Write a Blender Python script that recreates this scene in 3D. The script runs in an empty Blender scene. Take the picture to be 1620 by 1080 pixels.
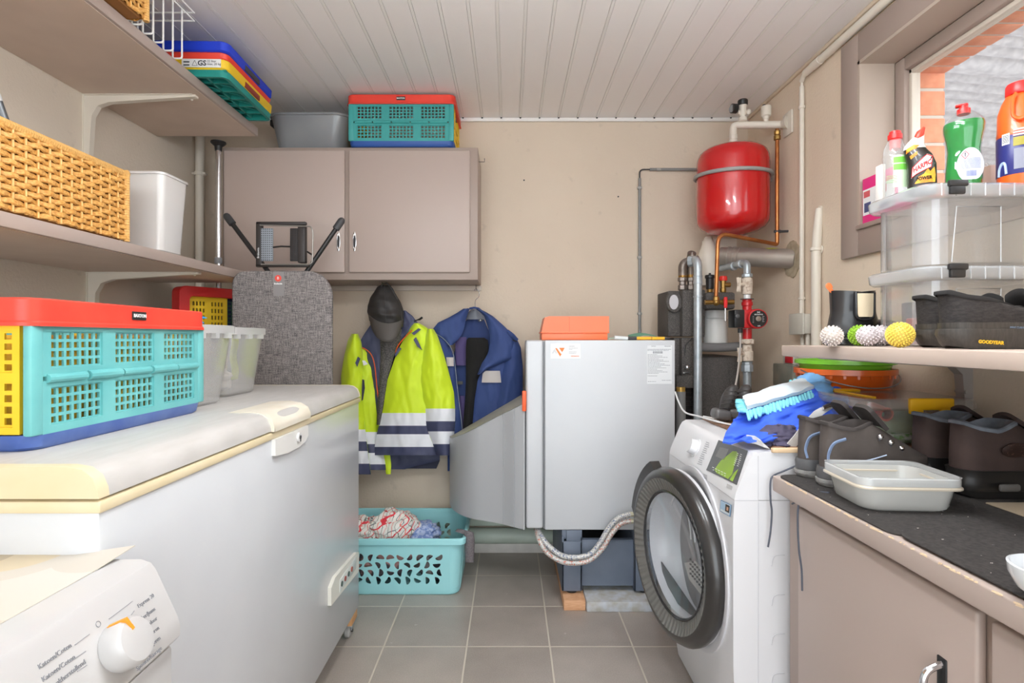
import bpy, bmesh, math, random
from mathutils import Vector, Matrix, noise
random.seed(7)
C = bpy.context.scene.collection
F, CX, CY, H = 878.0, 806.0, 534.0, 1.2      # focal length in pixels, vanishing point, eye height
XL, XR, YB, YF, ZC = -1.71, 1.34, 3.12, -2.3, 2.433   # the room
# ---------------------------------------------------------------- camera, light, exposure
cam = bpy.data.cameras.new('camera')
cam.sensor_width = 36.0
cam.lens = F * 36.0 / 1620.0
cam.shift_x = 4.0 / 1620.0
cam.shift_y = -6.0 / 1620.0
cam.clip_start = 0.02
camo = bpy.data.objects.new('camera', cam)
camo.location = (0, 0, H)
camo.rotation_euler = (math.radians(90), 0, 0)
C.objects.link(camo)
sc = bpy.context.scene
sc.camera = camo
sc.view_settings.view_transform = 'Standard'
sc.view_settings.look = 'None'
sc.view_settings.exposure = 0.29
sc.view_settings.gamma = 1.0
sc.view_settings.use_curve_mapping = False
world = bpy.data.worlds.new('sky')
sc.world = world
world.use_nodes = True
bg = world.node_tree.nodes['Background']
bg.inputs['Color'].default_value = (0.89, 0.955, 1.0, 1)
bg.inputs['Strength'].default_value = 3.7
# open garage doorway behind the camera: daylight
def area(name, loc, rot, sx, sy, power, color=(1, 1, 1)):
    l = bpy.data.lights.new(name, 'AREA')
    l.shape = 'RECTANGLE'; l.size = sx; l.size_y = sy; l.energy = power; l.color = color
    o = bpy.data.objects.new(name, l); o.location = loc; o.rotation_euler = rot
    C.objects.link(o); return o
# ---------------------------------------------------------------- helpers: projection
def at(px, py, Y):  return Vector(((px - CX) * Y / F, Y, H - (py - CY) * Y / F))
def atx(px, py, X): return at(px, py, F * X / (px - CX))
def atz(px, py, z): return at(px, py, F * (H - z) / (py - CY))
def X_(px, Y): return (px - CX) * Y / F
def Z_(py, Y): return H - (py - CY) * Y / F
def lerp(a, b, t): return a + (b - a) * t
def smooth(t): t = max(0, min(1, t)); return t * t * (3 - 2 * t)
def nz(x, y, z=0.0): return noise.noise(Vector((x, y, z)))
def interp(tab, x):
    if x <= tab[0][0]: return tab[0][1:]
    for a, b in zip(tab, tab[1:]):
        if x <= b[0]:
            t = (x - a[0]) / max(1e-9, b[0] - a[0])
            return tuple(lerp(p, q, t) for p, q in zip(a[1:], b[1:]))
    return tab[-1][1:]
# ---------------------------------------------------------------- helpers: materials
def lin(c):
    c = c / 255.0
    return c / 12.92 if c <= 0.04045 else ((c + 0.055) / 1.055) ** 2.4
def rgb(c): return (lin(c[0]), lin(c[1]), lin(c[2]), 1.0)
def NT(name):
    m = bpy.data.materials.new(name); m.use_nodes = True
    nt = m.node_tree; return m, nt, nt.nodes['Principled BSDF']
def nd(nt, t, **kw):
    n = nt.nodes.new(t)
    for k, v in kw.items(): setattr(n, k, v)
    return n
def noise_fac(nt, scale, detail=3.0, lo=0.35, hi=0.65, stretch=None, coord='Object'):
    tc = nd(nt, 'ShaderNodeTexCoord'); src = tc.outputs[coord]
    if stretch:
        mp = nd(nt, 'ShaderNodeMapping'); mp.inputs['Scale'].default_value = stretch
        nt.links.new(src, mp.inputs['Vector']); src = mp.outputs['Vector']
    n = nd(nt, 'ShaderNodeTexNoise'); n.inputs['Scale'].default_value = scale; n.inputs['Detail'].default_value = detail
    nt.links.new(src, n.inputs['Vector'])
    mr = nd(nt, 'ShaderNodeMapRange'); mr.inputs['From Min'].default_value = lo; mr.inputs['From Max'].default_value = hi
    nt.links.new(n.outputs['Fac'], mr.inputs['Value'])
    return mr.outputs['Result'], n
def M(name, col, rough=0.5, metal=0.0, col2=None, scale=20, bump=0.0, bscale=200, lo=0.35, hi=0.65, stretch=None,
      spec=0.5, coat=0.0, alpha=1.0, trans=0.0, sheen=0.0, bdist=0.002, sss=0.0):
    m, nt, b = NT(name)
    b.inputs['Base Color'].default_value = rgb(col)
    b.inputs['Roughness'].default_value = rough; b.inputs['Metallic'].default_value = metal
    b.inputs['Specular IOR Level'].default_value = spec; b.inputs['Coat Weight'].default_value = coat
    b.inputs['Alpha'].default_value = alpha; b.inputs['Transmission Weight'].default_value = trans
    b.inputs['Sheen Weight'].default_value = sheen
    if sss: b.inputs['Subsurface Weight'].default_value = sss; b.inputs['Subsurface Radius'].default_value = (0.01, 0.01, 0.01)
    if col2:
        f, _ = noise_fac(nt, scale, 4, lo, hi, stretch)
        mx = nd(nt, 'ShaderNodeMix', data_type='RGBA')
        mx.inputs['A'].default_value = rgb(col); mx.inputs['B'].default_value = rgb(col2)
        nt.links.new(f, mx.inputs['Factor']); nt.links.new(mx.outputs['Result'], b.inputs['Base Color'])
    if bump:
        tc = nd(nt, 'ShaderNodeTexCoord'); n = nd(nt, 'ShaderNodeTexNoise'); n.inputs['Scale'].default_value = bscale
        n.inputs['Detail'].default_value = 4
        nt.links.new(tc.outputs['Object'], n.inputs['Vector'])
        bp = nd(nt, 'ShaderNodeBump'); bp.inputs['Strength'].default_value = bump; bp.inputs['Distance'].default_value = bdist
        nt.links.new(n.outputs['Fac'], bp.inputs['Height']); nt.links.new(bp.outputs['Normal'], b.inputs['Normal'])
    return m
def clear_mat(name, col, haze=0.25, rough=0.15, tint=None):
    """thin clear plastic or glass: part see-through, part milky, glossy on top"""
    m, nt, b = NT(name)
    out = nt.nodes['Material Output']
    b.inputs['Base Color'].default_value = rgb(col); b.inputs['Roughness'].default_value = rough
    tr = nd(nt, 'ShaderNodeBsdfTransparent'); tr.inputs['Color'].default_value = rgb(tint or (250, 250, 250))
    mx = nd(nt, 'ShaderNodeMixShader'); mx.inputs['Fac'].default_value = haze
    gl = nd(nt, 'ShaderNodeBsdfGlossy'); gl.inputs['Roughness'].default_value = rough
    lw = nd(nt, 'ShaderNodeLayerWeight'); lw.inputs['Blend'].default_value = 0.5
    pw_ = nd(nt, 'ShaderNodeMath', operation='POWER'); pw_.inputs[1].default_value = 3.7; nt.links.new(lw.outputs['Facing'], pw_.inputs[0])
    fr = nd(nt, 'ShaderNodeMath', operation='MULTIPLY_ADD'); fr.inputs[1].default_value = 0.6; fr.inputs[2].default_value = 0.035; nt.links.new(pw_.outputs[0], fr.inputs[0])
    mx2 = nd(nt, 'ShaderNodeMixShader')
    nt.links.new(tr.outputs[0], mx.inputs[1]); nt.links.new(b.outputs[0], mx.inputs[2])
    nt.links.new(fr.outputs[0], mx2.inputs['Fac']); nt.links.new(mx.outputs[0], mx2.inputs[1]); nt.links.new(gl.outputs[0], mx2.inputs[2])
    nt.links.new(mx2.outputs[0], out.inputs['Surface'])
    return m
# ---------------------------------------------------------------- helpers: meshes
class MB:
    def __init__(s): s.v = []; s.f = []; s.m = []
    def add(s, vs, fs, mi=0):
        o = len(s.v); s.v += [Vector(v) for v in vs]
        for f in fs: s.f.append(tuple(i + o for i in f)); s.m.append(mi)
        return s
    def mark(s): return len(s.v)
    def xf(s, start, mat):
        for i in range(start, len(s.v)): s.v[i] = mat @ s.v[i]
        return s
    def box(s, x0, x1, y0, y1, z0, z1, mi=0):
        return s.add([(x0,y0,z0),(x1,y0,z0),(x1,y1,z0),(x0,y1,z0),(x0,y0,z1),(x1,y0,z1),(x1,y1,z1),(x0,y1,z1)],
                     [(0,3,2,1),(4,5,6,7),(0,1,5,4),(1,2,6,5),(2,3,7,6),(3,0,4,7)], mi)
    def bm(s, b, mi=0):
        b.verts.index_update()
        return s.add([v.co.copy() for v in b.verts], [[v.index for v in f.verts] for f in b.faces], mi)
    def rbox(s, x0, x1, y0, y1, z0, z1, r=0.005, seg=2, mi=0):
        b = bmesh.new(); bmesh.ops.create_cube(b, size=1.0)
        for v in b.verts:
            v.co = Vector((x0 + (v.co.x + .5) * (x1 - x0), y0 + (v.co.y + .5) * (y1 - y0), z0 + (v.co.z + .5) * (z1 - z0)))
        r = min(r, 0.49 * min(x1 - x0, y1 - y0, z1 - z0))
        bmesh.ops.bevel(b, geom=list(b.edges), offset=r, segments=seg, profile=0.5, affect='EDGES')
        s.bm(b, mi); b.free(); return s
    def vbox(s, x0, x1, y0, y1, z0, z1, r=0.02, seg=4, taper=0.0, mi=0, open_top=False, wall=0.0, rim=0.0):
        """box with round vertical edges, optionally tapered to the bottom and hollow"""
        def ring(ins, z, rr):
            pts = []
            a0, a1, b0, b1 = x0 + ins, x1 - ins, y0 + ins, y1 - ins
            for (cx, cy, st) in ((a1 - rr, b1 - rr, 0), (a0 + rr, b1 - rr, 90), (a0 + rr, b0 + rr, 180), (a1 - rr, b0 + rr, 270)):
                for k in range(seg + 1):
                    a = math.radians(st + 90.0 * k / seg); pts.append((cx + rr * math.cos(a), cy + rr * math.sin(a), z))
            return pts
        rings = [ring(taper, z0, r)]
        e = min(0.006, 0.2 * (z1 - z0))
        rings = [ring(taper + e, z0, r), ring(taper, z0 + e, r)]
        if open_top:
            rings += [ring(0, z1, r)]
            if rim: rings[-1:] = [ring(0, z1 - rim * 1.3, r), ring(-rim, z1 - rim * 1.3, r + rim), ring(-rim, z1, r + rim)]
            rings += [ring(wall, z1, r), ring(taper + wall, z0 + e + wall, r)]
        else:
            rings += [ring(0, z1 - e, r), ring(e, z1, r)]
        n = len(rings[0]); vs = [p for q in rings for p in q]; fs = []
        for k in range(len(rings) - 1):
            for i in range(n):
                j = (i + 1) % n; fs.append((k*n+i, k*n+j, (k+1)*n+j, (k+1)*n+i))
        fs.append(tuple(reversed(range(n)))); fs.append(tuple((len(rings)-1)*n + i for i in range(n)))
        return s.add(vs, fs, mi)
    def cyl(s, p0, p1, r0, r1=None, n=16, mi=0, cap=True):
        return s.tube([p0, p1], [r0, r0 if r1 is None else r1], n, mi=mi, cap=cap)
    def tube(s, pts, r, n=10, closed=False, cap=True, mi=0, sx=1.0, up=None):
        pts = [Vector(p) for p in pts]; N = len(pts)
        rs = r if isinstance(r, (list, tuple)) else [r] * N
        vs = []; fs = []; nrm = None
        for i, p in enumerate(pts):
            if closed: t = (pts[(i+1) % N] - pts[i-1])
            else: t = pts[min(i+1, N-1)] - pts[max(i-1, 0)]
            if t.length < 1e-9: t = Vector((0,0,1))
            t.normalize()
            if nrm is None:
                a = Vector(up) if up else (Vector((0,0,1)) if abs(t.z) < 0.9 else Vector((1,0,0)))
                nrm = (a - t * a.dot(t)).normalized()
            else:
                nrm = (nrm - t * nrm.dot(t))
                if nrm.length < 1e-6: nrm = t.orthogonal()
                nrm.normalize()
            bn = t.cross(nrm)
            for k in range(n):
                a = 2 * math.pi * k / n
                vs.append(p + nrm * (math.cos(a) * rs[i]) + bn * (math.sin(a) * rs[i] * sx))
        for i in range(N if closed else N - 1):
            j = (i + 1) % N
            for k in range(n):
                l = (k + 1) % n; fs.append((i*n+k, i*n+l, j*n+l, j*n+k))
        if cap and not closed:
            fs.append(tuple(reversed(range(n)))); fs.append(tuple((N-1)*n + k for k in range(n)))
        return s.add(vs, fs, mi)
    def lathe(s, prof, c=(0,0,0), n=32, mat=None, mi=0, cap=True, sx=1.0, sy=1.0, mis=None):
        """prof: (radius, z) from the bottom up, round the local Z axis"""
        o = len(s.v); vs = []; K = len(prof)
        for (r, z) in prof:
            for k in range(n):
                a = 2 * math.pi * k / n; vs.append(Vector((r * math.cos(a) * sx, r * math.sin(a) * sy, z)))
        M4 = Matrix.Translation(Vector(c)) @ (mat if mat is not None else Matrix.Identity(4))
        vs = [M4 @ v for v in vs]
        for i in range(K - 1):
            fs = [(i*n+k, i*n+(k+1) % n, (i+1)*n+(k+1) % n, (i+1)*n+k) for k in range(n)]
            for f in fs: s.f.append(tuple(q + o for q in f)); s.m.append(mis[i] if mis else mi)
        s.v += vs
        if cap:
            s.f.append(tuple(o + k for k in reversed(range(n)))); s.m.append(mis[0] if mis else mi)
            s.f.append(tuple(o + (K-1)*n + k for k in range(n))); s.m.append(mis[-1] if mis else mi)
        return s
    def prism(s, poly, axis, a, b, mi=0):
        """extrude a polygon: axis 'X' -> poly in (y,z), 'Y' -> (x,z), 'Z' -> (x,y)"""
        def mk(p, t): return {'X': (t, p[0], p[1]), 'Y': (p[0], t, p[1]), 'Z': (p[0], p[1], t)}[axis]
        n = len(poly); vs = [mk(p, a) for p in poly] + [mk(p, b) for p in poly]
        fs = [tuple(reversed(range(n))), tuple(range(n, 2*n))] + [(i, (i+1) % n, n+(i+1) % n, n+i) for i in range(n)]
        return s.add(vs, fs, mi)
    def surf(s, fn, nu, nv, mi=0, th=0.0, wrap=False, mfn=None):
        """fn(u,v) -> point; th > 0 gives the sheet a second side"""
        P = [[Vector(fn(i / nu, j / nv)) for j in range(nv + 1)] for i in range(nu + 1)]
        vs = [p for row in P for p in row]; w = nv + 1
        def mm(i, j): return mfn((i + .5) / nu, (j + .5) / nv) if mfn else mi
        o = len(s.v); s.v += vs
        for i in range(nu):
            for j in range(nv):
                s.f.append((o+i*w+j, o+(i+1)*w+j, o+(i+1)*w+j+1, o+i*w+j+1)); s.m.append(mm(i, j))
        if th:
            o2 = len(s.v)
            for i in range(nu + 1):
                for j in range(nv + 1):
                    du = P[min(i+1, nu)][j] - P[max(i-1, 0)][j]; dv = P[i][min(j+1, nv)] - P[i][max(j-1, 0)]
                    n = du.cross(dv)
                    n = n.normalized() if n.length > 1e-12 else Vector((0, 0, 1))
                    s.v.append(P[i][j] - n * th)
            for i in range(nu):
                for j in range(nv):
                    s.f.append((o2+i*w+j+1, o2+(i+1)*w+j+1, o2+(i+1)*w+j, o2+i*w+j)); s.m.append(mm(i, j))
            for i in range(nu):
                for j in (0, nv):
                    a, b = i*w+j, (i+1)*w+j; s.f.append((o+b, o+a, o2+a, o2+b) if j == 0 else (o+a, o+b, o2+b, o2+a)); s.m.append(mm(i, min(j, nv-1)))
            for j in range(nv):
                for i in (0, nu):
                    a, b = i*w+j, i*w+j+1; s.f.append((o+a, o+b, o2+b, o2+a) if i == 0 else (o+b, o+a, o2+a, o2+b)); s.m.append(mm(min(i, nu-1), j))
        return s
    def sphere(s, c, r, nu=20, nv=12, sc=(1,1,1), mi=0):
        prof = [(max(1e-4, r * math.sin(math.pi * j / nv)), -r * math.cos(math.pi * j / nv)) for j in range(nv + 1)]
        return s.lathe(prof, c, nu, Matrix.Diagonal((sc[0], sc[1], sc[2], 1)), mi)
    def build(s, name, mats, parent=None, local=False, ang=35, flat=False, origin=None):
        me = bpy.data.meshes.new(name)
        if origin is None and parent is None and s.v:
            xs = [v.x for v in s.v]; ys = [v.y for v in s.v]
            origin = Vector(((min(xs)+max(xs))/2, (min(ys)+max(ys))/2, min(v.z for v in s.v)))
        if parent is not None and not local and origin is None:
            origin = wloc(parent)
        off = Vector(origin) if origin is not None else Vector((0,0,0))
        me.from_pydata([v - off for v in s.v], [], s.f)
        for m in (mats if isinstance(mats, (list, tuple)) else [mats]): me.materials.append(m)
        me.polygons.foreach_set('material_index', s.m)
        me.validate()
        if not flat:
            me.polygons.foreach_set('use_smooth', [True] * len(me.polygons))
            me.set_sharp_from_angle(angle=math.radians(ang))
        me.update()
        o = bpy.data.objects.new(name, me); C.objects.link(o)
        if parent is not None: o.parent = parent
        else: o.location = off
        return o
def wloc(o):
    p = Vector((0,0,0))
    while o is not None: p += o.location; o = o.parent
    return p
def tag(o, label=None, cat=None, group=None, kind=None):
    if label: o['label'] = label
    if cat: o['category'] = cat
    if group: o['group'] = group
    if kind: o['kind'] = kind
    return o
def thing(name, loc, label, cat, group=None, rz=0.0, rot=None):
    o = bpy.data.objects.new(name, None); o.empty_display_size = 0.05; C.objects.link(o)
    o.location = loc; o.rotation_euler = rot if rot else (0, 0, rz)
    return tag(o, label, cat, group)
def struct(o): o['kind'] = 'structure'; return o
def copy_tree(o, parent=None):
    c = o.copy(); C.objects.link(c)
    if parent is not None: c.parent = parent
    for ch in list(o.children): copy_tree(ch, c)
    return c
def curve_mesh(cu):
    ob = bpy.data.objects.new('tmp', cu); C.objects.link(ob)
    dg = bpy.context.evaluated_depsgraph_get(); dg.update()
    me = bpy.data.meshes.new_from_object(ob.evaluated_get(dg))
    vs = [v.co.copy() for v in me.vertices]; fs = [tuple(p.vertices) for p in me.polygons]
    bpy.data.objects.remove(ob); bpy.data.curves.remove(cu); bpy.data.meshes.remove(me)
    return vs, fs
def put_text(mb, txt, org, u, v, size, th=0.0004, align='CENTER', mi=0, bold=0.0, sx=1.0):
    """flat lettering: org = middle of the line, u along, v up"""
    cu = bpy.data.curves.new('t', 'FONT'); cu.body = txt; cu.size = size; cu.align_x = align; cu.align_y = 'CENTER'
    cu.extrude = th; cu.offset = bold; cu.resolution_u = 2
    vs, fs = curve_mesh(cu); u = Vector(u).normalized(); v = Vector(v).normalized(); w = u.cross(v); org = Vector(org)
    return mb.add([org + u * (p.x * sx) + v * p.y + w * p.z for p in vs], fs, mi)
def plate(outer, holes, th):
    """flat plate in XY with holes, extruded +-th/2 in Z"""
    cu = bpy.data.curves.new('p', 'CURVE'); cu.dimensions = '2D'; cu.fill_mode = 'BOTH'; cu.extrude = th / 2
    for poly in [outer] + holes:
        sp = cu.splines.new('POLY'); sp.points.add(len(poly) - 1)
        for i, p in enumerate(poly): sp.points[i].co = (p[0], p[1], 0, 1)
        sp.use_cyclic_u = True
    return curve_mesh(cu)
def arc(c, r, a0, a1, n, u=(1,0,0), v=(0,0,1)):
    c = Vector(c); u = Vector(u); v = Vector(v)
    return [c + u * (r * math.cos(math.radians(lerp(a0, a1, k/n)))) + v * (r * math.sin(math.radians(lerp(a0, a1, k/n)))) for k in range(n+1)]
def bend(pts, r=0.04, n=6):
    """polyline with rounded corners"""
    pts = [Vector(p) for p in pts]; out = [pts[0]]
    for a, b, c in zip(pts, pts[1:], pts[2:]):
        d0 = (a - b); d1 = (c - b); q = min(r, d0.length * .48, d1.length * .48)
        p0 = b + d0.normalized() * q; p1 = b + d1.normalized() * q
        for k in range(n + 1):
            t = k / n; out.append(p0 * (1-t)**2 + b * (2*t*(1-t)) + p1 * t**2)
    out.append(pts[-1]); return out
def spline(pts, n=8):
    """smooth curve through the points"""
    pts = [Vector(p) for p in pts]; out = []
    P = [pts[0]*2 - pts[1]] + pts + [pts[-1]*2 - pts[-2]]
    for i in range(1, len(P) - 2):
        for k in range(n):
            t = k / n; a, b, c, d = P[i-1], P[i], P[i+1], P[i+2]
            out.append(0.5 * ((2*b) + (c-a)*t + (2*a-5*b+4*c-d)*t*t + (3*b-a-3*c+d)*t**3))
    out.append(pts[-1]); return out
# ---------------------------------------------------------------- common materials
def wall_mat(name, a, b):
    m, nt, p = NT(name)
    f, _ = noise_fac(nt, 1.6, 5, 0.3, 0.7)
    mx = nd(nt, 'ShaderNodeMix', data_type='RGBA'); mx.inputs['A'].default_value = rgb(a); mx.inputs['B'].default_value = rgb(b)
    nt.links.new(f, mx.inputs['Factor'])
    f2, _ = noise_fac(nt, 14, 6, 0.66, 0.76)
    mx2 = nd(nt, 'ShaderNodeMix', data_type='RGBA'); mx2.inputs['B'].default_value = rgb(tuple(int(c * .9) for c in b))
    ml = nd(nt, 'ShaderNodeMath', operation='MULTIPLY'); ml.inputs[1].default_value = 0.5
    nt.links.new(f2, ml.inputs[0]); nt.links.new(ml.outputs[0], mx2.inputs['Factor'])
    nt.links.new(mx.outputs['Result'], mx2.inputs['A']); nt.links.new(mx2.outputs['Result'], p.inputs['Base Color'])
    p.inputs['Roughness'].default_value = 0.85
    tc = nd(nt, 'ShaderNodeTexCoord'); n = nd(nt, 'ShaderNodeTexNoise'); n.inputs['Scale'].default_value = 90; n.inputs['Detail'].default_value = 5
    nt.links.new(tc.outputs['Object'], n.inputs['Vector'])
    bp = nd(nt, 'ShaderNodeBump'); bp.inputs['Strength'].default_value = 0.35; bp.inputs['Distance'].default_value = 0.004
    nt.links.new(n.outputs['Fac'], bp.inputs['Height']); nt.links.new(bp.outputs['Normal'], p.inputs['Normal'])
    return m
m_wall = wall_mat('painted_plaster', (222, 206, 187), (215, 199, 180))
m_wallR = wall_mat('painted_concrete', (232, 215, 194), (222, 204, 183))
m_wallL = wall_mat('painted_plaster_side', (222, 210, 194), (214, 202, 187))
m_taupe = M('taupe_paint', (182, 165, 156), 0.42, bump=0.15, bscale=60, bdist=0.001)
m_taupe2 = M('taupe_frame_paint', (165, 148, 138), 0.45, bump=0.1, bscale=60, bdist=0.001)
m_shelf = M('shelf_underside_lightened', (218, 198, 183), 0.6, col2=(212, 192, 177), scale=6)  # underside colour lightened to stand in for missing bounce light
m_pipe = M('cream_pipe_paint', (226, 218, 205), 0.45)
m_white = M('white_enamel', (232, 232, 232), 0.3, coat=0.2)
m_chrome = M('chrome', (215, 215, 218), 0.18, 1.0)
m_galv = M('galvanised_steel', (186, 193, 198), 0.38, 0.5, col2=(168, 176, 182), scale=30)
m_black = M('black_plastic', (34, 33, 34), 0.42)
m_dark = M('dark_grey', (62, 62, 64), 0.5)
m_wood = M('pine_wood', (222, 172, 122), 0.6, col2=(203, 150, 100), scale=8, stretch=(2, 2, 22))
m_ink = M('print_ink', (70, 72, 78), 0.7)
m_paper = M('white_sticker', (240, 240, 240), 0.5)

# floor: square ceramic tiles with pale grout (world position pattern)
def floor_mat():
    m, nt, b = NT('floor_tiles')
    g = nd(nt, 'ShaderNodeNewGeometry'); sp = nd(nt, 'ShaderNodeSeparateXYZ'); nt.links.new(g.outputs['Position'], sp.inputs[0])
    def edge(sock, off, size=0.3225):
        a = nd(nt, 'ShaderNodeMath', operation='SUBTRACT'); nt.links.new(sock, a.inputs[0]); a.inputs[1].default_value = off
        d = nd(nt, 'ShaderNodeMath', operation='DIVIDE'); nt.links.new(a.outputs[0], d.inputs[0]); d.inputs[1].default_value = size
        fl = nd(nt, 'ShaderNodeMath', operation='FLOOR'); nt.links.new(d.outputs[0], fl.inputs[0])
        fr = nd(nt, 'ShaderNodeMath', operation='FRACT'); nt.links.new(d.outputs[0], fr.inputs[0])
        h = nd(nt, 'ShaderNodeMath', operation='SUBTRACT'); nt.links.new(fr.outputs[0], h.inputs[0]); h.inputs[1].default_value = 0.5
        ab = nd(nt, 'ShaderNodeMath', operation='ABSOLUTE'); nt.links.new(h.outputs[0], ab.inputs[0])
        return ab.outputs[0], fl.outputs[0]
    ex, ix = edge(sp.outputs['X'], -0.166 - 3.225); ey, iy = edge(sp.outputs['Y'], 2.479 - 6.45)
    mxm = nd(nt, 'ShaderNodeMath', operation='MAXIMUM'); nt.links.new(ex, mxm.inputs[0]); nt.links.new(ey, mxm.inputs[1])
    gr = nd(nt, 'ShaderNodeMapRange'); gr.inputs['From Min'].default_value = 0.4885; gr.inputs['From Max'].default_value = 0.4915
    nt.links.new(mxm.outputs[0], gr.inputs['Value'])
    cmb = nd(nt, 'ShaderNodeCombineXYZ'); nt.links.new(ix, cmb.inputs[0]); nt.links.new(iy, cmb.inputs[1])
    wn = nd(nt, 'ShaderNodeTexWhiteNoise', noise_dimensions='2D'); nt.links.new(cmb.outputs[0], wn.inputs['Vector'])
    n1 = nd(nt, 'ShaderNodeTexNoise'); n1.inputs['Scale'].default_value = 260; n1.inputs['Detail'].default_value = 2; nt.links.new(g.outputs['Position'], n1.inputs['Vector'])
    n2 = nd(nt, 'ShaderNodeTexNoise'); n2.inputs['Scale'].default_value = 5; n2.inputs['Detail'].default_value = 6; nt.links.new(g.outputs['Position'], n2.inputs['Vector'])
    s1 = nd(nt, 'ShaderNodeMath', operation='ADD'); nt.links.new(n1.outputs['Fac'], s1.inputs[0]); nt.links.new(n2.outputs['Fac'], s1.inputs[1])
    s2 = nd(nt, 'ShaderNodeMath', operation='MULTIPLY_ADD'); nt.links.new(wn.outputs['Value'], s2.inputs[0]); s2.inputs[1].default_value = 0.22; nt.links.new(s1.outputs[0], s2.inputs[2])
    mr = nd(nt, 'ShaderNodeMapRange'); mr.inputs['From Min'].default_value = 0.7; mr.inputs['From Max'].default_value = 1.5; nt.links.new(s2.outputs[0], mr.inputs['Value'])
    c1 = nd(nt, 'ShaderNodeMix', data_type='RGBA'); c1.inputs['A'].default_value = rgb((150, 141, 133)); c1.inputs['B'].default_value = rgb((182, 172, 163)); nt.links.new(mr.outputs[0], c1.inputs['Factor'])
    # white scuffs
    n3 = nd(nt, 'ShaderNodeTexNoise'); n3.inputs['Scale'].default_value = 29; n3.inputs['Detail'].default_value = 8; nt.links.new(g.outputs['Position'], n3.inputs['Vector'])
    m3 = nd(nt, 'ShaderNodeMapRange'); m3.inputs['From Min'].default_value = 0.70; m3.inputs['From Max'].default_value = 0.80; nt.links.new(n3.outputs['Fac'], m3.inputs['Value'])
    c2 = nd(nt, 'ShaderNodeMix', data_type='RGBA'); c2.inputs['B'].default_value = rgb((205, 200, 196)); nt.links.new(m3.outputs[0], c2.inputs['Factor']); nt.links.new(c1.outputs['Result'], c2.inputs['A'])
    c3 = nd(nt, 'ShaderNodeMix', data_type='RGBA'); c3.inputs['B'].default_value = rgb((206, 198, 184)); nt.links.new(gr.outputs[0], c3.inputs['Factor']); nt.links.new(c2.outputs['Result'], c3.inputs['A'])
    nt.links.new(c3.outputs['Result'], b.inputs['Base Color'])
    rg = nd(nt, 'ShaderNodeMapRange'); rg.inputs['To Min'].default_value = 0.33; rg.inputs['To Max'].default_value = 0.8; nt.links.new(gr.outputs[0], rg.inputs['Value']); nt.links.new(rg.outputs[0], b.inputs['Roughness'])
    bp = nd(nt, 'ShaderNodeBump'); bp.invert = True; bp.inputs['Strength'].default_value = 0.5; bp.inputs['Distance'].default_value = 0.002
    nt.links.new(gr.outputs[0], bp.inputs['Height']); nt.links.new(bp.outputs['Normal'], b.inputs['Normal'])
    return m
struct(MB().box(XL-.1, XR+.1, YF, YB+.1, -0.1, 0).build('floor', floor_mat()))
# walls
struct(MB().box(XL-.1, XR+.1, YB, YB+.12, 0, ZC+.02).build('wall_back', m_wall))
struct(MB().box(XL-.1, XL, YF, YB, 0, ZC+.02).build('wall_left', m_wallL))
# window opening in the right wall: y from WY0 to WY1, z from WZ0 to WZ1
WY0, WY1, WZ0, WZ1 = 0.55, 2.105, 1.618, 2.245
WT = 0.27
mb = MB()
mb.box(XR, XR+WT, YF, WY0, 0, ZC+.02); mb.box(XR, XR+WT, WY1, YB, 0, ZC+.02)
mb.box(XR, XR+WT, WY0, WY1, 0, WZ0); mb.box(XR, XR+WT, WY0, WY1, WZ1, ZC+.02)
struct(mb.build('wall_right', m_wallR))
# ceiling: narrow tongue and groove panels running away from the camera
m_ceil = M('ceiling_panel', (244, 240, 239), 0.42)
m_ceilg = M('ceiling_bead', (240, 237, 234), 0.4)
pw = 0.107; mb = MB(); x = -0.046 - pw * 16
while x < XR + 0.1:
    a = max(x + 0.007, XL - .05); b = min(x + pw - 0.007, XR + .05)
    if b > a: mb.box(a, b, YF, YB, ZC, ZC + 0.02)
    if XL - .05 < x < XR + .05:
        mb.box(x - 0.008, x + 0.008, YF, YB, ZC + 0.0035, ZC + 0.022, 1)
        mb.box(x - 0.0055, x + 0.0055, YF, YB, ZC - 0.001, ZC + 0.012, 1)
    x += pw
mb.box(XL-.1, XR+WT, YF, YB+.12, ZC + 0.02, ZC + 0.1)
struct(mb.build('ceiling', [m_ceil, m_ceilg]))
mb = MB(); mb.rbox(XL, XR, YB - 0.016, YB, ZC - 0.022, ZC, 0.006, 2)
x = -0.046 - pw * 15
while x < XR:
    mb.cyl((x, YB - 0.018, ZC - 0.004), (x, YB - 0.010, ZC - 0.004), 0.005, n=8, mi=1); x += pw
struct(mb.build('trim_1', [m_ceilg, m_dark]))
struct(MB().rbox(XR - 0.014, XR, YF, YB - 0.016, ZC - 0.018, ZC, 0.005, 2).build('trim_2', m_wallR))
# plinth along the back wall and the pale pipe above it
struct(MB().rbox(-0.75, XR, YB - 0.03, YB, 0.0, 0.055, 0.006, 2).build('baseboard_back', M('skirting_white', (224, 218, 212), 0.6, col2=(210, 204, 198), scale=14)))
m_green = M('pale_green_paint', (206, 216, 203), 0.5, col2=(196, 207, 194), scale=8)
t = thing('drain_pipe', (0, YB - .05, 0.10), 'pale green pipe running along the foot of the back wall', 'pipe')
MB().cyl((-0.72, YB - .048, 0.105), (XR - .3, YB - .048, 0.105), 0.042, n=20).build('pipe', m_green, t)
MB().rbox(-0.72, XR - .3, YB - .035, YB, 0.15, 0.20, 0.012, 2).build('cover_strip', m_green, t)

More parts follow.
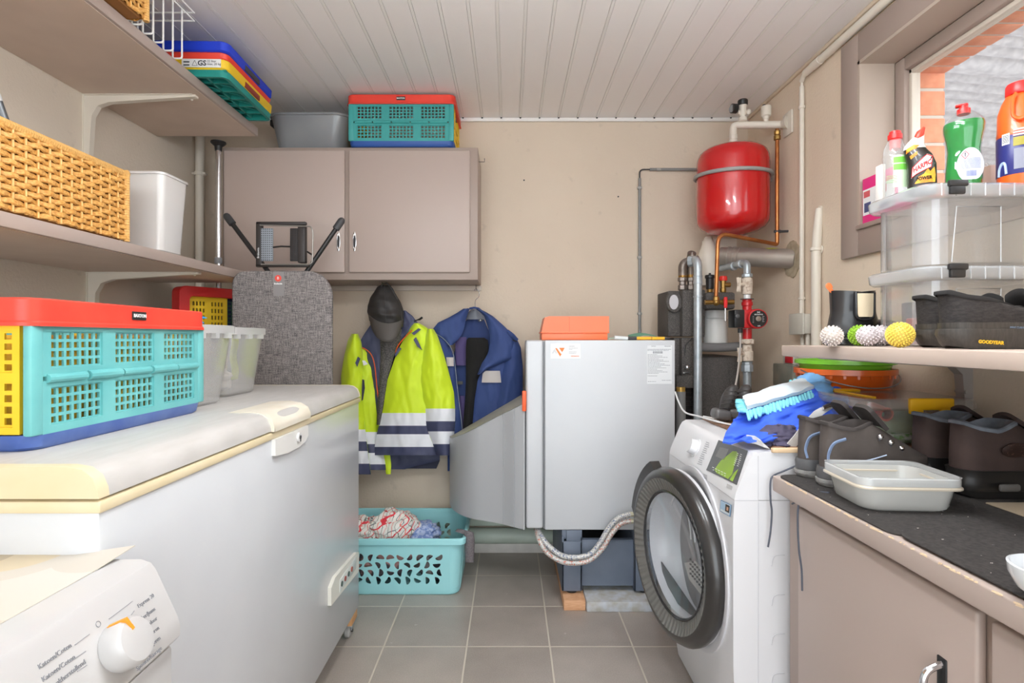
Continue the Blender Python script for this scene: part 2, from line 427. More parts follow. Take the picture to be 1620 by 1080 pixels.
# window_1: casing on the wall, lined reveal, frame, pane
cas = m_taupe2
w = bpy.data.objects.new('window_1', None); C.objects.link(w); w.location = (XR, (WY0+WY1)/2, WZ0); struct(w)
mb = MB(); cw = 0.108; d0, d1 = XR - 0.02, XR
mb.rbox(d0, d1, WY1, WY1 + cw, WZ0 - cw, WZ1 + cw, 0.004); mb.rbox(d0, d1, WY0 - cw, WY0, WZ0 - cw, WZ1 + cw, 0.004)
mb.rbox(d0, d1, WY0, WY1, WZ1, WZ1 + cw, 0.004); mb.rbox(d0, d1, WY0, WY1, WZ0 - cw, WZ0, 0.004)
mb.build('casing', cas, w)
fx = XR + 0.112
mb = MB(); mb.box(XR - .02, fx, WY1 - 0.012, WY1, WZ0, WZ1); mb.box(XR - .02, fx, WY0, WY1, WZ1 - 0.012, WZ1)
mb.box(XR - .02, fx, WY0, WY0 + .012, WZ0, WZ1)
mb.build('reveal_lining', M('reveal_paint', (178, 162, 148), 0.5), w)
MB().rbox(XR - .03, fx, WY0, WY1, WZ0 - 0.012, WZ0 + 0.006, 0.004).build('sill', cas, w)
mb = MB(); fw = 0.062
for (a, b, c, d) in ((WY1 - fw, WY1 - .012, WZ0, WZ1 - .012), (WY0 + .012, WY0 + fw, WZ0, WZ1 - .012), (WY0 + fw, WY1 - fw, WZ1 - fw, WZ1 - .012), (WY0 + fw, WY1 - fw, WZ0, WZ0 + .05)):
    mb.rbox(fx, fx + 0.055, a, b, c, d, 0.006)
    mb.rbox(fx - 0.012, fx + 0.02, a, b, c, d, 0.004) if False else None
mb.build('frame', cas, w)
mb = MB(); q = 0.016
for (a, b, c, d) in ((WY1 - fw - q, WY1 - fw, WZ0 + .05, WZ1 - fw), (WY0 + fw, WY0 + fw + q, WZ0 + .05, WZ1 - fw), (WY0 + fw, WY1 - fw, WZ1 - fw - q, WZ1 - fw)):
    mb.rbox(fx + 0.018, fx + 0.05, a, b, c, d, 0.003)
mb.build('glazing_bead', M('bead_cream', (214, 204, 190), 0.5), w)
MB().box(fx + .028, fx + .034, WY0 + fw, WY1 - fw, WZ0 + .05, WZ1 - fw).build('pane', clear_mat('window_glass', (255, 255, 255), 0.02, 0.03), w)
# brick reveal outside and the corrugated canopy beyond it
m_brick = M('brick_orange', (228, 150, 112), 0.85, col2=(212, 132, 96), scale=30, bump=0.4, bscale=120)
m_mortar = M('mortar', (196, 186, 172), 0.9)
def brick(name, label=None):
    pass
mb = MB(); bx0, bx1 = fx + 0.06, fx + 0.155
z = WZ0 - 0.1; 
mb.box(bx0, bx1 - .004, WY1 - 0.055, WY1 + .25, 1.2, WZ1 + .02, 1)
while z < WZ1 - 0.09:
    mb.rbox(bx0, bx1, WY1 - 0.058, WY1 + .24, z, z + 0.089, 0.003); z += 0.1005
mb.box(bx0, bx1 - .004, 0.0, WY1 + .25, WZ1 - 0.066, WZ1 + .4, 1)
y = 0.1
while y < WY1 + .2:
    mb.rbox(bx0, bx1, y, y + 0.056, WZ1 - 0.07, WZ1 + .12, 0.003); y += 0.068
struct(mb.build('wall_outside', [m_brick, m_mortar]))
m_corr = M('corrugated_sheet', (214, 211, 213), 0.6, col2=(184, 181, 185), scale=25, bump=0.4, bscale=150)
nt = m_corr.node_tree; tl = nd(nt, 'ShaderNodeBsdfTranslucent'); tl.inputs['Color'].default_value = (.86, .86, .9, 1)   # daylight comes through the sheet
mxs = nd(nt, 'ShaderNodeMixShader'); mxs.inputs['Fac'].default_value = .10
nt.links.new(nt.nodes['Principled BSDF'].outputs[0], mxs.inputs[1]); nt.links.new(tl.outputs[0], mxs.inputs[2]); nt.links.new(mxs.outputs[0], nt.nodes['Material Output'].inputs['Surface'])
def corr(u, v):
    X = lerp(1.66, 6.6, u); Y = lerp(1.2, 5.45, v)
    q = (Y / .52) % 1.0
    return (X, Y, 2.98 - 0.10 * (X - 1.66) + 0.016 * math.sin(Y * 2 * math.pi / 0.105) - .05 * math.exp(-((q - .5) / .07) ** 2))
tag(MB().surf(corr, 12, 330, th=.01).build('canopy_roof', m_corr), 'pale corrugated canopy roof seen outside through the window', 'roof')
tag(MB().box(1.66, 6.6, 5.45, 5.6, -.02, 3.1).build('garden_wall', M('garden_wall_paint', (150, 128, 120), 0.9, col2=(120, 104, 98), scale=5)), 'dim brownish end wall closing off the canopy outside the window', 'wall')
struct(MB().box(XR + WT, 8, -4, 8, -0.12, -0.02).build('ground_outside', M('outside_ground', (150, 145, 140), 0.9)))
# two fill lamps added overhead, out of view, to brighten the room
m_fill, nt, b = NT('fill_glow'); b.inputs['Emission Color'].default_value = (.93, .972, 1, 1); b.inputs['Emission Strength'].default_value = 57
for (xl, ya, yb, lab) in ((-.10, .68, 1.32, 'added unseen fill lamp hung overhead, the one nearer the wall shelves'), (.62, .68, 1.32, 'added unseen fill lamp hung overhead, the one nearer the window')):
    t = thing('fill_lamp', (xl, (ya + yb) / 2, ZC), lab, 'lamp')
    MB().rbox(xl - .02, xl + .02, ya, yb, ZC - .36, ZC - .33, 0.01).build('housing', m_white, t)
    for y in (ya + .1, yb - .1): MB().cyl((xl, y, ZC - .335), (xl, y, ZC), .006, n=10).build('hanger_rod', m_white, t)
    for x in (xl - .04, xl + .04): MB().cyl((x, ya, ZC - .37), (x, yb, ZC - .37), .014, n=14).build('fill_tube', m_fill, t)
# plugs left in the wall
for (px, py, lab) in ((829, 285, 'tiny dark wall plug in the bare back wall, the one closer to the wall cabinet'), (978, 311, 'tiny dark wall plug in the bare back wall beside the thin grey conduit')):
    p = at(px, py, YB)
    tag(MB().cyl((p.x, YB + .002, p.z), (p.x, YB - .002, p.z), 0.0045, n=10).build('wall_plug', m_dark), lab, 'wall plug')
# ---------------------------------------------------------------- wall shelves on the left wall
def bracket(mb, Y, zt, xw, xt, drop):
    """pressed steel shelf bracket: tapering arm under the shelf, leg on the wall"""
    w = 0.012
    prof = [(xw, zt), (xt, zt), (xt, zt - .008), (xw + .10, zt - .030), (xw + .055, zt - .045), (xw + .032, zt - .085), (xw + .02, zt - drop), (xw, zt - drop)]
    mb.prism(prof, 'Y', Y - w, Y + w)
    mb.prism([(xw, zt), (xt - .01, zt), (xt - .01, zt - .003), (xw + .003, zt - .003), (xw + .003, zt - drop - .01), (xw, zt - drop - .01)], 'Y', Y - .02, Y + .02)
    for (a, b) in ((xw + .1, zt - .004), (xt - .03, zt - .004)): mb.sphere((a, Y + .017, b - .003), 0.006, 10, 6)
    for b in (zt - .1, zt - drop + .02): mb.sphere((xw + .006, Y + .017, b), 0.006, 10, 6)
def wall_shelf(z0, z1, label, brY):
    t = thing('wall_shelf', (-1.46, 1.0, z0), label, 'shelf')
    mb = MB(); x1 = -1.222
    mb.rbox(XL, x1, -0.6, 2.7, z0, z1, 0.004); mb.build('board', m_taupe, t)
    MB().box(XL + .002, x1 - .012, -0.58, 2.69, z0 - 0.0015, z0 + .002).build('underside', m_shelf, t)
    for y in brY:
        b = MB(); bracket(b, y, z0 - .002, XL, -1.262, 0.27); b.build('bracket', m_pipe, t)
    return t
wall_shelf(2.178, 2.218, 'upper taupe wall shelf close under the ceiling, on a cream bracket', (2.24, 0.9))
sh = wall_shelf(1.468, 1.506, 'lower taupe wall shelf below the wicker basket, on a cream bracket', (2.26, 0.9))
MB().box(XL + .02, -1.226, 2.700, 2.7035, 1.470, 1.484).build('raw_edge', m_wood, sh)

# ---------------------------------------------------------------- wicker baskets
m_wick = M('wicker', (232, 180, 102), 0.45, col2=(205, 142, 66), scale=26, stretch=(1, 6, 6), coat=0.15)
m_wick2 = M('wicker_rim', (238, 192, 120), 0.5, col2=(222, 166, 90), scale=60, stretch=(1, 12, 1))
m_wickd = M('wicker_inside', (150, 100, 50), 0.8)
def weave_panel(mb, P, U, V, N, L, Hh, ns, nr):
    """woven face: origin P, along U (length L), up V (height Hh), outward N"""
    P, U, V, N = Vector(P), Vector(U), Vector(V), Vector(N)
    def pt(a, b, c): return P + U * a + V * b + N * c
    dh = Hh / nr; ds = L / ns
    for i in range(ns + 1):
        a = i * ds
        mb.tube([pt(a, 0, 0), pt(a, Hh, 0)], 0.0035, 6, mi=1)
    for j in range(nr):
        b = (j + .5) * dh; pts = []
        for i in range(ns * 4 + 1):
            a = L * i / (ns * 4); ph = math.pi * (i / 4.0) + (math.pi if j % 2 else 0)
            pts.append(pt(a, b + 0.0016 * math.sin(i * 1.7 + j), 0.0052 * math.cos(ph)))
        # flat strand
        vs = []; fs = []
        hh = dh * .47
        for p in pts: vs += [p - V * hh * .6 + N * .0022, p + V * hh * .6 + N * .0022, p + V * hh - N * .0012, p - V * hh - N * .0012]
        for i in range(len(pts) - 1):
            for k in range(4):
                fs.append((i*4+k, (i+1)*4+k, (i+1)*4+(k+1) % 4, i*4+(k+1) % 4))
        mb.add(vs, fs)
def wicker(x0, x1, y0, y1, z0, z1, label, nr=13, ds=0.036):
    t = thing('wicker_basket', ((x0+x1)/2, (y0+y1)/2, z0), label, 'basket')
    hb = z1 - z0 - .022; mb = MB()
    weave_panel(mb, (x1 - .008, y0 + .01, z0 + .006), (0,1,0), (0,0,1), (1,0,0), y1 - y0 - .02, hb, int((y1-y0)/ds), nr)
    weave_panel(mb, (x0 + .01, y1 - .008, z0 + .006), (1,0,0), (0,0,1), (0,1,0), x1 - x0 - .02, hb, int((x1-x0)/ds), nr)
    weave_panel(mb, (x0 + .01, y0 + .008, z0 + .006), (1,0,0), (0,0,1), (0,-1,0), x1 - x0 - .02, hb, int((x1-x0)/ds), nr)
    weave_panel(mb, (x0 + .008, y0 + .01, z0 + .006), (0,1,0), (0,0,1), (-1,0,0), y1 - y0 - .02, hb, int((y1-y0)/ds), nr)
    mb.build('woven_body', [m_wick, m_wick2], t)
    mb = MB(); mb.vbox(x0 + .014, x1 - .014, y0 + .014, y1 - .014, z0 + .004, z1 - .02, 0.008, 2, open_top=True, wall=.003); mb.build('lining', m_wickd, t)
    mb = MB()   # wrapped rim and corner posts, made of many small turns of cane
    def wrap(a, b, r):
        a, b = Vector(a), Vector(b); n = max(2, int((b - a).length / 0.0075)); d = (b - a) / n
        for k in range(n):
            mb.cyl(a + d * (k + .06), a + d * (k + .94), r, n=8)
    r = 0.0125
    zr = z1 - r
    wrap((x1 - r, y0, zr), (x1 - r, y1, zr), r); wrap((x0 + r, y0, zr), (x0 + r, y1, zr), r)
    wrap((x0, y1 - r, zr), (x1, y1 - r, zr), r); wrap((x0, y0 + r, zr), (x1, y0 + r, zr), r)
    for (a, b) in ((x1 - .008, y1 - .008), (x1 - .008, y0 + .008), (x0 + .008, y1 - .008), (x0 + .008, y0 + .008)):
        wrap((a, b, z0 + .002), (a, b, z1 - r), 0.0095)
    mb.build('rim', m_wick2, t)
    return t
wicker(-1.56, -1.222, 1.18, 1.79, 1.506, 1.737, 'large honey-coloured wicker basket standing on the lower wall shelf')
wicker(-1.52, -1.165, 1.25, 1.80, 2.218, 2.40, 'wicker basket up on the upper wall shelf beside the white wire rack', nr=10)
# a grey tube end poking up out of the big basket
t = thing('metal_tube', (-1.5, 1.62, 1.52), 'grey metal tube with a white end sticking out of the wicker basket', 'tube')
a, b = Vector((-1.50, 1.64, 1.52)), Vector(at(2, 166, 1.64)); 
a = Vector((-1.44, 1.72, 1.53)); b = at(-4, 160, 1.60)
MB().cyl(a, b, 0.012, n=14).build('shaft', M('tube_grey', (120, 124, 128), 0.4, 0.6), t)
MB().cyl(b, b + (b - a).normalized() * .02, 0.013, n=14).build('end_cap', m_white, t)

# ---------------------------------------------------------------- plastic tub on the lower shelf
m_milky = clear_mat('milky_plastic', (248, 246, 244), 0.70, 0.25)
t = thing('plastic_tub', (-1.31, 2.05, 1.506), 'tall milky white plastic tub standing beside the wicker basket', 'tub')
mb = MB(); mb.vbox(-1.40, -1.222, 1.955, 2.115, 1.506, 1.785, 0.022, 4, taper=0.014, open_top=True, wall=0.003, rim=0.006); mb.build('body', m_milky, t)
mb = MB(); mb.vbox(-1.402, -1.219, 1.952, 2.118, 1.738, 1.743, 0.022, 4); 
o = MB().vbox(-1.375, -1.245, 1.98, 2.09, 1.515, 1.72, 0.03, 4).build('contents', M('tub_contents', (214, 200, 196), 0.9, col2=(214, 122, 122), scale=9, lo=.5, hi=.62), t)
p = at(266, 275, 2.06)
tag(MB().rbox(-1.27, -1.258, 2.05, 2.062, 1.721, 1.805, 0.004).build('red_stick', M('red_plastic', (222, 40, 44), 0.4)), 'red plastic stick end peeking over the rim of the milky tub', 'stick')

# ---------------------------------------------------------------- white wire rack
m_wire = M('white_wire', (240, 240, 238), 0.35)
t = thing('wire_rack', (-1.22, 1.95, 2.218), 'white coated wire rack standing on the edge of the upper wall shelf', 'rack')
mb = MB(); wr = 0.0032
zt = 2.40; xr = -1.165
mb.tube([(-1.40, 1.84, zt), (xr, 1.84, zt), (xr, 2.05, zt), (-1.40, 2.05, zt)], wr, 8, closed=True)
mb.tube([(-1.40, 1.84, zt - .03), (xr, 1.84, zt - .03), (xr, 2.05, zt - .03), (-1.40, 2.05, zt - .03)], wr, 8, closed=True)
mb.build('top_frame', m_wire, t)
for k in range(5):
    y = 2.03 - k * 0.055
    q = wr
    for (a, b) in ((-1.198, -1.232), (-1.36, -1.395)):
        MB().tube(bend([(a, y, zt), (a, y, 2.218 + q), (b, y, 2.218 + q), (b, y, zt - .03)], .008, 4), wr, 8).build('wire_loop', m_wire, t)

# ---------------------------------------------------------------- folding crates
m_red = M('crate_red', (238, 74, 56), 0.42, col2=(228, 62, 48), scale=7)
m_teal = M('crate_teal', (116, 192, 192), 0.45, col2=(102, 180, 182), scale=9)
m_teal2 = M('crate_teal_deep', (36, 148, 138), 0.45, col2=(30, 136, 128), scale=9)
m_yel = M('crate_yellow', (244, 206, 48), 0.45, col2=(234, 192, 34), scale=7)
m_blue = M('crate_blue', (72, 100, 172), 0.45, col2=(100, 126, 186), scale=12)
m_blue2 = M('crate_blue_deep', (28, 62, 204), 0.42)
def grid_panel(mb, M4, x0, x1, z0, z1, th, nx, nz, hx=0.6, hz=0.62, mi=0):
    """plate with nx*nz rectangular holes, in local XZ, thickness along Y"""
    o = mb.mark(); cw = (x1 - x0) / nx; ch = (z1 - z0) / nz; bx = cw * (1 - hx); bz = ch * (1 - hz)
    xs = []
    for i in range(nx + 1):
        c = x0 + i * cw; a, b = max(x0, c - bx / 2), min(x1, c + bx / 2); xs.append((a, b)); mb.box(a, b, -th/2, th/2, z0, z1, mi)
    for j in range(nz + 1):
        c = z0 + j * ch; a, b = max(z0, c - bz / 2), min(z1, c + bz / 2)
        for (p, q) in zip(xs, xs[1:]): mb.box(p[1], q[0], -th/2, th/2, a, b, mi)
    mb.xf(o, M4)
def rim_shape(mb, L, W, z0, z1, out=0.006, mi=0):
    mb.vbox(-L/2 - out, L/2 + out, -W/2 - out, W/2 + out, z0, z1, 0.03, 5, open_top=True, wall=0.012, mi=mi)
def plate_rim(mb, L, W, z0, z1, th, mi=0):
    """rectangular ring (open top and bottom) with round corners"""
    def ring(ins, z, r):
        pts = []
        for (cx, cy, st) in ((L/2-ins-r, W/2-ins-r, 0), (-L/2+ins+r, W/2-ins-r, 90), (-L/2+ins+r, -W/2+ins+r, 180), (L/2-ins-r, -W/2+ins+r, 270)):
            for k in range(6):
                a = math.radians(st + 18.0 * k); pts.append((cx + r*math.cos(a), cy + r*math.sin(a), z))
        return pts
    rs = [ring(0, z0, .03), ring(0, z1 - .003, .03), ring(.003, z1, .028), ring(th - .003, z1, .02), ring(th, z1 - .003, .018), ring(th, z0, .018)]
    n = len(rs[0]); vs = [p for q in rs for p in q]; fs = []
    for k in range(len(rs)):
        l = (k + 1) % len(rs)
        for i in range(n): fs.append((k*n+i, k*n+(i+1) % n, l*n+(i+1) % n, l*n+i))
    mb.add(vs, fs, mi)
def folding_crate(loc, rz, label, L=0.53, W=0.355, Hh=0.262, teal=None, word='BAXTON', base=None):
    teal = teal or m_teal
    t = thing('folding_crate', loc, label, 'crate', rz=rz)
    mb = MB(); mb.vbox(-L/2, L/2, -W/2, W/2, 0, 0.028, 0.03, 5, taper=0.004, open_top=True, wall=0.008); mb.build('base_tray', base or m_blue, t, local=True)
    zr = Hh - 0.045
    mb = MB(); plate_rim(mb, L + .012, W + .012, zr, Hh, 0.014); plate_rim(mb, L + .018, W + .018, zr - .003, zr + .006, 0.016)
    mb.build('rim', m_red, t, local=True)
    for sgn in (-1, 1):
        mb = MB(); R = Matrix.Translation((0, sgn * (W/2 - .006), 0)); zm = (0.028 + zr) / 2
        bw = (L - 0.05) / 3
        for (a, b) in ((0.026, zm - .004), (zm + .004, zr)):
            for k in range(3):
                x0 = -L/2 + .025 + k * bw
                grid_panel(mb, R, x0 + .018, x0 + bw - .018, a + .014, b - .012, 0.004, 7, 4, .66, .66)
                o = mb.mark()
                mb.box(x0, x0 + .018, -.006, .006, a, b); mb.box(x0 + bw - .018, x0 + bw, -.006, .006, a, b)
                mb.box(x0 + .018, x0 + bw - .018, -.006, .006, a, a + .014); mb.box(x0 + .018, x0 + bw - .018, -.006, .006, b - .012, b)
                mb.xf(o, R)
        o = mb.mark()
        mb.rbox(-L/2, -L/2 + .026, -.008, .008, .026, zr, .004); mb.rbox(L/2 - .026, L/2, -.008, .008, .026, zr, .004)
        mb.xf(o, R)
        mb.build('long_side', teal, t, local=True)
        mb = MB(); yy = sgn * (W/2 + .001)
        for k in range(5):
            a = -L/2 + .03 + k * (L - .06) / 5; mb.cyl((a + .003, yy, zm), (a + (L - .06) / 5 - .003, yy, zm), 0.009 if k % 2 else 0.0075, n=10)
        mb.build('hinge', teal, t, local=True)
    for sgn in (-1, 1):
        mb = MB(); R = Matrix.Translation((sgn * (L/2 - .008), 0, 0)) @ Matrix.Rotation(math.radians(90), 4, 'Z'); w2 = W/2 - .02
        for (a, b, c, d) in ((-w2, -.07, .03, zr), (.07, w2, .03, zr), (-.07, .07, .03, zr - .07)):
            grid_panel(mb, R, a + .012, b - .012, c + .012, c + (d - c) * .48, .004, max(3, int((b - a) / .022)), 4)
            grid_panel(mb, R, a + .012, b - .012, c + (d - c) * .56, d - .012, .004, max(3, int((b - a) / .022)), 4)
            o = mb.mark()
            mb.box(a, a + .012, -.006, .006, c, d); mb.box(b - .012, b, -.006, .006, c, d); q0, q1 = a + .012, b - .012; mb.box(q0, q1, -.006, .006, c, c + .012); mb.box(q0, q1, -.006, .006, d - .012, d); mb.box(q0, q1, -.006, .006, c + (d - c) * .48, c + (d - c) * .56)
            mb.xf(o, R)
        mb.build('short_side', m_yel, t, local=True)
    zp = zr + .024
    p = MB().rbox(-.022, .022, -W/2 - .0085, -W/2 - .004, zp - .009, zp + .009, .001).build('name_plate', m_black, t, local=True)
    mb = MB(); put_text(mb, word, (0, -W/2 - .0092, zp), (1,0,0), (0,0,1), 0.0098, bold=.0003); mb.build('lettering', m_paper, p, local=True)
    return t
folding_crate((-.985, 1.20, 1.006), math.radians(90), 'teal and yellow folding crate with red rim on the chest freezer')
folding_crate(((X_(551, 2.79) + X_(718, 2.79)) / 2, 2.79 + .178, 2.163), 0, 'teal and yellow folding crate with red rim on top of the wall cabinet', teal=M('crate_teal_mid', (62, 160, 156), .45), base=M('crate_blue_mid', (40, 84, 160), .45), Hh=.258)
tag(MB().vbox(-1.135, -.845, .99, 1.41, 1.036, 1.205, .03, 4, taper=.012).build('yellow_container', M('container_yellow', (248, 206, 60), .5, col2=(240, 190, 60), scale=5)), 'yellow plastic container inside the teal crate on the freezer, showing through its holes', 'container')
# two folded crates, bottoms outwards, lying over the edge of the upper shelf
def folded(name_lab, z, top_mat, rim_mat, under, inner, sticker):
    t = thing('folded_crate', (-1.285, 2.385, z), name_lab, 'crate', rz=math.radians(1.5))
    L, W = 0.36, 0.455
    mb = MB(); mb.vbox(-L/2, L/2, -W/2, W/2, .028, .07, .03, 5, taper=0.002); mb.build('upper_shell', top_mat, t, local=True)
    if not inner:
        mb = MB(); mb.vbox(-L/2 + .004, L/2 - .004, -W/2 + .004, W/2 - .004, 0.0, .028, .03, 5, taper=0.004); mb.build('rim', rim_mat, t, local=True)
    else:
        mb = MB(); plate_rim(mb, L - .012, W - .012, 0.0, .030, .014)
        mb.box(-L/2 + .01, L/2 - .01, -W/2 + .01, W/2 - .01, .024, .030)
        for k in range(-2, 3): mb.box(-L/2 + .012, L/2 - .012, k * .075 - .004, k * .075 + .004, .006, .026)
        for k in range(-1, 2): mb.box(k * .085 - .004, k * .085 + .004, -W/2 + .012, W/2 - .012, .006, .026)
        for k in range(-2, 2):
            for j in range(-2, 2):
                mb.tube([(k*.085, j*.075, .012), (k*.085 + .085, j*.075 + .075, .012)], .003, 4)
        mb.build('ribbed_base', under, t, local=True)
    # hand slot at the aisle side
    MB().rbox(L/2 - .006, L/2 + .0015, -.07, .07, .03, .052, .002).build('hand_slot', m_dark if not inner else M('slot_red', (140, 50, 40), .6), t, local=True)
    if sticker:
        s = MB().box(.005, .155, -W/2 - .0012, -W/2 + .002, .034, .066).build('sticker', m_paper, t, local=True)
        mb = MB(); y = -W/2 - .0016
        put_text(mb, 'GS', (.083, y, .049), (1,0,0), (0,0,1), .028, bold=.0008)
        put_text(mb, '22 liter', (.103, y, .057), (1,0,0), (0,0,1), .012, align='LEFT'); put_text(mb, 'max. 20 kg', (.103, y, .046), (1,0,0), (0,0,1), .012, align='LEFT')
        for (a, b) in (((.045, .040), (.055, .060)), ((.055, .060), (.065, .040)), ((.065, .040), (.045, .040))):
            mb.tube([(a[0], y, a[1]), (b[0], y, b[1])], .0008, 5)
        for q in range(2): mb.box(.012, .035, y - .0003, y + .0005, .039 + q * .012, .044 + q * .012)
        mb.build('lettering', m_ink, s, local=True)
    return t
folded('yellow and teal folded crate with a GS sticker, overhanging the upper shelf', 2.218, m_yel, None, m_teal2, True, True)
folded('blue folded crate with red rim, topmost on the folded yellow and teal crate', 2.288, m_blue2, m_red, None, False, False)
# folded crate standing on edge in the corner behind the freezer
t = thing('folded_crate', (-1.503, 2.50, 0.915), 'red and yellow folded crate standing on edge under the lower wall shelf', 'crate', rz=math.atan2(.22, .146))
L, Hh = 0.50, 0.52
mb = MB(); o = mb.mark(); plate_rim(mb, L, Hh, -.035, .035, .045); mb.xf(o, Matrix.Translation((L/2, 0, Hh/2)) @ Matrix.Rotation(math.radians(90), 4, 'X')); mb.build('rim', M('crate_red_dark', (206, 40, 40), .42), t, local=True)
mb = MB(); mb.rbox(.004, L - .004, .02, .06, .004, Hh - .004, .02); mb.build('base_tray', M('crate_navy', (38, 48, 92), .5), t, local=True)
for (a, b) in ((.05, .235), (.27, .45)):
    mb = MB()
    for (c, d) in ((.30, .46), (.06, .20)):
        mid = (a + b) / 2
        grid_panel(mb, Matrix.Identity(4), a + .018, mid - .012, c, d, .008, 4, 5, .5, .6); grid_panel(mb, Matrix.Identity(4), mid + .012, b - .018, c, d, .008, 4, 5, .5, .6)
        mb.box(mid - .012, mid + .012, -.004, .004, c, d)
    for (c, d) in ((.045, .06), (.20, .30), (.46, .475)): mb.box(a + .018, b - .018, -.004, .004, c, d)
    mb.box(a, a + .018, -.004, .004, .045, .475); mb.box(b - .018, b, -.004, .004, .045, .475)
    mb.build('folded_side', m_yel, t, local=True)
grid = MB(); grid_panel(grid, Matrix.Translation((0, .008, 0)), .236, .27, .06, .46, .006, 1, 20); grid.build('inner_side', M('crate_green_dark', (40, 84, 72), .5), t, local=True)
mb = MB(); mb.vbox(-1.66, -1.25, 2.36, 2.745, 0.0, .912, .02, 3); 
tag(mb.build('storage_chest', M('chest_grey', (150, 145, 140), .6)), 'plain grey storage chest in the corner behind the freezer, under the red folded crate', 'chest')

# ---------------------------------------------------------------- chest freezer on castors
t = thing('chest_freezer', (-.98, 1.555, 0), 'long white chest freezer on castors with a yellowed lid', 'freezer')
m_frz = M('freezer_enamel', (214, 217, 221), 0.33, coat=0.25, col2=(209, 212, 217), scale=4)
m_lid = M('freezer_lid', (199, 196, 193), 0.5, col2=(191, 188, 184), scale=9, stretch=(6, 1, 1))
m_cream = M('yellowed_plastic', (228, 214, 182), 0.45, col2=(224, 208, 170), scale=8)
fx0, fx1, fy0, fy1 = -1.36, -.617, .835, 2.276
MB().rbox(fx0, fx1, fy0, fy1, .10, .938, .006).build('body', m_frz, t)
MB().rbox(fx0 - .004, fx1 + .005, fy0 - .005, fy1 + .004, .936, .955, .004).build('seal_strip', m_cream, t)
prof = [(fx0, .959), (fx1 + .004, .959), (fx1 + .002, .972), (fx1 - .006, .990), (fx1 - .022, 1.002), (fx1 - .045, 1.006), (fx0 + .03, 1.006), (fx0, .995)]
MB().prism(prof, 'Y', fy0 + .016, fy1 - .012).build('lid', m_lid, t, ang=50)
for (a, b, m) in ((fy0 - .006, fy0 + .016, m_cream), (fy1 - .012, fy1 + .004, M('lid_edge', (236, 228, 206), .5))):
    MB().prism([(x, lerp(z, z + (.0007 if z > .97 else 0), 1)) for x, z in prof], 'Y', a, b).build('lid_end_cap', m, t, ang=50)
ha, hb_ = 1.43, 1.69
mb = MB()
def hs(u, v):
    y = lerp(ha, hb_, u); k = interp([(0, fx1 - .11, 1.0062), (.25, fx1 - .05, 1.0085), (.45, fx1 - .018, 1.003), (.65, fx1 + .004, .990), (.85, fx1 + .012, .972), (1, fx1 + .012, .957)], v)
    dip = math.exp(-((u - .55) / .3) ** 4) * math.exp(-((v - .62) / .12) ** 2) * .014
    return (k[0] - dip, y, k[1] - dip * .3)
mb.surf(hs, 20, 22); mb.prism([hs(0, v / 12)[0::2] for v in range(13)] + [(fx1 - .11, .957)], 'Y', ha, ha + .004); mb.prism([hs(1, v / 12)[0::2] for v in range(13)] + [(fx1 - .11, .957)], 'Y', hb_ - .004, hb_)
hd = mb.build('lid_handle', M('handle_cream', (236, 229, 214), .42, col2=(230, 221, 203), scale=14), t, ang=50)
mb = MB()
pr = [(1.44, .936), (1.675, .936), (1.675, .905), (1.655, .892), (1.60, .884), (1.52, .884), (1.44, .893)]
mb.prism(pr, 'X', fx1 - .002, fx1 + .010); lk = mb.build('lock_plate', M('lock_white', (236, 235, 232), .4), t)
mb = MB(); mb.cyl((fx1 + .009, 1.595, .914), (fx1 + .016, 1.595, .914), .013, n=18); lo = mb.build('lock', m_white, lk)
mb = MB(); mb.cyl((fx1 + .0155, 1.595, .914), (fx1 + .0175, 1.595, .914), .006, n=12); mb.box(fx1 + .016, fx1 + .018, 1.5935, 1.5965, .902, .914); mb.build('keyhole', m_dark, lk)
# control panel near the floor
mb = MB()
mb.prism([(1.885, .290), (2.225, .262), (2.232, .268), (2.232, .338), (2.20, .350), (1.93, .368), (1.885, .350)], 'X', fx1 - .002, fx1 + .012); cp = mb.build('control_panel', M('panel_cream', (238, 236, 226), .4), t)
mb = MB(); mb.rbox(fx1 + .011, fx1 + .014, 1.975, 2.185, .292, .338, .002); pi_ = mb.build('indicator_window', M('panel_inset', (224, 228, 224), .35), cp)
for k, c in enumerate(((70, 84, 78), (150, 60, 50), (64, 80, 76), (176, 80, 60))):
    mb = MB(); y = 1.995 + k * .042; mb.cyl((fx1 + .013, y, .316), (fx1 + .017, y, .316), .0095, n=14); mb.build('indicator_lamp', M('lamp_%d' % k, c, .3), cp)
for (x, y) in ((fx1 - .03, fy1 - .055), (fx1 - .03, fy0 + .08), (fx0 + .05, fy1 - .055), (fx0 + .05, fy0 + .08)):
    MB().rbox(x - .05, x + .026, y - .035, y + .045, .062, .10, .003).build('wooden_block', m_wood, t)
    c = MB(); c.rbox(x - .028, x + .026, y - .03, y + .055, .056, .062, .002); c.prism([(y - .012, .057), (y + .03, .057), (y + .012, .02), (y + .004, .02)], 'X', x - .017, x - .013); c.prism([(y - .012, .057), (y + .03, .057), (y + .012, .02), (y + .004, .02)], 'X', x + .013, x + .017)
    co = c.build('castor', m_galv, t)
    mb = MB(); mb.lathe([(.012, -.012), (.022, -.011), (.0265, -.006), (.0265, .006), (.022, .011), (.012, .012)], (x, y + .006, .0265), 24, Matrix.Rotation(math.radians(90), 4, 'Y')); mb.build('wheel', M('wheel_grey', (186, 186, 184), .35), co)
    mb = MB(); mb.cyl((x - .0185, y + .006, .0265), (x + .0185, y + .006, .0265), .006, n=12); mb.build('axle_bolt', m_dark, co)

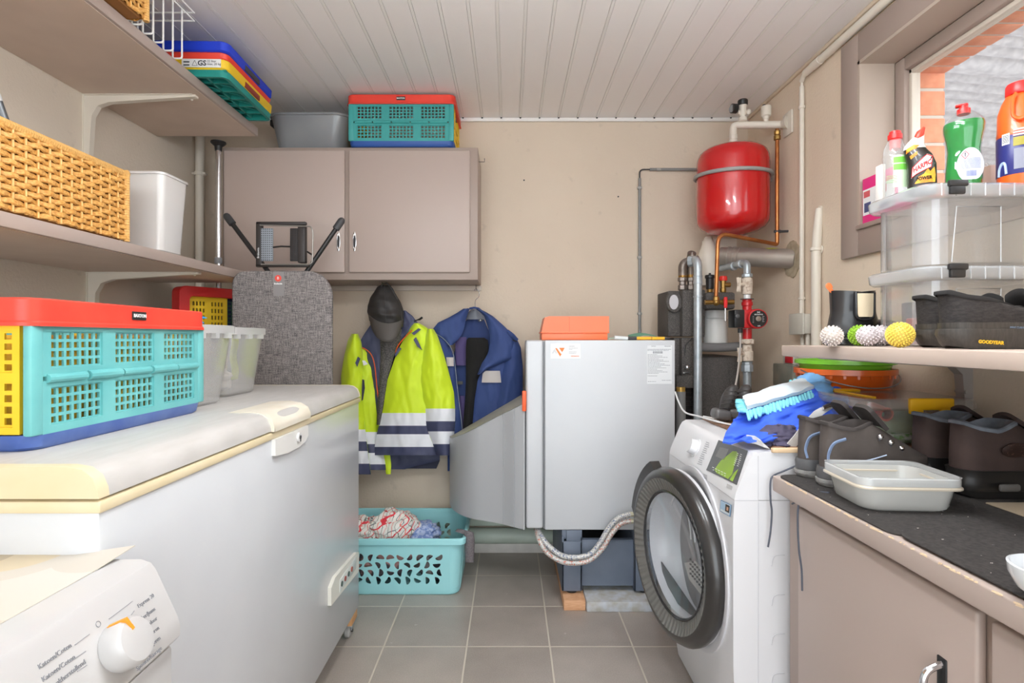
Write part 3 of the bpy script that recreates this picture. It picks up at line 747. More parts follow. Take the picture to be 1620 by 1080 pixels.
# ---------------------------------------------------------------- washing machine at the bottom corner of the picture
t = thing('washing_machine', (-.85, .53, 0), 'white washing machine in the near corner beside the freezer, seen with its dial', 'washing machine')
wy0, wy1 = .22, .822
m_wm = M('appliance_white', (200, 199, 199), .3, coat=.25)
MB().rbox(-1.13, -.497, wy0, wy1, .012, .748, .008).build('body', m_wm, t)
pp = [(-1.13, .752), (-.495, .752), (-.488, .76), (-.488, .775), (-.4915, .788), (-.524, .858), (-.531, .867), (-.545, .872), (-1.13, .872)]
MB().prism(pp, 'Y', wy0, wy1).build('control_panel', m_wm, t, ang=30)
MB().rbox(-1.12, -.505, wy0 + .005, wy1 - .005, 0, .014, .002).build('foot_plinth', m_dark, t)
nrm = Vector((.070, 0, .0325)).normalized(); vup = Vector((-.0325, 0, .070)).normalized(); uu = Vector((0, 1, 0))
def onp(px, py, d=0.0):
    """point on the sloping panel seen at a pixel"""
    p0 = Vector((-.5077, 0, .823)); o = Vector((0, 0, H)); dr = Vector(((px - CX) / F, 1, -(py - CY) / F))
    return o + dr * ((p0 - o).dot(nrm) / dr.dot(nrm)) + nrm * d
kc = onp(186, 1024)
R = Matrix(((uu.x, vup.x, nrm.x), (uu.y, vup.y, nrm.y), (uu.z, vup.z, nrm.z))).to_4x4()
mb = MB(); mb.lathe([(.030, 0), (.031, .003), (.0305, .024), (.027, .029), (.018, .031), (.001, .0312)], kc, 36, R); kn = mb.build('program_dial', m_wm, t, ang=40)
mb = MB(); o = mb.mark(); mb.box(-.0025, .0025, .018, .0315, .006, .0312); mb.box(-.0022, .0022, .014, .020, .029, .0318); mb.xf(o, Matrix.Translation(kc) @ R @ Matrix.Rotation(math.radians(12), 4, 'Z')); mb.build('dial_mark', M('orange_mark', (244, 158, 44), .5), kn)
mb = MB(); rnd = random.Random(3)
for (px, py, s, al) in ((243, 941, 'Express 20', 'RIGHT'), (245, 962, 'Donker/Jeans', 'RIGHT'), (248, 977, 'Outdoor', 'RIGHT'), (251, 992, 'Impregneren', 'RIGHT'), (253, 1008, 'Centrifugeren', 'RIGHT'), (255, 1024, 'Spoelen/Rincage', 'RIGHT'),
                      (60, 1056, 'Katoen/Coton', 'LEFT'), (66, 1076, 'Katoen/Coton', 'LEFT'), (74, 1092, 'Kreukherstellend', 'LEFT')):
    put_text(mb, s, onp(px, py, .0004), uu, vup, .0078, align=al)
for (a, b) in (((172, 979), (209, 951)), ((207, 973), (212, 966)), ((118, 1020), (141, 1003)), ((110, 1047), (135, 1030)), ((122, 1062), (137, 1052)), ((210, 998), (222, 988))):
    mb.tube([onp(a[0], a[1], .0005), onp(b[0], b[1], .0005)], .0005, 4)
c = onp(155, 987, .0005); mb.tube([c + (R.to_3x3() @ Vector((.0035 * math.cos(a * .52), .0035 * math.sin(a * .52), 0))) for a in range(12)], .0005, 4, closed=True)
mb.build('lettering', M('grey_print', (150, 152, 158), .6), t)
# oilcloth mat on the washing machine
def mat_pat():
    m, nt, b = NT('oilcloth'); g = nd(nt, 'ShaderNodeTexCoord'); v = nd(nt, 'ShaderNodeTexVoronoi'); v.inputs['Scale'].default_value = 6.0
    mp = nd(nt, 'ShaderNodeMapping'); mp.inputs['Scale'].default_value = (1.0, .8, 1); mp.inputs['Location'].default_value = (.31, .16, 0)
    nt.links.new(g.outputs['Object'], mp.inputs['Vector']); nt.links.new(mp.outputs[0], v.inputs['Vector'])
    r = nd(nt, 'ShaderNodeValToRGB'); r.color_ramp.interpolation = 'CONSTANT'; e = r.color_ramp.elements
    e[0].position = 0; e[0].color = rgb((186, 170, 140)); e[1].position = .26; e[1].color = rgb((212, 196, 164))
    for p_, c_ in ((.44, (206, 199, 187)), (.60, (214, 209, 200))): n = e.new(p_); n.color = rgb(c_)
    nt.links.new(v.outputs['Distance'], r.inputs['Fac']); nt.links.new(r.outputs['Color'], b.inputs['Base Color']); b.inputs['Roughness'].default_value = .35
    return m
def oil(u, v):
    x = lerp(-1.12, -.582, u); y = lerp(.25, .838, v)
    curl = max(0, (u - .86) / .14) * max(0, (v - .9) / .1)
    return (x + curl * .014, y + curl * .004, .8735 + curl * .012 + .0006 * nz(x * 9, y * 9))
tag(MB().surf(oil, 30, 30, th=.0012).build('oilcloth_mat', mat_pat()), 'beige patterned oilcloth mat with a curled corner lying on the washing machine', 'mat')

# ---------------------------------------------------------------- two clear bins behind the crate, a blue bag
m_clear = clear_mat('clear_bin_plastic', (226, 226, 226), 0.30, 0.2)
m_rimc = clear_mat('clear_bin_rim', (236, 236, 236), 0.55, 0.25)
def bin_(x1, y0, y1, z0, hh, label, cloth):
    t = thing('storage_bin', (x1 - .16, (y0+y1)/2, z0), label, 'storage bin', 'clear bins on the freezer')
    x0 = x1 - .30
    mb = MB(); mb.vbox(x0, x1 + .028, y0 - .012, y1 + .026, z0, z0 + hh, .022, 4, taper=.026, open_top=True, wall=.003); mb.build('body', m_clear, t)
    mb = MB(); o = mb.mark(); plate_rim(mb, x1 - x0 + .044, y1 - y0 + .054, 0, .024, .012); mb.xf(o, Matrix.Translation(((x0 + x1 + .028)/2, (y0 + y1 + .014)/2, z0 + hh - .022)))
    for k in range(3): mb.box(x1 + .02, x1 + .037, y0 + .01 + k * (y1 - y0 - .04) / 2, y0 + .03 + k * (y1 - y0 - .04) / 2, z0 + hh - .036, z0 + hh - .02)
    mb.build('rim', m_rimc, t)
    return t
zt = 1.0065
bin_(-.868, 1.49, 1.672, zt, .228, 'clear plastic bin next to the teal crate, with the blue bag on top', 0)
bin_(-.918, 1.79, 2.0, zt, .226, 'clear plastic bin nearest the ironing board, with a lime strap inside', 1)
def lump(c, r, seed, amp=.25, f=3.0, nu=28, nv=18):
    def fn(u, v):
        th = 2 * math.pi * u; ph = math.pi * v; d = Vector((math.sin(ph) * math.cos(th), math.sin(ph) * math.sin(th), -math.cos(ph)))
        k = 1 + amp * noise.noise(d * f + Vector((seed, seed * 2, 0))) + amp * .5 * noise.noise(d * f * 2.3 + Vector((seed, 0, seed)))
        return (c[0] + d.x * r[0] * k, c[1] + d.y * r[1] * k, c[2] + d.z * r[2] * k)
    return fn
m_cotton = M('off_white_cloth', (224, 214, 200), .9, bump=.3, bscale=300)
m_lime = M('lime_strap', (206, 222, 96), .7)
tag(MB().surf(lump((-1.03, 1.58, zt + .052), (.12, .06, .045), 2), 28, 18).build('white_cloth', m_cotton), 'crumpled off-white cloth at the bottom of the bin next to the crate', 'cloth')
tag(MB().surf(lump((-1.02, 1.875, zt + .055), (.075, .06, .05), 5), 28, 18).build('white_cloth', m_cotton), 'ball of off-white cloth in the bin nearest the ironing board', 'cloth')
def strap(x, y0, y1, z0, z1): return MB().surf(lambda u, v: (x + .004 * math.sin(v * 9), lerp(y0, y1, u), lerp(z0, z1, v)), 3, 12, th=.002)
tag(strap(-.945, 1.885, 1.93, zt + .05, zt + .20).build('lime_strap', m_lime), 'lime strap hanging inside the bin nearest the ironing board', 'strap')
tag(strap(-.893, 1.50, 1.545, zt + .05, zt + .20).build('lime_strap', m_lime), 'lime strap in the bin beside the teal crate', 'strap')
tag(MB().surf(lump((-.985, 1.585, zt + .240), (.10, .055, .026), 9, .5, 4), 36, 20).build('blue_bag', M('blue_film', (52, 156, 222), .25, coat=.3)), 'crumpled bright blue plastic bag on the bin beside the crate', 'bag')

# ---------------------------------------------------------------- ironing board standing behind the freezer
m_fab = None
def fabric():
    m, nt, b = NT('ironing_cover')
    f1, _ = noise_fac(nt, 26, 3, .3, .7, (1, 1, 12)); f2, _ = noise_fac(nt, 26, 3, .3, .7, (12, 1, 1)); f3, _ = noise_fac(nt, 250, 2, .3, .7)
    a = nd(nt, 'ShaderNodeMath', operation='ADD'); nt.links.new(f1, a.inputs[0]); nt.links.new(f2, a.inputs[1])
    a2 = nd(nt, 'ShaderNodeMath', operation='ADD'); nt.links.new(a.outputs[0], a2.inputs[0]); nt.links.new(f3, a2.inputs[1])
    r = nd(nt, 'ShaderNodeValToRGB'); r.color_ramp.elements[0].color = rgb((86, 82, 84)); r.color_ramp.elements[1].color = rgb((160, 153, 150))
    d = nd(nt, 'ShaderNodeMath', operation='DIVIDE'); d.inputs[1].default_value = 3; nt.links.new(a2.outputs[0], d.inputs[0]); nt.links.new(d.outputs[0], r.inputs['Fac'])
    r.color_ramp.elements[0].position = .3; r.color_ramp.elements[1].position = .72
    nt.links.new(r.outputs['Color'], b.inputs['Base Color']); b.inputs['Roughness'].default_value = .9
    return m
Yi = 2.46
x0, x1 = X_(366, Yi), X_(524, Yi); ztop = Z_(428, Yi)
t = thing('ironing_board', ((x0+x1)/2, Yi, 0), 'grey tweed ironing board standing upright behind the chest freezer', 'ironing board')
poly = []
def rc(cx, cz, r, a0, a1): return [(cx + r*math.cos(math.radians(lerp(a0, a1, k/8))), cz + r*math.sin(math.radians(lerp(a0, a1, k/8)))) for k in range(9)]
poly = rc(x1 - .11, ztop - .11, .11, 0, 90) + rc(x0 + .06, ztop - .06, .06, 90, 180) + [(x0, .55)] + [(x0 + .07, .22), (x0 + .15, .04), ((x0+x1)/2 - .03, .002), ((x0+x1)/2 + .03, .002), (x1 - .15, .04), (x1 - .07, .22), (x1, .55)]
b = bmesh.new(); vv = [b.verts.new((p[0], Yi, p[1])) for p in poly]; fc = b.faces.new(vv)
r_ = bmesh.ops.extrude_face_region(b, geom=[fc]); bmesh.ops.translate(b, verts=[v for v in r_['geom'] if isinstance(v, bmesh.types.BMVert)], vec=(0, .035, 0))
bmesh.ops.recalc_face_normals(b, faces=b.faces); bmesh.ops.bevel(b, geom=[e for e in b.edges if abs(e.verts[0].co.y - e.verts[1].co.y) < 1e-6], offset=.010, segments=3, profile=.5, affect='EDGES')
MB().bm(b).build('cover', fabric(), t, ang=50); b.free()
c = at(441, 455, Yi - .002)
g = MB().box(c.x - .024, c.x + .024, Yi - .0025, Yi + .001, c.z - .036, ztop - .004).build('tag_label', M('tag_grey', (142, 138, 138), .7), t)
mb = MB(); cc = at(440, 440, Yi - .003); mb.cyl((cc.x, Yi - .0024, cc.z), (cc.x, Yi - .0036, cc.z), .0145, n=24); rr = mb.build('tag_logo', M('tag_red', (236, 84, 70), .6), g)
mb = MB(); put_text(mb, 'B', (cc.x, Yi - .0042, cc.z), (1,0,0), (0,0,1), .017); put_text(mb, 'Brabantia', (cc.x, Yi - .0032, cc.z - .024), (1,0,0), (0,0,1), .0095, bold=.0003); mb.build('lettering', m_paper, g)
# black tube legs with rubber ends
Yl = Yi + .05
for (a, bq) in (((358, 341), (430, 437)), ((541, 348), (478, 440))):
    A, B = at(a[0], a[1], Yl + .03), at(bq[0], bq[1], Yl); d = (A - B).normalized()
    lg = MB().cyl(B, A, .0105, n=16).build('leg', m_black, t)
    MB().tube([A - d * .052, A - d * .05, A - d * .004, A + d * .006, A + d * .011], [.013, .0165, .0165, .012, .004], 18).build('rubber_foot', m_dark, lg)
# iron rest: frame with two perforated pads
Yr = Yi + .02
fr = MB()
A = [at(404, 350, Yr), at(484, 352, Yr), at(489, 420, Yr), at(404, 422, Yr)]
fr.rbox(A[0].x, A[0].x + .03, Yr, Yr + .02, A[3].z, A[0].z, .006); fr.rbox(A[0].x, A[1].x, Yr, Yr + .02, A[0].z - .016, A[0].z, .006); fr.rbox(A[0].x, A[1].x + .012, Yr, Yr + .02, A[3].z, A[3].z + .014, .004)
fr.rbox(at(472, 0, Yr).x, at(484, 0, Yr).x, Yr - .012, Yr + .02, Z_(416, Yr), Z_(357, Yr), .005)
irs = fr.build('iron_rest', M('iron_rest_black', (52, 47, 46), .5), t)
for (pa, pb, mm) in ((413, 432, M('silicone_grey', (146, 152, 160), .6)), (459, 473, M('silicone_dark', (44, 40, 40), .6))):
    mb = MB(); xa, xb = X_(pa, Yr), X_(pb, Yr); za, zb = Z_(413, Yr), Z_(361, Yr)
    mb.rbox(xa, xb, Yr - .004, Yr + .006, za, zb, .003); pd = mb.build('pad', mm, irs)
    mb = MB(); nx = 6 if pb - pa > 15 else 4
    for i in range(nx):
        for j in range(15): mb.box(lerp(xa, xb, (i + .35) / nx), lerp(xa, xb, (i + .75) / nx), Yr - .0046, Yr - .003, lerp(za, zb, (j + .3) / 15), lerp(za, zb, (j + .75) / 15))
    mb.build('perforation', M('pad_holes', (40, 40, 44), .8), pd) if False else tag(mb.build('pad_dots', M('pad_holes', (44, 44, 48), .8), t), kind='stuff')
mb = MB(); mb.tube(bend([at(411, 356, Yr - .01), at(492, 358, Yr - .02), at(495, 366, Yr - .02), at(494, 414, Yr - .02), at(490, 418, Yr - .02), at(413, 418, Yr - .01)], .012), .0032, 8); mb.build('wire_guard', M('wire_steel', (150, 146, 140), .35, .5), irs)
mb = MB(); mb.tube([at(432, 391, Yr), at(445, 389.5, Yr), at(459, 390, Yr)], .004, 8); mb.tube([at(486, 398, Yr + .01), at(494, 403, Yr)], .004, 8); mb.build('hinge_rod', m_black, irs)
mb = MB(); put_text(mb, 'Brabantia', at(408.5, 400, Yr - .0006), (0,0,1), (-1,0,0), .0125); mb.build('lettering', m_paper, irs)

# ---------------------------------------------------------------- wall cabinet
cy0 = 2.81
cxa, cxb = X_(352, cy0), X_(756, cy0); cz0, cz1 = 1.492, 2.163
t = thing('wall_cabinet', ((cxa+cxb)/2, (cy0+YB)/2, cz0), 'taupe two-door wall cabinet hanging on the back wall above the jackets', 'cabinet')
MB().rbox(cxa, cxb, cy0, YB, cz0, cz1, .004).build('carcass', m_taupe2, t)
for (pa, pb, hx_) in ((356, 546.5, 535.5), (553, 744, 561)):
    xa, xb = X_(pa, cy0), X_(pb, cy0); za, zb = Z_(431.5, cy0), Z_(239, cy0)
    d = MB(); d.rbox(xa, xb, cy0 - .017, cy0 - .001, za, zb, .006, 3); d = d.build('door', m_taupe, t)
    p = at(hx_, 382, cy0 - .018)
    mb = MB(); o = mb.mark(); mb.lathe([(.0092, 0), (.0095, .003), (.0075, .0045), (.006, .003)], (0,0,0), 24, Matrix.Rotation(math.radians(90), 4, 'X') , cap=False); 
    for i in range(o, len(mb.v)): mb.v[i] = Vector((mb.v[i].x * .95, mb.v[i].y, mb.v[i].z * 5.2))
    mb.xf(o, Matrix.Translation(p)); hh = mb.build('handle', m_chrome, d)
    mb = MB(); mb.rbox(p.x - .0062, p.x + .0062, cy0 - .0195, cy0 - .016, p.z - .034, p.z + .034, .003); mb.build('handle_recess', m_dark, d)
MB().rbox(cxa, cxb + .004, YB - .02, YB, cz0 - .03, cz0, .004).build('wall_rail', M('rail_paint', (206, 194, 182), .6), t)
t = thing('wall_hook', (cxb, cy0 + .1, 2.1), 'small wire hook screwed into the side of the wall cabinet', 'hook')
p = at(756, 256, cy0 + .08); MB().tube([(cxb - .002, p.y, p.z), (cxb + .03, p.y, p.z), (cxb + .03, p.y, p.z + .018)], .0018, 8).build('hook', m_dark, t)
# grey basin on the cabinet
t = thing('wash_basin', (X_(488, 2.93), 2.96, cz1), 'grey plastic washing-up basin on top of the wall cabinet', 'basin')
m_bas = M('basin_grey', (140, 142, 144), .3, coat=.2, col2=(132, 134, 137), scale=6)
xa, xb = X_(426, 2.86), X_(551, 2.86)
MB().vbox(xa, xb, 2.835, 3.10, cz1 + .001, cz1 + .185, .07, 8, taper=.03, open_top=True, wall=.003, rim=.008).build('body', m_bas, t, ang=40)
MB().rbox(xa - .016, xa + .004, 2.90, 3.02, cz1 + .145, cz1 + .178, .006).build('handle', m_black, t)

# ---------------------------------------------------------------- chrome pole and pipe in the corner
Yp = 2.775
t = thing('telescopic_pole', (X_(346, Yp), Yp, 0), 'thin chrome pole with a black rubber head standing beside the wall cabinet', 'pole')
xp = X_(345.5, Yp)
MB().cyl((xp, Yp, .01), (xp, Yp, 2.16), .0135, n=18).build('tube', m_chrome, t)
MB().lathe([(.016, 0), (.018, .004), (.018, .025), (.016, .03)], (xp, Yp, Z_(417, Yp)), 18).build('collar', M('collar_grey', (150, 152, 156), .4), t)
mb = MB(); mb.lathe([(.016, -.035), (.018, -.012), (.028, -.004), (.036, .004), (.036, .010)], (xp, Yp, 2.168), 24); mb.build('rubber_head', m_black, t)
mb = MB(); mb.lathe([(.022, 0), (.022, .02), (.015, .03)], (xp, Yp, 0), 20); mb.build('rubber_foot', m_black, t)
t = thing('wall_pipe', (XL + .035, 3.02, 0), 'cream pipe running down the wall in the corner behind the shelves', 'pipe')
xq = X_(316, 3.0)
MB().cyl((xq, 3.0, 0), (xq, 3.0, ZC), .0215, n=20).build('pipe', m_pipe, t)
for z in (Z_(275, 3.0), 1.0): 
    mb = MB(); mb.lathe([(.025, -.01), (.027, -.008), (.027, .008), (.025, .01)], (xq, 3.0, z), 20); mb.rbox(xq - .036, xq + .036, 2.985, 3.012, z - .006, z + .006, .003); mb.build('clamp', m_pipe, t)
# ---------------------------------------------------------------- clothes: sheets shaped by rows of (height, edge, edge)
def rows_surf(rows, Yc, bulge=.03, fold=.010, seed=0.0, power=.8, fs=(.075, .022)):
    p0, p1 = rows[0][0], rows[-1][0]
    def S(u, v):
        py = lerp(p0, p1, v); L, R = interp(rows, py)[:2]
        px = lerp(L, R, u)
        Y = Yc - bulge * max(0.0, math.sin(math.pi * u)) ** power + fold * (noise.noise(Vector((px * fs[0] + py * .02, py * fs[1], seed))) + .5 * noise.noise(Vector((px * fs[0] * 2 - py * .03, py * fs[1] * 2.4, seed + 4))))
        return at(px, py, Y)
    def vof(py): return (py - p0) / (p1 - p0)
    return S, vof
def sub(S, v0, v1, off=0.0, u0=0.0, u1=1.0): return lambda u, v: S(lerp(u0, u1, u), lerp(v0, v1, v)) + Vector((0, -off, 0))
def sheet(S, name, m, parent, nu=22, nv=40, v0=0, v1=1, off=0.0, th=.004, u0=0.0, u1=1.0):
    return MB().surf(sub(S, v0, v1, off, u0, u1), nu, nv, th=-th).build(name, m, parent, ang=60)
m_hv = M('hivis_yellow', (214, 240, 34), .55, bump=.12, bscale=500, sheen=.2)
m_nav = M('navy_nylon', (70, 74, 104), .55, bump=.1, bscale=400)
m_navd = M('navy_lining', (50, 52, 74), .7)
m_refl = M('reflective_tape', (238, 240, 246), .4)
m_orange = M('orange_piping', (240, 96, 32), .5)
t = thing('hivis_jacket', at(630, 735, 3.0), 'lime yellow high-visibility jacket with white bands hanging under the wall cabinet', 'jacket')
YJ = 3.0
# back
rb = [(500, 600, 645), (520, 585, 672), (550, 562, 688), (650, 560, 694), (728, 563, 696), (742, 570, 690)]
S, vo = rows_surf(rb, 3.055, .01, .006, 3); sheet(S, 'back_panel', m_navd, t, v1=vo(741))
rl_ = [(700, 572, 694), (728, 580, 696), (742, 585, 640)]
S, vo = rows_surf(rl_, 3.03, .012, .008, 5); sheet(S, 'back_hem', m_nav, t, nv=14)
# left lining and right collar
S, vo = rows_surf([(508, 590, 604), (530, 575, 606), (546, 566, 606), (556, 578, 606), (600, 590, 606), (660, 597, 606)], 2.975, .012, .012, 8); sheet(S, 'collar', m_nav, t)
S, vo = rows_surf([(491, 637, 642), (500, 634, 653), (512, 632, 662), (520, 630, 652), (530, 628, 642), (540, 627, 634)], 2.97, .012, .010, 11); sheet(S, 'collar', m_nav, t, nv=24)
def banded(rows, Yc, bulge, seed, name, bands, nu=20, nv=44, cl=False, fold=.011):
    S, vo = rows_surf(rows, Yc, bulge, fold, seed)
    if cl:
        base = S
        def S2(u, v):   # closed tube: front half then back half
            f = u * 2 if u <= .5 else (1 - u) * 2
            p = base(f, v); 
            if u > .5: p = p + Vector((0, 2 * (Yc - p.y) * .55, 0))
            return p
        o = MB().surf(S2, nu * 2, nv).build(name, m_hv, t, ang=70)
    else: o = sheet(S, name, m_hv, t, nu, nv)
    for (a, b, m, nm) in bands:
        MB().surf(sub(S, vo(a), vo(b), .0035), nu, 6, th=-.003).build(nm, m, o, ang=60)
    return o
lf = [(540, 557, 570), (548, 554, 576), (556, 552, 584), (566, 550, 589), (580, 550, 592), (600, 551, 594), (640, 554, 601), (662, 556, 603), (683, 558, 598), (710, 561, 606), (742, 563, 612)]
banded(lf, 2.99, .030, 1, 'front_panel', [(683, 702, m_refl, 'reflective_band'), (702, 716, m_nav, 'navy_band'), (716, 734, m_refl, 'reflective_band'), (734, 743, m_nav, 'navy_band')])
rf = [(511, 655, 663), (518, 648, 676), (530, 642, 688), (545, 634, 692), (560, 627, 694), (580, 620, 692), (600, 613, 690), (620, 609, 690), (650, 604, 690), (672, 600, 690), (687, 596, 692), (706, 593, 694), (719, 593, 696)]
banded(rf, 2.965, .040, 2, 'front_panel', [(653, 673, m_refl, 'reflective_band'), (673, 686.5, m_nav, 'navy_band'), (686.5, 706.5, m_refl, 'reflective_band'), (706.5, 719.5, m_nav, 'navy_band')], nu=28)
sl = [(528, 556, 566), (540, 550, 572), (560, 545, 574), (590, 540, 574), (640, 540, 575), (677, 545, 578), (712, 550, 582), (749, 552, 587)]
banded(sl, 2.955, .045, 6, 'sleeve', [(679, 698, m_refl, 'reflective_band'), (698, 713, m_nav, 'navy_band'), (713, 733, m_refl, 'reflective_band'), (733, 750, m_nav, 'navy_band')], cl=True)
sr = [(520, 676, 686), (530, 672, 692), (545, 670, 697), (560, 668, 702), (580, 664, 708), (600, 663, 713), (620, 665, 718), (646, 671, 720), (666, 673, 720), (682, 677, 719), (702, 685, 717), (719, 691, 716)]
banded(sr, 2.945, .050, 9, 'sleeve', [(646, 666, m_refl, 'reflective_band'), (666, 682, m_nav, 'navy_band'), (682, 702, m_refl, 'reflective_band'), (702, 720, m_nav, 'navy_band')], cl=True)
def piping(pts, Y, m=m_orange, r=.0028, name='piping', par=None):
    return MB().tube(spline([at(a, b, Y) for a, b in pts], 5), r, 8).build(name, m, par or t)
piping([(565, 548), (578, 552), (588, 562), (593, 580), (596, 610), (600, 640), (602, 650)], 2.958)
piping([(662, 516), (650, 524), (638, 536), (629, 548), (625, 560)], 2.94)
def patch(poly, Y, m, name, par=None, th=.004):
    mb = MB(); pts = [at(a, b, Y) for a, b in poly]; n = len(pts)
    mb.add(pts + [p + Vector((0, th, 0)) for p in pts], [tuple(range(n)), tuple(reversed(range(n, 2*n)))] + [(i, n+i, n+(i+1) % n, (i+1) % n) for i in range(n)])
    return mb.build(name, m, par or t, flat=True)
patch([(651, 527), (662, 519), (666, 521), (655, 530)], 2.91, m_nav, 'velcro_tab')
patch([(624, 560), (631, 549), (635, 551), (626, 564)], 2.925, m_nav, 'velcro_tab')
patch([(654, 537), (658, 533), (662, 541), (668, 554), (660, 548)], 2.905, m_nav, 'pocket_flap')
patch([(562, 574), (566, 564), (570, 567), (565, 580)], 2.895, m_nav, 'pocket_flap')
patch([(573, 600), (576, 601), (577, 614), (574, 632), (572, 634)], 2.898, m_navd, 'pocket_zip')
patch([(573, 570), (577, 570), (582, 576), (575, 578)], 2.93, m_refl, 'reflective_corner')
S, vo = rows_surf([(717, 607, 617), (735, 608, 619), (750, 611, 618)], 2.99, .004, .003, 2); sheet(S, 'storm_strip', m_hv, t, 4, 8)
MB().tube([at(655, 508, 2.96), at(660, 506, 2.96), at(664, 505, 2.955), at(668, 502, 2.95)], [.003, .003, .006, .006], 8).build('cord_toggle', m_black, t)
MB().tube([(X_(611, 3.02), 2.90, cz0 + .004), (X_(611, 3.02), 2.95, cz0 - .008), at(611, 462, 3.0), at(611, 520, 3.03)], .002, 8).build('hanging_loop', m_dark, t)
# grey scarf inside the jacket, black cap hanging over its collar
m_scarf = M('grey_knit', (108, 104, 102), .95, col2=(74, 72, 72), scale=140, lo=.4, hi=.6)
S, vo = rows_surf([(520, 600, 636), (535, 601, 634), (560, 602, 624), (600, 600, 613), (640, 597, 607), (672, 596, 601)], 2.955, .020, .008, 14)
tag(MB().surf(S, 16, 40, th=-.006).build('grey_scarf', m_scarf, ang=60), 'grey knitted scarf hanging inside the open yellow jacket', 'scarf')
m_cap = M('cap_black', (50, 47, 46), .6, bump=.1, bscale=300); m_brim = M('cap_brim', (78, 73, 69), .6)
t = thing('baseball_cap', at(611, 500, 2.86), 'black baseball cap hanging by its strap over the yellow jacket', 'cap')
def crown(u, v):
    a = lerp(-math.pi / 2, math.pi / 2, u)   # across, front side
    k = interp([(0, 451, 6, .02), (.08, 454, 12, .035), (.2, 463, 17, .06), (.38, 474, 24, .08), (.55, 486, 28, .095), (.75, 497, 29, .10), (1, 512, 27, .085)], v)
    py, w, d = k; cx = lerp(608, 611, v)
    w *= 1 + .05 * nz(u * 4, v * 5, 2); d *= 1 + .16 * nz(u * 5, v * 6, 7)
    px = cx + w * math.sin(a); return at(px, py + 5 * math.sin(a) * v, 2.925 - d * math.cos(a))
MB().surf(crown, 30, 30, th=-.003).build('crown', m_cap, t, ang=60)
def brim(u, v):
    q = u * 2 - 1
    px = 610.5 + 27 * q * (1 - .10 * v * v); py = 502 + 3 * q + 9 * (1 - q * q) + v * 29 * math.sqrt(max(0, 1 - .80 * q ** 4))
    return at(px, py, 2.885 - .070 * math.sqrt(max(0, 1 - q * q * .92)) - .035 * v * (1 - q * q) )
MB().surf(brim, 26, 14, th=-.004).build('brim', m_brim, t, ang=60)
MB().tube([at(603, 454, 2.90), at(605, 449, 2.90), at(612, 447.5, 2.90), at(617, 453, 2.90), at(627, 470, 2.89), at(634, 490, 2.88), at(636, 505, 2.88)], .005, 8).build('strap', m_cap, t)
MB().tube([crown(.5, v / 14) + Vector((0, -.001, 0)) for v in range(15)], .0012, 6).build('seam', m_dark, t)
MB().tube([brim(u / 26, .93) + Vector((0, -.0025, 0)) for u in range(27)], .001, 6).build('brim_stitching', m_cap, t)

# navy work jacket on a hanger
m_nj = M('navy_twill', (54, 74, 128), .75, bump=.12, bscale=500); m_njd = M('navy_twill_inside', (48, 66, 116), .8); m_pur = M('purple_lining', (86, 74, 122), .8)
m_silver = M('grey_reflector', (196, 188, 184), .5)
t = thing('work_jacket', at(765, 745, 3.0), 'navy blue work jacket open on a grey hanger next to the yellow jacket', 'jacket')
S, vo = rows_surf([(500, 742, 764), (510, 735, 768), (530, 725, 776), (560, 718, 780), (600, 716, 775), (690, 722, 760), (745, 722, 760)], 3.06, .008, .01, 21); sheet(S, 'back_panel', m_njd, t)
S, vo = rows_surf([(533, 720, 738), (578, 721, 738)], 3.035, .006, .003, 22); sheet(S, 'inner_pocket', m_pur, t, 8, 12)
S, vo = rows_surf([(626, 727, 735), (690, 729, 737)], 3.035, .006, .003, 23); sheet(S, 'inner_pocket', m_pur, t, 8, 12)
patch([(724, 603), (732, 603), (732, 608), (724, 608)], 3.02, m_black, 'fastening_tab')
S, vo = rows_surf([(528, 686, 697), (545, 688, 711), (568, 694, 719), (617, 700, 725), (665, 706, 731), (690, 708, 733), (745, 708, 735)], 3.0, .022, .01, 24); lfp = sheet(S, 'front_panel', m_nj, t)
S, vo = rows_surf([(488, 733, 743), (494, 724, 741), (502, 710, 738), (510, 693, 736), (520, 685, 734), (530, 689, 730), (538, 700, 724), (546, 708, 716)], 2.985, .024, .008, 25); sheet(S, 'lapel', m_nj, t)
S, vo = rows_surf([(565, 766, 812), (590, 755, 816), (610, 751, 816), (640, 748, 814), (700, 746, 812), (745, 745, 810)], 2.995, .030, .011, 26); rfp = sheet(S, 'front_panel', m_nj, t)
S, vo = rows_surf([(530, 802, 812), (536, 800, 818), (550, 797, 824), (580, 794, 827), (620, 785, 827), (640, 780, 826), (700, 778, 826), (745, 780, 826)], 2.985, .045, .012, 27)
def S2(u, v):
    f = u * 2 if u <= .5 else (1 - u) * 2
    p = S(f, v); return p + Vector((0, 2 * (2.985 - p.y) * .5, 0)) if u > .5 else p
MB().surf(S2, 40, 44).build('sleeve', m_nj, t, ang=70)
S, vo = rows_surf([(488, 752, 758), (494, 760, 770), (500, 766, 780), (515, 771, 797), (530, 775, 812), (545, 775, 815), (558, 772, 816), (566, 768, 815), (573, 763, 797), (582, 759, 775), (592, 755, 761)], 2.955, .030, .008, 28); sheet(S, 'lapel', m_nj, t, 24, 44)
MB().tube([at(743, 488, 2.99), at(750, 486.5, 2.98), at(757, 488, 2.985), at(764, 494, 2.985)], .006, 8).build('collar', m_nj, t)
MB().surf(rows_surf([(586.5, 764, 791), (605, 762, 793)], 2.955, .010, .003, 3)[0], 10, 6, th=-.003).build('reflective_patch', m_silver, rfp)
MB().surf(rows_surf([(565, 706, 717.5), (579, 707, 718)], 2.965, .006, .002, 3)[0], 6, 6, th=-.003).build('reflective_patch', m_silver, lfp)
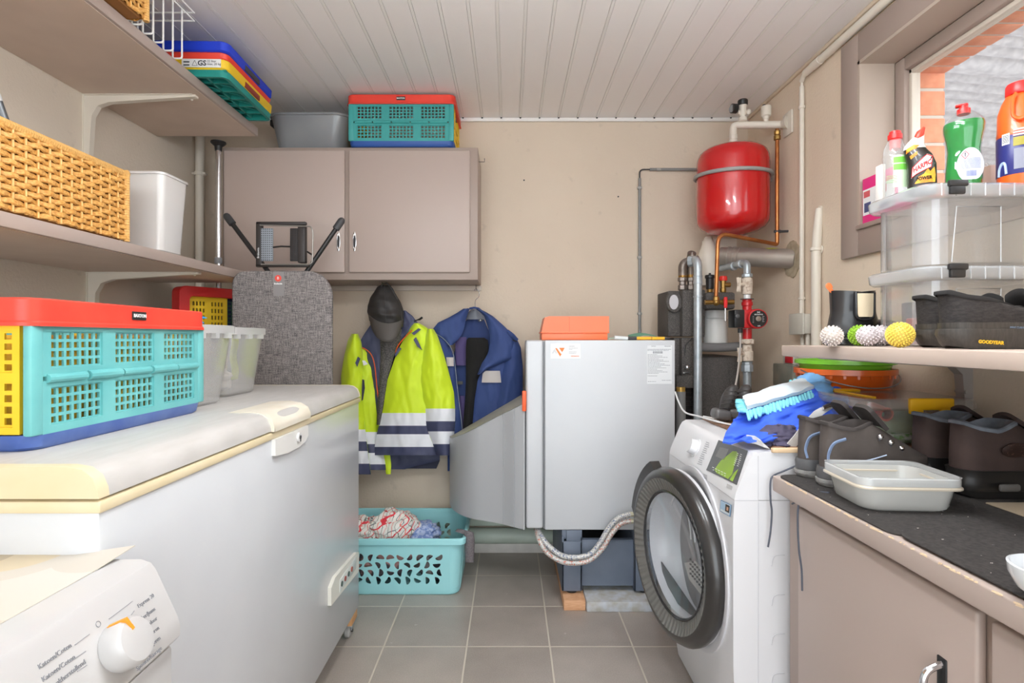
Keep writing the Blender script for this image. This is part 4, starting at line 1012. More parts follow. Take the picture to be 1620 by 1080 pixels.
MB().tube(spline([at(689, 527, 2.962), at(702, 536, 2.955), at(714, 551, 2.958), at(719, 570, 2.965), at(724, 617, 2.97), at(730, 665, 2.97), at(732, 690, 2.97)], 6), .0022, 6).build('zip', M('zip_grey', (130, 138, 150), .4, .5), t)
mb = MB(); mb.tube([at(803, 523, 2.94), at(811, 531, 2.925), at(818, 538, 2.94)], [.008, .013, .010], 8, sx=.5); ep = mb.build('epaulette', m_nj, t)
MB().tube([at(811, 538, 2.925), at(818, 540, 2.93)], .003, 8).build('buckle', m_black, ep)
patch([(756, 506.5), (762, 504), (764, 507), (758, 509)], 3.02, m_black, 'size_label')
mb = MB(); put_text(mb, 'M', at(760, 506.6, 3.017), (1,0,.25), (-.25,0,1), .009, bold=.0003); mb.build('lettering', m_paper, t)
t = thing('coat_hanger', at(752, 495, 3.02), 'grey coat hanger with a wire hook holding the navy work jacket', 'hanger')
S, vo = rows_surf([(489, 746, 757), (494, 740, 763), (502, 736, 767), (505, 735, 768)], 3.035, .02, 0, 0); MB().surf(S, 16, 10, th=-.008).build('shoulder_piece', M('hanger_grey', (112, 116, 126), .4), t)
MB().tube(spline([at(752, 490, 3.02), at(752, 476, 3.02), at(757, 470, 3.02), at(758, 462, 3.02), at(753, 457, 3.02), at(750, 460, 3.02)], 6), .0022, 8).build('hook', m_chrome, t)
t = thing('wall_hook', at(753, 452, 3.06), 'small steel hook under the wall cabinet corner carrying the navy jacket hanger', 'hook')
MB().tube([at(753, 446, 3.05), at(753, 455, 3.03), at(754, 459, 3.01), at(755, 457, 3.0)], .0022, 8).build('hook', m_chrome, t)
m_bk = M('black_rib_knit', (26, 25, 25), .95, bump=.4, bscale=400)
S, vo = rows_surf([(534, 741, 766), (537, 738, 772), (550, 737, 773), (570, 737, 770), (600, 737, 756), (630, 736, 751), (665, 733, 748), (700, 732, 746)], 2.985, .026, .006, 33)
tag(MB().surf(S, 18, 44, th=-.008).build('knitted_scarf', m_bk, ang=60), 'black ribbed knitted scarf hanging inside the navy work jacket', 'scarf')

# ---------------------------------------------------------------- laundry basket
m_aqua = M('aqua_plastic', (164, 230, 236), .35, coat=.15, col2=(170, 233, 238), scale=5)
t = thing('laundry_basket', (-.53, 2.79, 0), 'aqua laundry basket with leaf-shaped holes standing below the jackets', 'basket')
bx0, bx1, by0, by1, bh, tp = -.86, -.213, 2.565, 3.02, .270, .022
def bean(cx, cy, ang, s):
    pts = []
    for k in range(14):
        a = 2 * math.pi * k / 14; x = .0190 * math.cos(a); y = .0105 * math.sin(a)
        y += .007 * (x / .019) ** 2 - .0035
        c, q = math.cos(ang), math.sin(ang); pts.append((cx + s * (x * c - y * q), cy + s * (x * q + y * c)))
    return pts
def side(name, L, P, U, Nn):
    """pierced side: origin at the middle of the foot, along U, leaning outward along N"""
    rnd = random.Random(hash(name) % 100 if False else len(name) * 7 + int(L * 100)); P, U, Nn = Vector(P), Vector(U), Vector(Nn)
    holes = []; n = int((L - .06) / .0455)
    for j in range(4):
        for i in range(n):
            x = (i - (n - 1) / 2) * .0455 + (.006 if j % 2 else -.006); z = .072 + j * .0365
            holes.append(bean(x, z, rnd.uniform(0, 6.28), rnd.uniform(.9, 1.05)))
    vs, fs = plate([(-L/2, .018), (L/2, .018), (L/2, bh - .012), (-L/2, bh - .012)], holes, .003)
    mb = MB(); mb.add([P + U * p.x + Vector((0,0,p.y)) + Nn * (tp * (p.y / bh) + p.z) for p in vs], fs)
    return mb.build(name, m_aqua, t)
r = .045
cx_, cy_ = (bx0+bx1)/2, (by0+by1)/2; hx, hy = (bx1-bx0)/2 - tp, (by1-by0)/2 - tp
side('pierced_side', 2*(hx - r) + .004, (cx_, cy_ - hy, 0), (1,0,0), (0,-1,0)); side('pierced_side', 2*(hx - r) + .004, (cx_, cy_ + hy, 0), (-1,0,0), (0,1,0))
side('pierced_side', 2*(hy - r) + .004, (cx_ + hx, cy_, 0), (0,1,0), (1,0,0)); side('pierced_side', 2*(hy - r) + .004, (cx_ - hx, cy_, 0), (0,-1,0), (-1,0,0))
for (sx, sy, st) in ((1,1,0), (-1,1,90), (-1,-1,180), (1,-1,270)):
    def cs(u, v):
        a = math.radians(st + 90 * u); z = lerp(.012, bh - .01, v); o = tp * z / bh
        return (cx_ + sx * (hx - r) + math.cos(a) * (r + o) + 0*sx, cy_ + sy * (hy - r) + math.sin(a) * (r + o), z)
    MB().surf(cs, 8, 6, th=.003).build('corner', m_aqua, t)
mb = MB(); mb.vbox(cx_ - hx - .003, cx_ + hx + .003, cy_ - hy - .003, cy_ + hy + .003, 0.0, .034, r, 6, taper=.004, open_top=True, wall=.004); mb.build('base_tray', m_aqua, t)
mb = MB(); o = mb.mark(); plate_rim(mb, bx1 - bx0 + .02, by1 - by0 + .02, 0, .026, .016); mb.xf(o, Matrix.Translation((cx_, cy_, bh - .024))); mb.build('rim', m_aqua, t)
def check_mat():
    m, nt, b = NT('checked_towel'); tc = nd(nt, 'ShaderNodeTexCoord')
    def lines(rot, sc, w):
        mp = nd(nt, 'ShaderNodeMapping'); mp.inputs['Rotation'].default_value = (0, rot, .5); mp.inputs['Scale'].default_value = (sc, sc, sc); nt.links.new(tc.outputs['Object'], mp.inputs['Vector'])
        s = nd(nt, 'ShaderNodeSeparateXYZ'); nt.links.new(mp.outputs[0], s.inputs[0]); f = nd(nt, 'ShaderNodeMath', operation='FRACT'); nt.links.new(s.outputs[0], f.inputs[0])
        l = nd(nt, 'ShaderNodeMath', operation='LESS_THAN'); l.inputs[1].default_value = w; nt.links.new(f.outputs[0], l.inputs[0]); return l.outputs[0]
    col = rgb((238, 234, 228)); prev = None
    for (rot, sc, w, c) in ((.35, 62, .13, (104, 118, 104)), (1.9, 58, .10, (96, 104, 112)), (1.9, 29, .16, (226, 62, 74)), (.35, 31, .08, (230, 120, 110))):
        mx = nd(nt, 'ShaderNodeMix', data_type='RGBA'); mx.inputs['B'].default_value = rgb(c)
        if prev is None: mx.inputs['A'].default_value = col
        else: nt.links.new(prev, mx.inputs['A'])
        nt.links.new(lines(rot, sc, w), mx.inputs['Factor']); prev = mx.outputs['Result']
    nt.links.new(prev, b.inputs['Base Color']); b.inputs['Roughness'].default_value = .9; return m
m_chk = check_mat()
tag(MB().surf(lump((X_(622, 2.75), 2.76, .255), (.13, .12, .085), 3, .22, 2.4), 40, 26).build('checked_towel', m_chk, ang=60), 'white tea towel with red and green checks heaped in the laundry basket', 'towel')
tag(MB().surf(lump((X_(575, 2.75), 2.74, .235), (.12, .10, .075), 17, .25, 2.6), 40, 26).build('checked_towel', m_chk, ang=60), 'second checked tea towel, in the laundry basket close to the freezer', 'towel')
tag(MB().tube(spline([at(594, 838, 2.84), at(606, 822, 2.84), at(622, 812, 2.85), at(640, 820, 2.85), at(654, 834, 2.84), at(650, 850, 2.82)], 6), .022, 10, sx=.6, up=(0,1,0)).build('black_garment', M('black_cotton', (44, 40, 42), .9)), 'black garment folded over the checked towel in the laundry basket', 'garment')
tag(MB().surf(lump((X_(664, 2.78), 2.79, .215), (.10, .10, .055), 23, .3, 4), 36, 22).build('blue_garment', M('blue_pattern_cloth', (126, 150, 206), .9, col2=(186, 200, 232), scale=60, lo=.45, hi=.55), ang=60), 'pale blue patterned garment in the laundry basket', 'garment')
tag(MB().surf(lump((-.64, 2.72, .115), (.20, .125, .085), 31, .12, 2.5), 30, 20).build('pink_garment', M('dusty_cloth', (198, 150, 146), .9, col2=(90, 84, 90), scale=11, lo=.48, hi=.54), ang=60), 'dusty pink garment seen through the holes of the laundry basket', 'garment')
tag(MB().surf(lump((-.36, 2.74, .10), (.11, .13, .08), 37, .15, 2.5), 30, 20).build('grey_garment', M('grey_cloth', (150, 142, 142), .9, col2=(48, 46, 52), scale=12, lo=.5, hi=.56), ang=60), 'grey and black garment seen through the basket holes near the sock', 'garment')
m_sock = M('grey_sock', (128, 122, 124), .95, col2=(104, 98, 102), scale=160)
def sock(u, v):
    k = interp([(0, 728, 843, 9, 2.66), (.18, 734, 838, 9, 2.66), (.34, 741, 840, 8, 2.655), (.5, 743, 852, 8, 2.65), (.75, 743, 870, 7.5, 2.65), (1, 743, 889, 7, 2.65)], v)
    a = 2 * math.pi * u; px = k[0] + k[2] * math.cos(a); y = k[3] - .045 + .020 * math.sin(a)
    return at(px, k[1] + 3 * math.cos(a) * (1 - v) + .6 * math.sin(v * 40), y)
tag(MB().surf(sock, 20, 40).build('grey_sock', m_sock, ang=70), 'grey knitted sock hanging over the end of the laundry basket', 'sock')

# ---------------------------------------------------------------- boiler
m_bo = M('boiler_silver', (208, 210, 213), .5, .15, col2=(203, 206, 210), scale=3)
m_bo2 = M('boiler_hood_silver', (196, 198, 201), .4, .25)
t = thing('heating_boiler', (.40, 2.77, .334), 'silver grey floor boiler with a curved burner hood standing on a blue-grey stand', 'boiler')
Yb = 2.5; BX0, BX1 = X_(832, Yb), X_(1068, Yb); bz0, bz1 = Z_(838, Yb), Z_(538, Yb)
MB().rbox(BX0 + .01, BX1 - .004, Yb + .024, 3.04, bz0 + .004, bz1 - .003, .006).build('casing', m_bo, t)
xs = X_(861, Yb)
MB().rbox(BX0, xs - .004, Yb + .006, Yb + .06, bz0 + .002, bz1, .012, 4).build('side_strip', m_bo, t)
MB().rbox(xs - .0045, xs + .004, Yb + .010, Yb + .05, bz0 + .002, bz1 - .006, .002).build('seam_strip', M('seam_grey', (120, 122, 126), .5), t)
MB().rbox(xs + .003, BX1, Yb, Yb + .05, bz0, bz1, .004, 3).build('front_door', m_bo, t)
# burner hood
plan = [(832, 2.502), (825, 2.512), (813, 2.535), (795, 2.578), (770, 2.618), (748, 2.652), (732, 2.70), (721, 2.76), (714, 2.83), (711.5, 2.90)]
pl = spline([Vector((X_(a, y), y, 0)) for a, y in plan], 4)
def ztop_(x): return .684 + (x + .306) * .588
mb = MB(); n = len(pl)
back = [Vector((pl[-1].x + .004, 2.90, 0)), Vector((BX0 - .012, 2.90, 0))]
loop = [Vector((p.x, p.y, 0)) for p in pl] 
loop = loop + [Vector((BX0 - .012, 2.90, 0))]
loop[0] = Vector((BX0 - .012, loop[0].y, 0))
N = len(loop)
vs = [(p.x, p.y, bz0) for p in loop] + [(p.x, p.y, ztop_(p.x)) for p in loop]
mb.add(vs, [tuple(range(N))[::-1]] + [(i, (i+1) % N, N + (i+1) % N, N + i) for i in range(N)])
hood = mb.build('burner_hood', m_bo2, t, ang=40)
def tops(u, v):
    i = min(int(u * (n - 1)), n - 2); f = u * (n - 1) - i; p = pl[i].lerp(pl[i+1], f); x = min(p.x, BX0 - .013)
    y = lerp(p.y + .002, 2.898, v); return (x, y, ztop_(x) + .0015 + .004 * math.sin(math.pi * v))
mb = MB(); mb.surf(lambda u, v: Vector(tops(u, v)), 30, 12); mb.build('hood_top', M('hood_top_grey', (190, 186, 172), .42, .15), t, ang=50)
for px in (796, 813.5):
    x = X_(px, interp([(711, 2.9), (795, 2.578), (813, 2.535), (832, 2.502)], px)[0]); y = interp([(711, 2.9), (795, 2.578), (813, 2.535), (832, 2.502)], px)[0]
    MB().box(x - .0018, x + .0018, y - .0012, y + .01, bz0 + .002, ztop_(x) - .002).build('hood_seam', M('seam_mid', (150, 152, 156), .5), hood)
mb = MB(); xg = BX0 - .006; mb.box(xg - .006, xg + .006, Yb + .02, Yb + .10, bz0 + .004, .93); 
mb.build('hood_gap', m_dark, t)
MB().rbox(at(826, 0, 2.5).x, at(832.5, 0, 2.5).x, 2.488, 2.512, Z_(650, 2.5), Z_(618, 2.5), .004).build('orange_clip', M('clip_orange', (244, 98, 48), .45), t)
# stickers
s = MB().box(X_(871, Yb), X_(918.5, Yb), Yb - .0012, Yb + .001, Z_(567, Yb), Z_(543.5, Yb)).build('service_sticker', m_paper, t)
def tri(mb, pts, Y, mi=0): mb.add([at(a, b, Y) for a, b in pts], [tuple(range(len(pts)))], mi)
mb = MB(); yq = Yb - .0016
m_vo = M('logo_orange', (242, 138, 66), .6)
tri(mb, [(884.5, 550), (893.3, 550), (889.3, 557)], yq); tri(mb, [(878.3, 550.5), (881, 550.5), (887.2, 559.5), (888.6, 559.5), (886.2, 564)], yq)
mb.build('logo', m_vo, s, flat=True)
mb = MB(); tri(mb, [(872.5, 559), (877.5, 551), (882, 559), (879, 559), (877.5, 556), (875.5, 559)], yq); mb.build('logo_grey', M('logo_light', (214, 214, 218), .6), s, flat=True)
def fine(mb, rows, Y, seed=1):
    """rows of unreadable fine print as short dashes: (x0, x1, y) in the photograph"""
    rnd = random.Random(seed)
    for (a, b, y, hgt) in rows:
        x = a
        while x < b:
            w = rnd.uniform(.8, 3.0); e = min(b, x + w); p0 = at(x, y, Y); p1 = at(e, y + hgt, Y); mb.add([(p0.x, Y, p0.z), (p1.x, Y, p0.z), (p1.x, Y, p1.z), (p0.x, Y, p1.z)], [(0, 3, 2, 1)]); x = e + .5
mb = MB(); fine(mb, [(900, 909, 547, .7), (900, 914, 550, .6), (900, 906, 552, .6), (900, 912, 556, .6), (900, 911.5, 558.4, .6)], yq); mb.build('print', M('print_grey', (150, 150, 156), .7), s, flat=True)
mb = MB(); put_text(mb, 'VIESSMANN', at(909.5, 563.3, yq), (1,0,0), (0,0,1), .0072, bold=.0002); mb.build('lettering', M('print_orange', (236, 150, 110), .6), s)
s = MB().box(X_(1023.5, Yb), X_(1063, Yb), Yb - .0012, Yb + .001, Z_(607, Yb), Z_(546, Yb)).build('data_sticker', M('sticker_grey', (226, 228, 230), .5), t)
mb = MB(); put_text(mb, 'VITOLA', at(1034, 547.5, yq), (1,0,0), (0,0,1), .006); put_text(mb, 'VIESSMANN', at(1056, 547.5, yq), (1,0,0), (0,0,1), .0052)
mb.build('lettering', m_ink, s)
mb = MB(); fine(mb, [(1024.5, 1062, 552, .7), (1024.5, 1058, 554, .6)] + [(1024.5, lerp(1040, 1062, (k * 37 % 11) / 11), 560.5 + k * 2.1, .6) for k in range(15)] + [(1024.5, 1040, 594, .6), (1047, 1062, 601, .6), (1025, 1038, 603, .6)], yq, 5)
rnd = random.Random(2); x = 1033.0
while x < 1048:
    w = rnd.uniform(.25, .7); p0 = at(x, 555.5, yq); p1 = at(x + w, 559, yq); mb.add([(p0.x, yq, p0.z), (p1.x, yq, p0.z), (p1.x, yq, p1.z), (p0.x, yq, p1.z)], [(0, 3, 2, 1)]); x += w + .4
mb.build('print', M('print_dark', (120, 122, 130), .7), s, flat=True)
# connection of the two hoses at the foot of the front
# boiler stand, timber and slab below
m_st = M('stand_bluegrey', (112, 122, 138), .5, col2=(104, 114, 130), scale=10)
sz1 = bz0
t = thing('boiler_stand', (.45, 2.78, .058), 'blue-grey steel boiler stand between the boiler and the timber', 'stand')
Ys = 2.5
for (a, b) in ((889, 921), (1003, 1040)):
    xa, xb = X_(a, Ys), X_(b, Ys); zb = Z_(935, Ys)
    mb = MB(); mb.rbox(xa, xb, Ys, Ys + .012, zb, sz1 - .052, .003); mb.rbox(xa, xb, Ys + .01, 3.02, sz1 - .045, sz1 - .001, .004); mb.rbox(xa + .02, xb, Ys - .0, Ys + .012, sz1 - .052, sz1 - .001, .003) if a < 900 else mb.rbox(xa, xb, Ys, Ys + .012, sz1 - .052, sz1 - .001, .003)
    mb.rbox(xa, xa + .01, Ys, 3.02, zb, sz1 - .03, .003); mb.rbox(xb - .01, xb, Ys, 3.02, zb, sz1 - .03, .003); mb.rbox(xa, xb, 3.0, 3.02, zb, sz1 - .02, .003)
    mb.build('leg', m_st, t)
    MB().lathe([(.02, 0), (.026, .003), (.026, .012)], ((xa+xb)/2, Ys + .03, zb - .0125), 20).build('foot', m_black, t)
mb = MB(); mb.rbox(X_(920.5, Ys), X_(1003.5, Ys), Ys + .016, Ys + .028, Z_(929, Ys), Z_(858, Ys), .003); mb.rbox(X_(921, Ys), X_(1003, Ys), Ys + .016, Ys + .05, Z_(860, Ys), Z_(856, Ys), .003); mb.build('front_plate', m_st, t)
mb = MB(); mb.box(X_(921, Ys), X_(1003, Ys), 2.9, 2.92, .10, sz1 - .002); mb.build('rear_plate', m_black, t)
zt = Z_(935, Ys) - .0126
tag(MB().rbox(X_(892, 2.44), X_(926.5, 2.44), 2.44, 3.04, 0, zt, .003).build('timber_block', M('beech_wood', (226, 176, 136), .6, col2=(212, 158, 116), scale=10, stretch=(3, 3, 30))), 'pale wooden beam on the floor under the boiler stand', 'beam')
tag(MB().rbox(X_(928, 2.43), X_(1052, 2.43), 2.425, 3.04, 0, zt, .006).build('concrete_slab', M('concrete_painted', (196, 200, 206), .8, col2=(176, 172, 162), scale=24, bump=.4, bscale=90)), 'flat grey concrete slab on the floor beside the wooden beam under the boiler', 'slab')
# braided hoses
def braid(c1, c2):
    m, nt, b = NT('braided_hose'); tc = nd(nt, 'ShaderNodeTexCoord'); mp = nd(nt, 'ShaderNodeMapping'); mp.inputs['Scale'].default_value = (90, 90, 90); mp.inputs['Rotation'].default_value = (.6, .7, .5)
    nt.links.new(tc.outputs['Object'], mp.inputs['Vector']); w = nd(nt, 'ShaderNodeTexChecker'); w.inputs['Scale'].default_value = 1.6; nt.links.new(mp.outputs[0], w.inputs['Vector'])
    n = nd(nt, 'ShaderNodeTexNoise'); n.inputs['Scale'].default_value = 150; nt.links.new(tc.outputs['Object'], n.inputs['Vector'])
    lt = nd(nt, 'ShaderNodeMath', operation='GREATER_THAN'); lt.inputs[1].default_value = .57; nt.links.new(n.outputs['Fac'], lt.inputs[0])
    mx = nd(nt, 'ShaderNodeMix', data_type='RGBA'); mx.inputs['A'].default_value = rgb((216, 214, 208)); mx.inputs['B'].default_value = rgb((186, 186, 184)); nt.links.new(w.outputs['Fac'], mx.inputs['Factor'])
    mx2 = nd(nt, 'ShaderNodeMix', data_type='RGBA'); mx2.inputs['B'].default_value = rgb(c1); nt.links.new(lt.outputs[0], mx2.inputs['Factor']); nt.links.new(mx.outputs['Result'], mx2.inputs['A'])
    nt.links.new(mx2.outputs['Result'], b.inputs['Base Color']); b.inputs['Roughness'].default_value = .4; b.inputs['Metallic'].default_value = .2; return m
for (dx, dy, c, lab) in ((0, -1, (110, 120, 150), 'braided hose with blue flecks looping below the boiler, the upper of the two'), (4, 8, (196, 120, 100), 'braided hose with red flecks looping below the boiler, the lower of the two')):
    t = thing('braided_hose', at(915, 888, 2.44), lab, 'hose', 'braided hoses below the boiler')
    k = .8 if dx else 0
    pts = [at(850 - dx * .4, 836, 2.56), at(857 - dx, 850 + dy * .4, 2.47), at(870 - dx, 866 + dy, 2.45), at(890, 880 + dy, 2.44), at(915, 882 + dy, 2.44), at(935, 876 + dy, 2.44), at(950 + dx, 858 + dy, 2.44), at(962 + dx, 838 + dy, 2.44), at(977 + dx, 821 + dy, 2.44), at(997, 814.5 + dy * 1.2, 2.45)]
    MB().tube(spline(pts, 8), .0115, 14).build('hose', braid(c, c), t)
    p = at(997, 814.5 + dy * 1.2, 2.45)
    MB().tube([p - Vector((.005, 0, 0)), p + Vector((.014, 0, .0)), p + Vector((.016, 0, 0)), p + Vector((.036, 0, 0))], [.011, .011, .014, .014], 8).build('fitting', M('brass_pale', (200, 196, 170), .35, .6), t)
p = at(1008, 812, 2.46)
tag(MB().rbox(p.x - .0, p.x + .085, 2.43, 2.498, p.z - .042, p.z + .012, .006).build('hose_manifold', M('manifold_grey', (186, 190, 198), .4, .5)), 'grey metal block on the boiler front where the braided hoses end', 'fitting')
# case, papers and pen on the boiler
t = thing('tool_case', (X_(909, 2.56), 2.64, bz1), 'orange plastic instrument case lying on top of the boiler', 'case')
m_oc = M('case_orange', (248, 122, 76), .4, coat=.1)
xa, xb = X_(857, 2.55), X_(963.5, 2.55)
MB().rbox(xa, xb - .006, 2.55, 2.72, bz1 + .0005, bz1 + .032, .004).build('base', m_oc, t)
zc0, zc1 = bz1 + .0325, Z_(500, 2.55)
b = MB(); pr = [(xa - .002, zc0), (xb, zc0), (xb, zc1), (xa + .035, zc1), (xa + .014, zc1 - .006)]
b.prism(pr, 'Y', 2.549, 2.721); b.rbox(xa - .004, xb + .001, 2.546, 2.724, zc0 - .001, zc0 + .006, .002); b.build('lid', m_oc, t)
MB().box(X_(900.5, 2.55) - .0006, X_(900.5, 2.55) + .0006, 2.5482, 2.5495, zc0 + .006, zc1 - .002).build('lid_seam', M('seam_orange', (206, 88, 50), .5), t)
m_lg = M('pale_green_paper', (182, 220, 206), .7)
t = tag(MB().surf(lambda u, v: (lerp(X_(962, 2.56), X_(1040, 2.60), u), lerp(2.545, 2.72, v), bz1 + .004 + .014 * (1 - abs(u * 2 - .7)) * .7 + .004 * nz(u * 4, v * 4)), 14, 8, th=.002).build('green_paper', m_lg), 'pale green folded papers lying on the boiler beside the orange case', 'paper')
t = tag(MB().surf(lambda u, v: (lerp(X_(1000, 2.7), X_(1042, 2.7), u), lerp(2.68, 2.80, v), bz1 + .012 + .012 * math.sin(math.pi * u) + .012 * v), 10, 6, th=.002).build('dark_green_paper', M('green_card', (108, 172, 146), .6)), 'darker green card standing up behind the pale papers on the boiler', 'paper')
t = thing('screwdriver', at(1000, 533, 2.53), 'yellow-handled tester pen lying along the front edge of the boiler top', 'tester pen')
zz = bz1 + .0085
MB().cyl((X_(972, 2.53), 2.53, zz + .004), (X_(993, 2.53), 2.53, zz), .0085, n=12).build('clear_cap', M('cap_clear', (222, 226, 226), .2), t)
MB().cyl((X_(993, 2.53), 2.53, zz), (X_(1007, 2.53), 2.53, zz), .0078, n=12).build('collar', m_dark, t)
mb = MB(); mb.cyl((X_(1007, 2.53), 2.53, zz), (X_(1030, 2.53), 2.53, zz), .0075, n=12); mb.cyl((X_(1031, 2.53), 2.53, zz), (X_(1051, 2.53), 2.53, zz), .0072, n=12); mb.build('handle', M('pen_yellow', (248, 184, 44), .35), t)
MB().tube([(X_(1051, 2.53), 2.53, zz), (X_(1056, 2.53), 2.53, zz), (X_(1060, 2.53), 2.53, zz)], [.006, .004, .0025], 10).build('tip', m_dark, t)
# thin grey conduit on the back wall
t = thing('conduit', at(1012, 400, YB), 'thin grey conduit bent over the bare back wall to the red vessel', 'conduit')
Yc = YB - .012
m_con = M('conduit_grey', (140, 140, 138), .5)
MB().cyl(at(1012, 580, Yc), at(1012, 282, Yc), .0082, n=12).build('tube', m_con, t)
MB().cyl(at(1028, 268, Yc), at(1112, 268, Yc), .0082, n=12).build('tube', m_con, t)
MB().tube(bend([at(1012, 282, Yc), at(1012, 268, Yc), at(1028, 268, Yc)], .05, 6), .004, 8).build('bend', m_dark, t)
for (a, b) in ((1012, 297), (1012, 407), (1012, 496), (1042, 268)):
    p = at(a, b, Yc); MB().rbox(p.x - .012, p.x + .012, Yc - .009, YB, p.z - .007, p.z + .007, .003).build('saddle', M('saddle_grey', (170, 168, 164), .5), t)
# ---------------------------------------------------------------- red expansion vessel and its pipework
m_ves = M('vessel_red', (196, 22, 26), .22, coat=.5)
Yv = 2.78; vx = X_(1159, Yv); vr = 54.5 * Yv / F
t = thing('expansion_vessel', (vx, Yv, Z_(374, Yv)), 'glossy red expansion vessel hanging in the corner above the boiler pipes', 'expansion vessel')
z0, z1 = Z_(374, Yv), Z_(233, Yv)
prof = [(.001, z0), (vr * .35, z0 + .006), (vr * .68, z0 + .022), (vr * .88, z0 + .042), (vr * .975, z0 + .066), (vr, z0 + .095), (vr, z1 - .085), (vr * .985, z1 - .06), (vr * .93, z1 - .034), (vr * .8, z1 - .016), (vr * .5, z1 - .004), (.001, z1)]
MB().lathe(prof, (vx, Yv, 0), 48).build('body', m_ves, t, ang=60)
mb = MB(); zs = Z_(283, Yv) + .012
ring = []
for k in range(40):
    a = 2 * math.pi * k / 40; ring.append((vx + (vr + .007) * math.cos(a), Yv + (vr + .007) * math.sin(a), zs + .012 * math.sin(a)))
mb.tube(ring, .0095, 10, closed=True); mb.build('strap', M('strap_grey', (158, 158, 156), .5), t)
MB().rbox(vx + vr * .6, XR, Yv + .05, Yv + .09, zs - .012, zs + .012, .003).build('wall_bracket', M('bracket_grey', (150, 150, 148), .5), t)
t = thing('vent_pipe', (vx, Yv, z1), 'cream pipe elbow carrying a valve and an air vent above the red vessel', 'pipe')
pr = .0175; xe = X_(1160, Yv)
zh = Z_(197, 2.68)
MB().tube(bend([(xe, Yv, z1 - .004), (xe, Yv, Z_(198, Yv)), (X_(1243, 2.68), 2.68, zh)], .018, 4), pr, 18).build('pipe', m_pipe, t)
mb = MB()
for py, r in ((229, .021), (217, .020), (224, .0195)): mb.lathe([(r, -.010), (r + .001, -.008), (r + .001, .008), (r, .010)], (xe, Yv, Z_(py, Yv)), 8 if py == 217 else 18)
mb.build('union_nut', m_pipe, t)
p = at(1245, 197, 2.66); MB().rbox(XR - .012, XR, 2.615, 2.70, zh - .06, zh + .05, .004).build('wall_plate', m_pipe, t)
MB().tube([at(1238, 197, 2.675), Vector((XR - .01, 2.655, zh))], [pr, .032], 18).build('flange', m_pipe, t)
# safety group and air vent
yv = 2.755; p = at(1175, 190, yv)
mb = MB(); mb.lathe([(.014, 0), (.020, .004), (.020, .02), (.013, .024), (.013, .03), (.017, .036), (.019, .075), (.021, .08)], (p.x, yv, p.z - .008), 16); mb.cyl((p.x - .025, yv, p.z + .038), (p.x + .03, yv, p.z + .038), .010, n=12); mb.sphere((p.x + .028, yv, p.z + .040), .014, 14, 8)
sv = mb.build('safety_valve', m_pipe, t)
mb = MB(); mb.lathe([(.022, 0), (.024, .003), (.024, .022), (.021, .026)], (p.x, yv, p.z + .074), 20); mb.build('valve_cap', m_black, sv)
g = at(1161, 172, yv)
mb = MB(); mb.cyl((g.x + .012, yv + .0, g.z), (g.x - .012, yv - .004, g.z), .023, n=24); gg = mb.build('pressure_gauge', m_black, sv)
mb = MB(); mb.cyl((g.x - .0122, yv - .004, g.z), (g.x - .0135, yv - .0045, g.z), .018, n=24); mb.build('dial', M('dial_grey', (150, 152, 154), .3), sv)
yv2 = 2.715; p = at(1212, 190, yv2)
mb = MB(); mb.lathe([(.011, -.012), (.011, .006), (.014, .008), (.016, .018), (.023, .022), (.024, .066), (.022, .069)], (p.x, yv2, p.z - .002), 22); va = mb.build('air_vent', m_pipe, t)
mb = MB(); mb.cyl((p.x - .010, yv2, p.z + .064), (p.x - .010, yv2, p.z + .075), .007, n=12); mb.build('vent_cap', m_black, va)
# copper pipe
m_cu = M('copper', (186, 120, 68), .28, .75, col2=(160, 98, 56), scale=14)
t = thing('copper_pipe', at(1133, 470, 2.60), 'copper pipe dropping beside the red vessel and bending back over the valves', 'pipe')
Yc2 = 2.66
pts = [at(1229.5, 204, Yc2), at(1229.5, 381, Yc2), at(1220, 386, 2.64), at(1138, 371, 2.58), at(1133, 395, 2.575), at(1132.5, 474, 2.575)]
MB().tube(bend(pts[:2] + [at(1229, 386.5, 2.66)] + [at(1136, 368.5, 2.58)] + pts[5:], .055, 8), .0095, 14).build('tube', m_cu, t)
p = at(1229.5, 212, Yc2); m_br = M('old_brass', (150, 116, 62), .35, .8)
MB().lathe([(.011, -.03), (.0165, -.027), (.0165, -.010), (.012, -.006), (.015, -.002), (.015, .014), (.011, .018)], p, 8).build('compression_fitting', m_br, t)
p = at(1230, 366, Yc2); MB().tube([p + Vector((-.016, 0, 0)), p, p + Vector((.02, .0, 0)), Vector((XR, Yc2 + .01, p.z + .003))], [.006, .012, .006, .006], 8).build('pipe_clip', m_dark, t)
# brass tee where it ends, red lever
mb = MB(); q = at(1133, 474, 2.575)
mb.lathe([(.010, -.01), (.0145, -.008), (.0145, .012), (.011, .016)], q, 8); mb.sphere(q + Vector((0, 0, -.012)), .017, 16, 10); mb.cyl(q + Vector((-.05, 0.01, -.012)), q + Vector((.085, .01, -.010)), .011, n=12); mb.cyl(q + Vector((.03, .01, -.0112)), q + Vector((.055, .01, -.0106)), .0145, n=8); mb.build('brass_tee', m_br, t)
a = at(1147.5, 474, 2.56); b = at(1147.5, 508, 2.555)
lv = MB().tube([a, a.lerp(b, .1), a.lerp(b, .95), b], [.0035, .003, .003, .006], 8).build('lever', m_chrome, t)
MB().tube([a + Vector((0, -.003, .012)), a.lerp(b, .1) + Vector((0, -.003, 0)), a.lerp(b, .38) + Vector((0, -.003, 0))], [.008, .009, .007], 10).build('lever_grip', M('lever_red', (214, 36, 40), .4), lv)

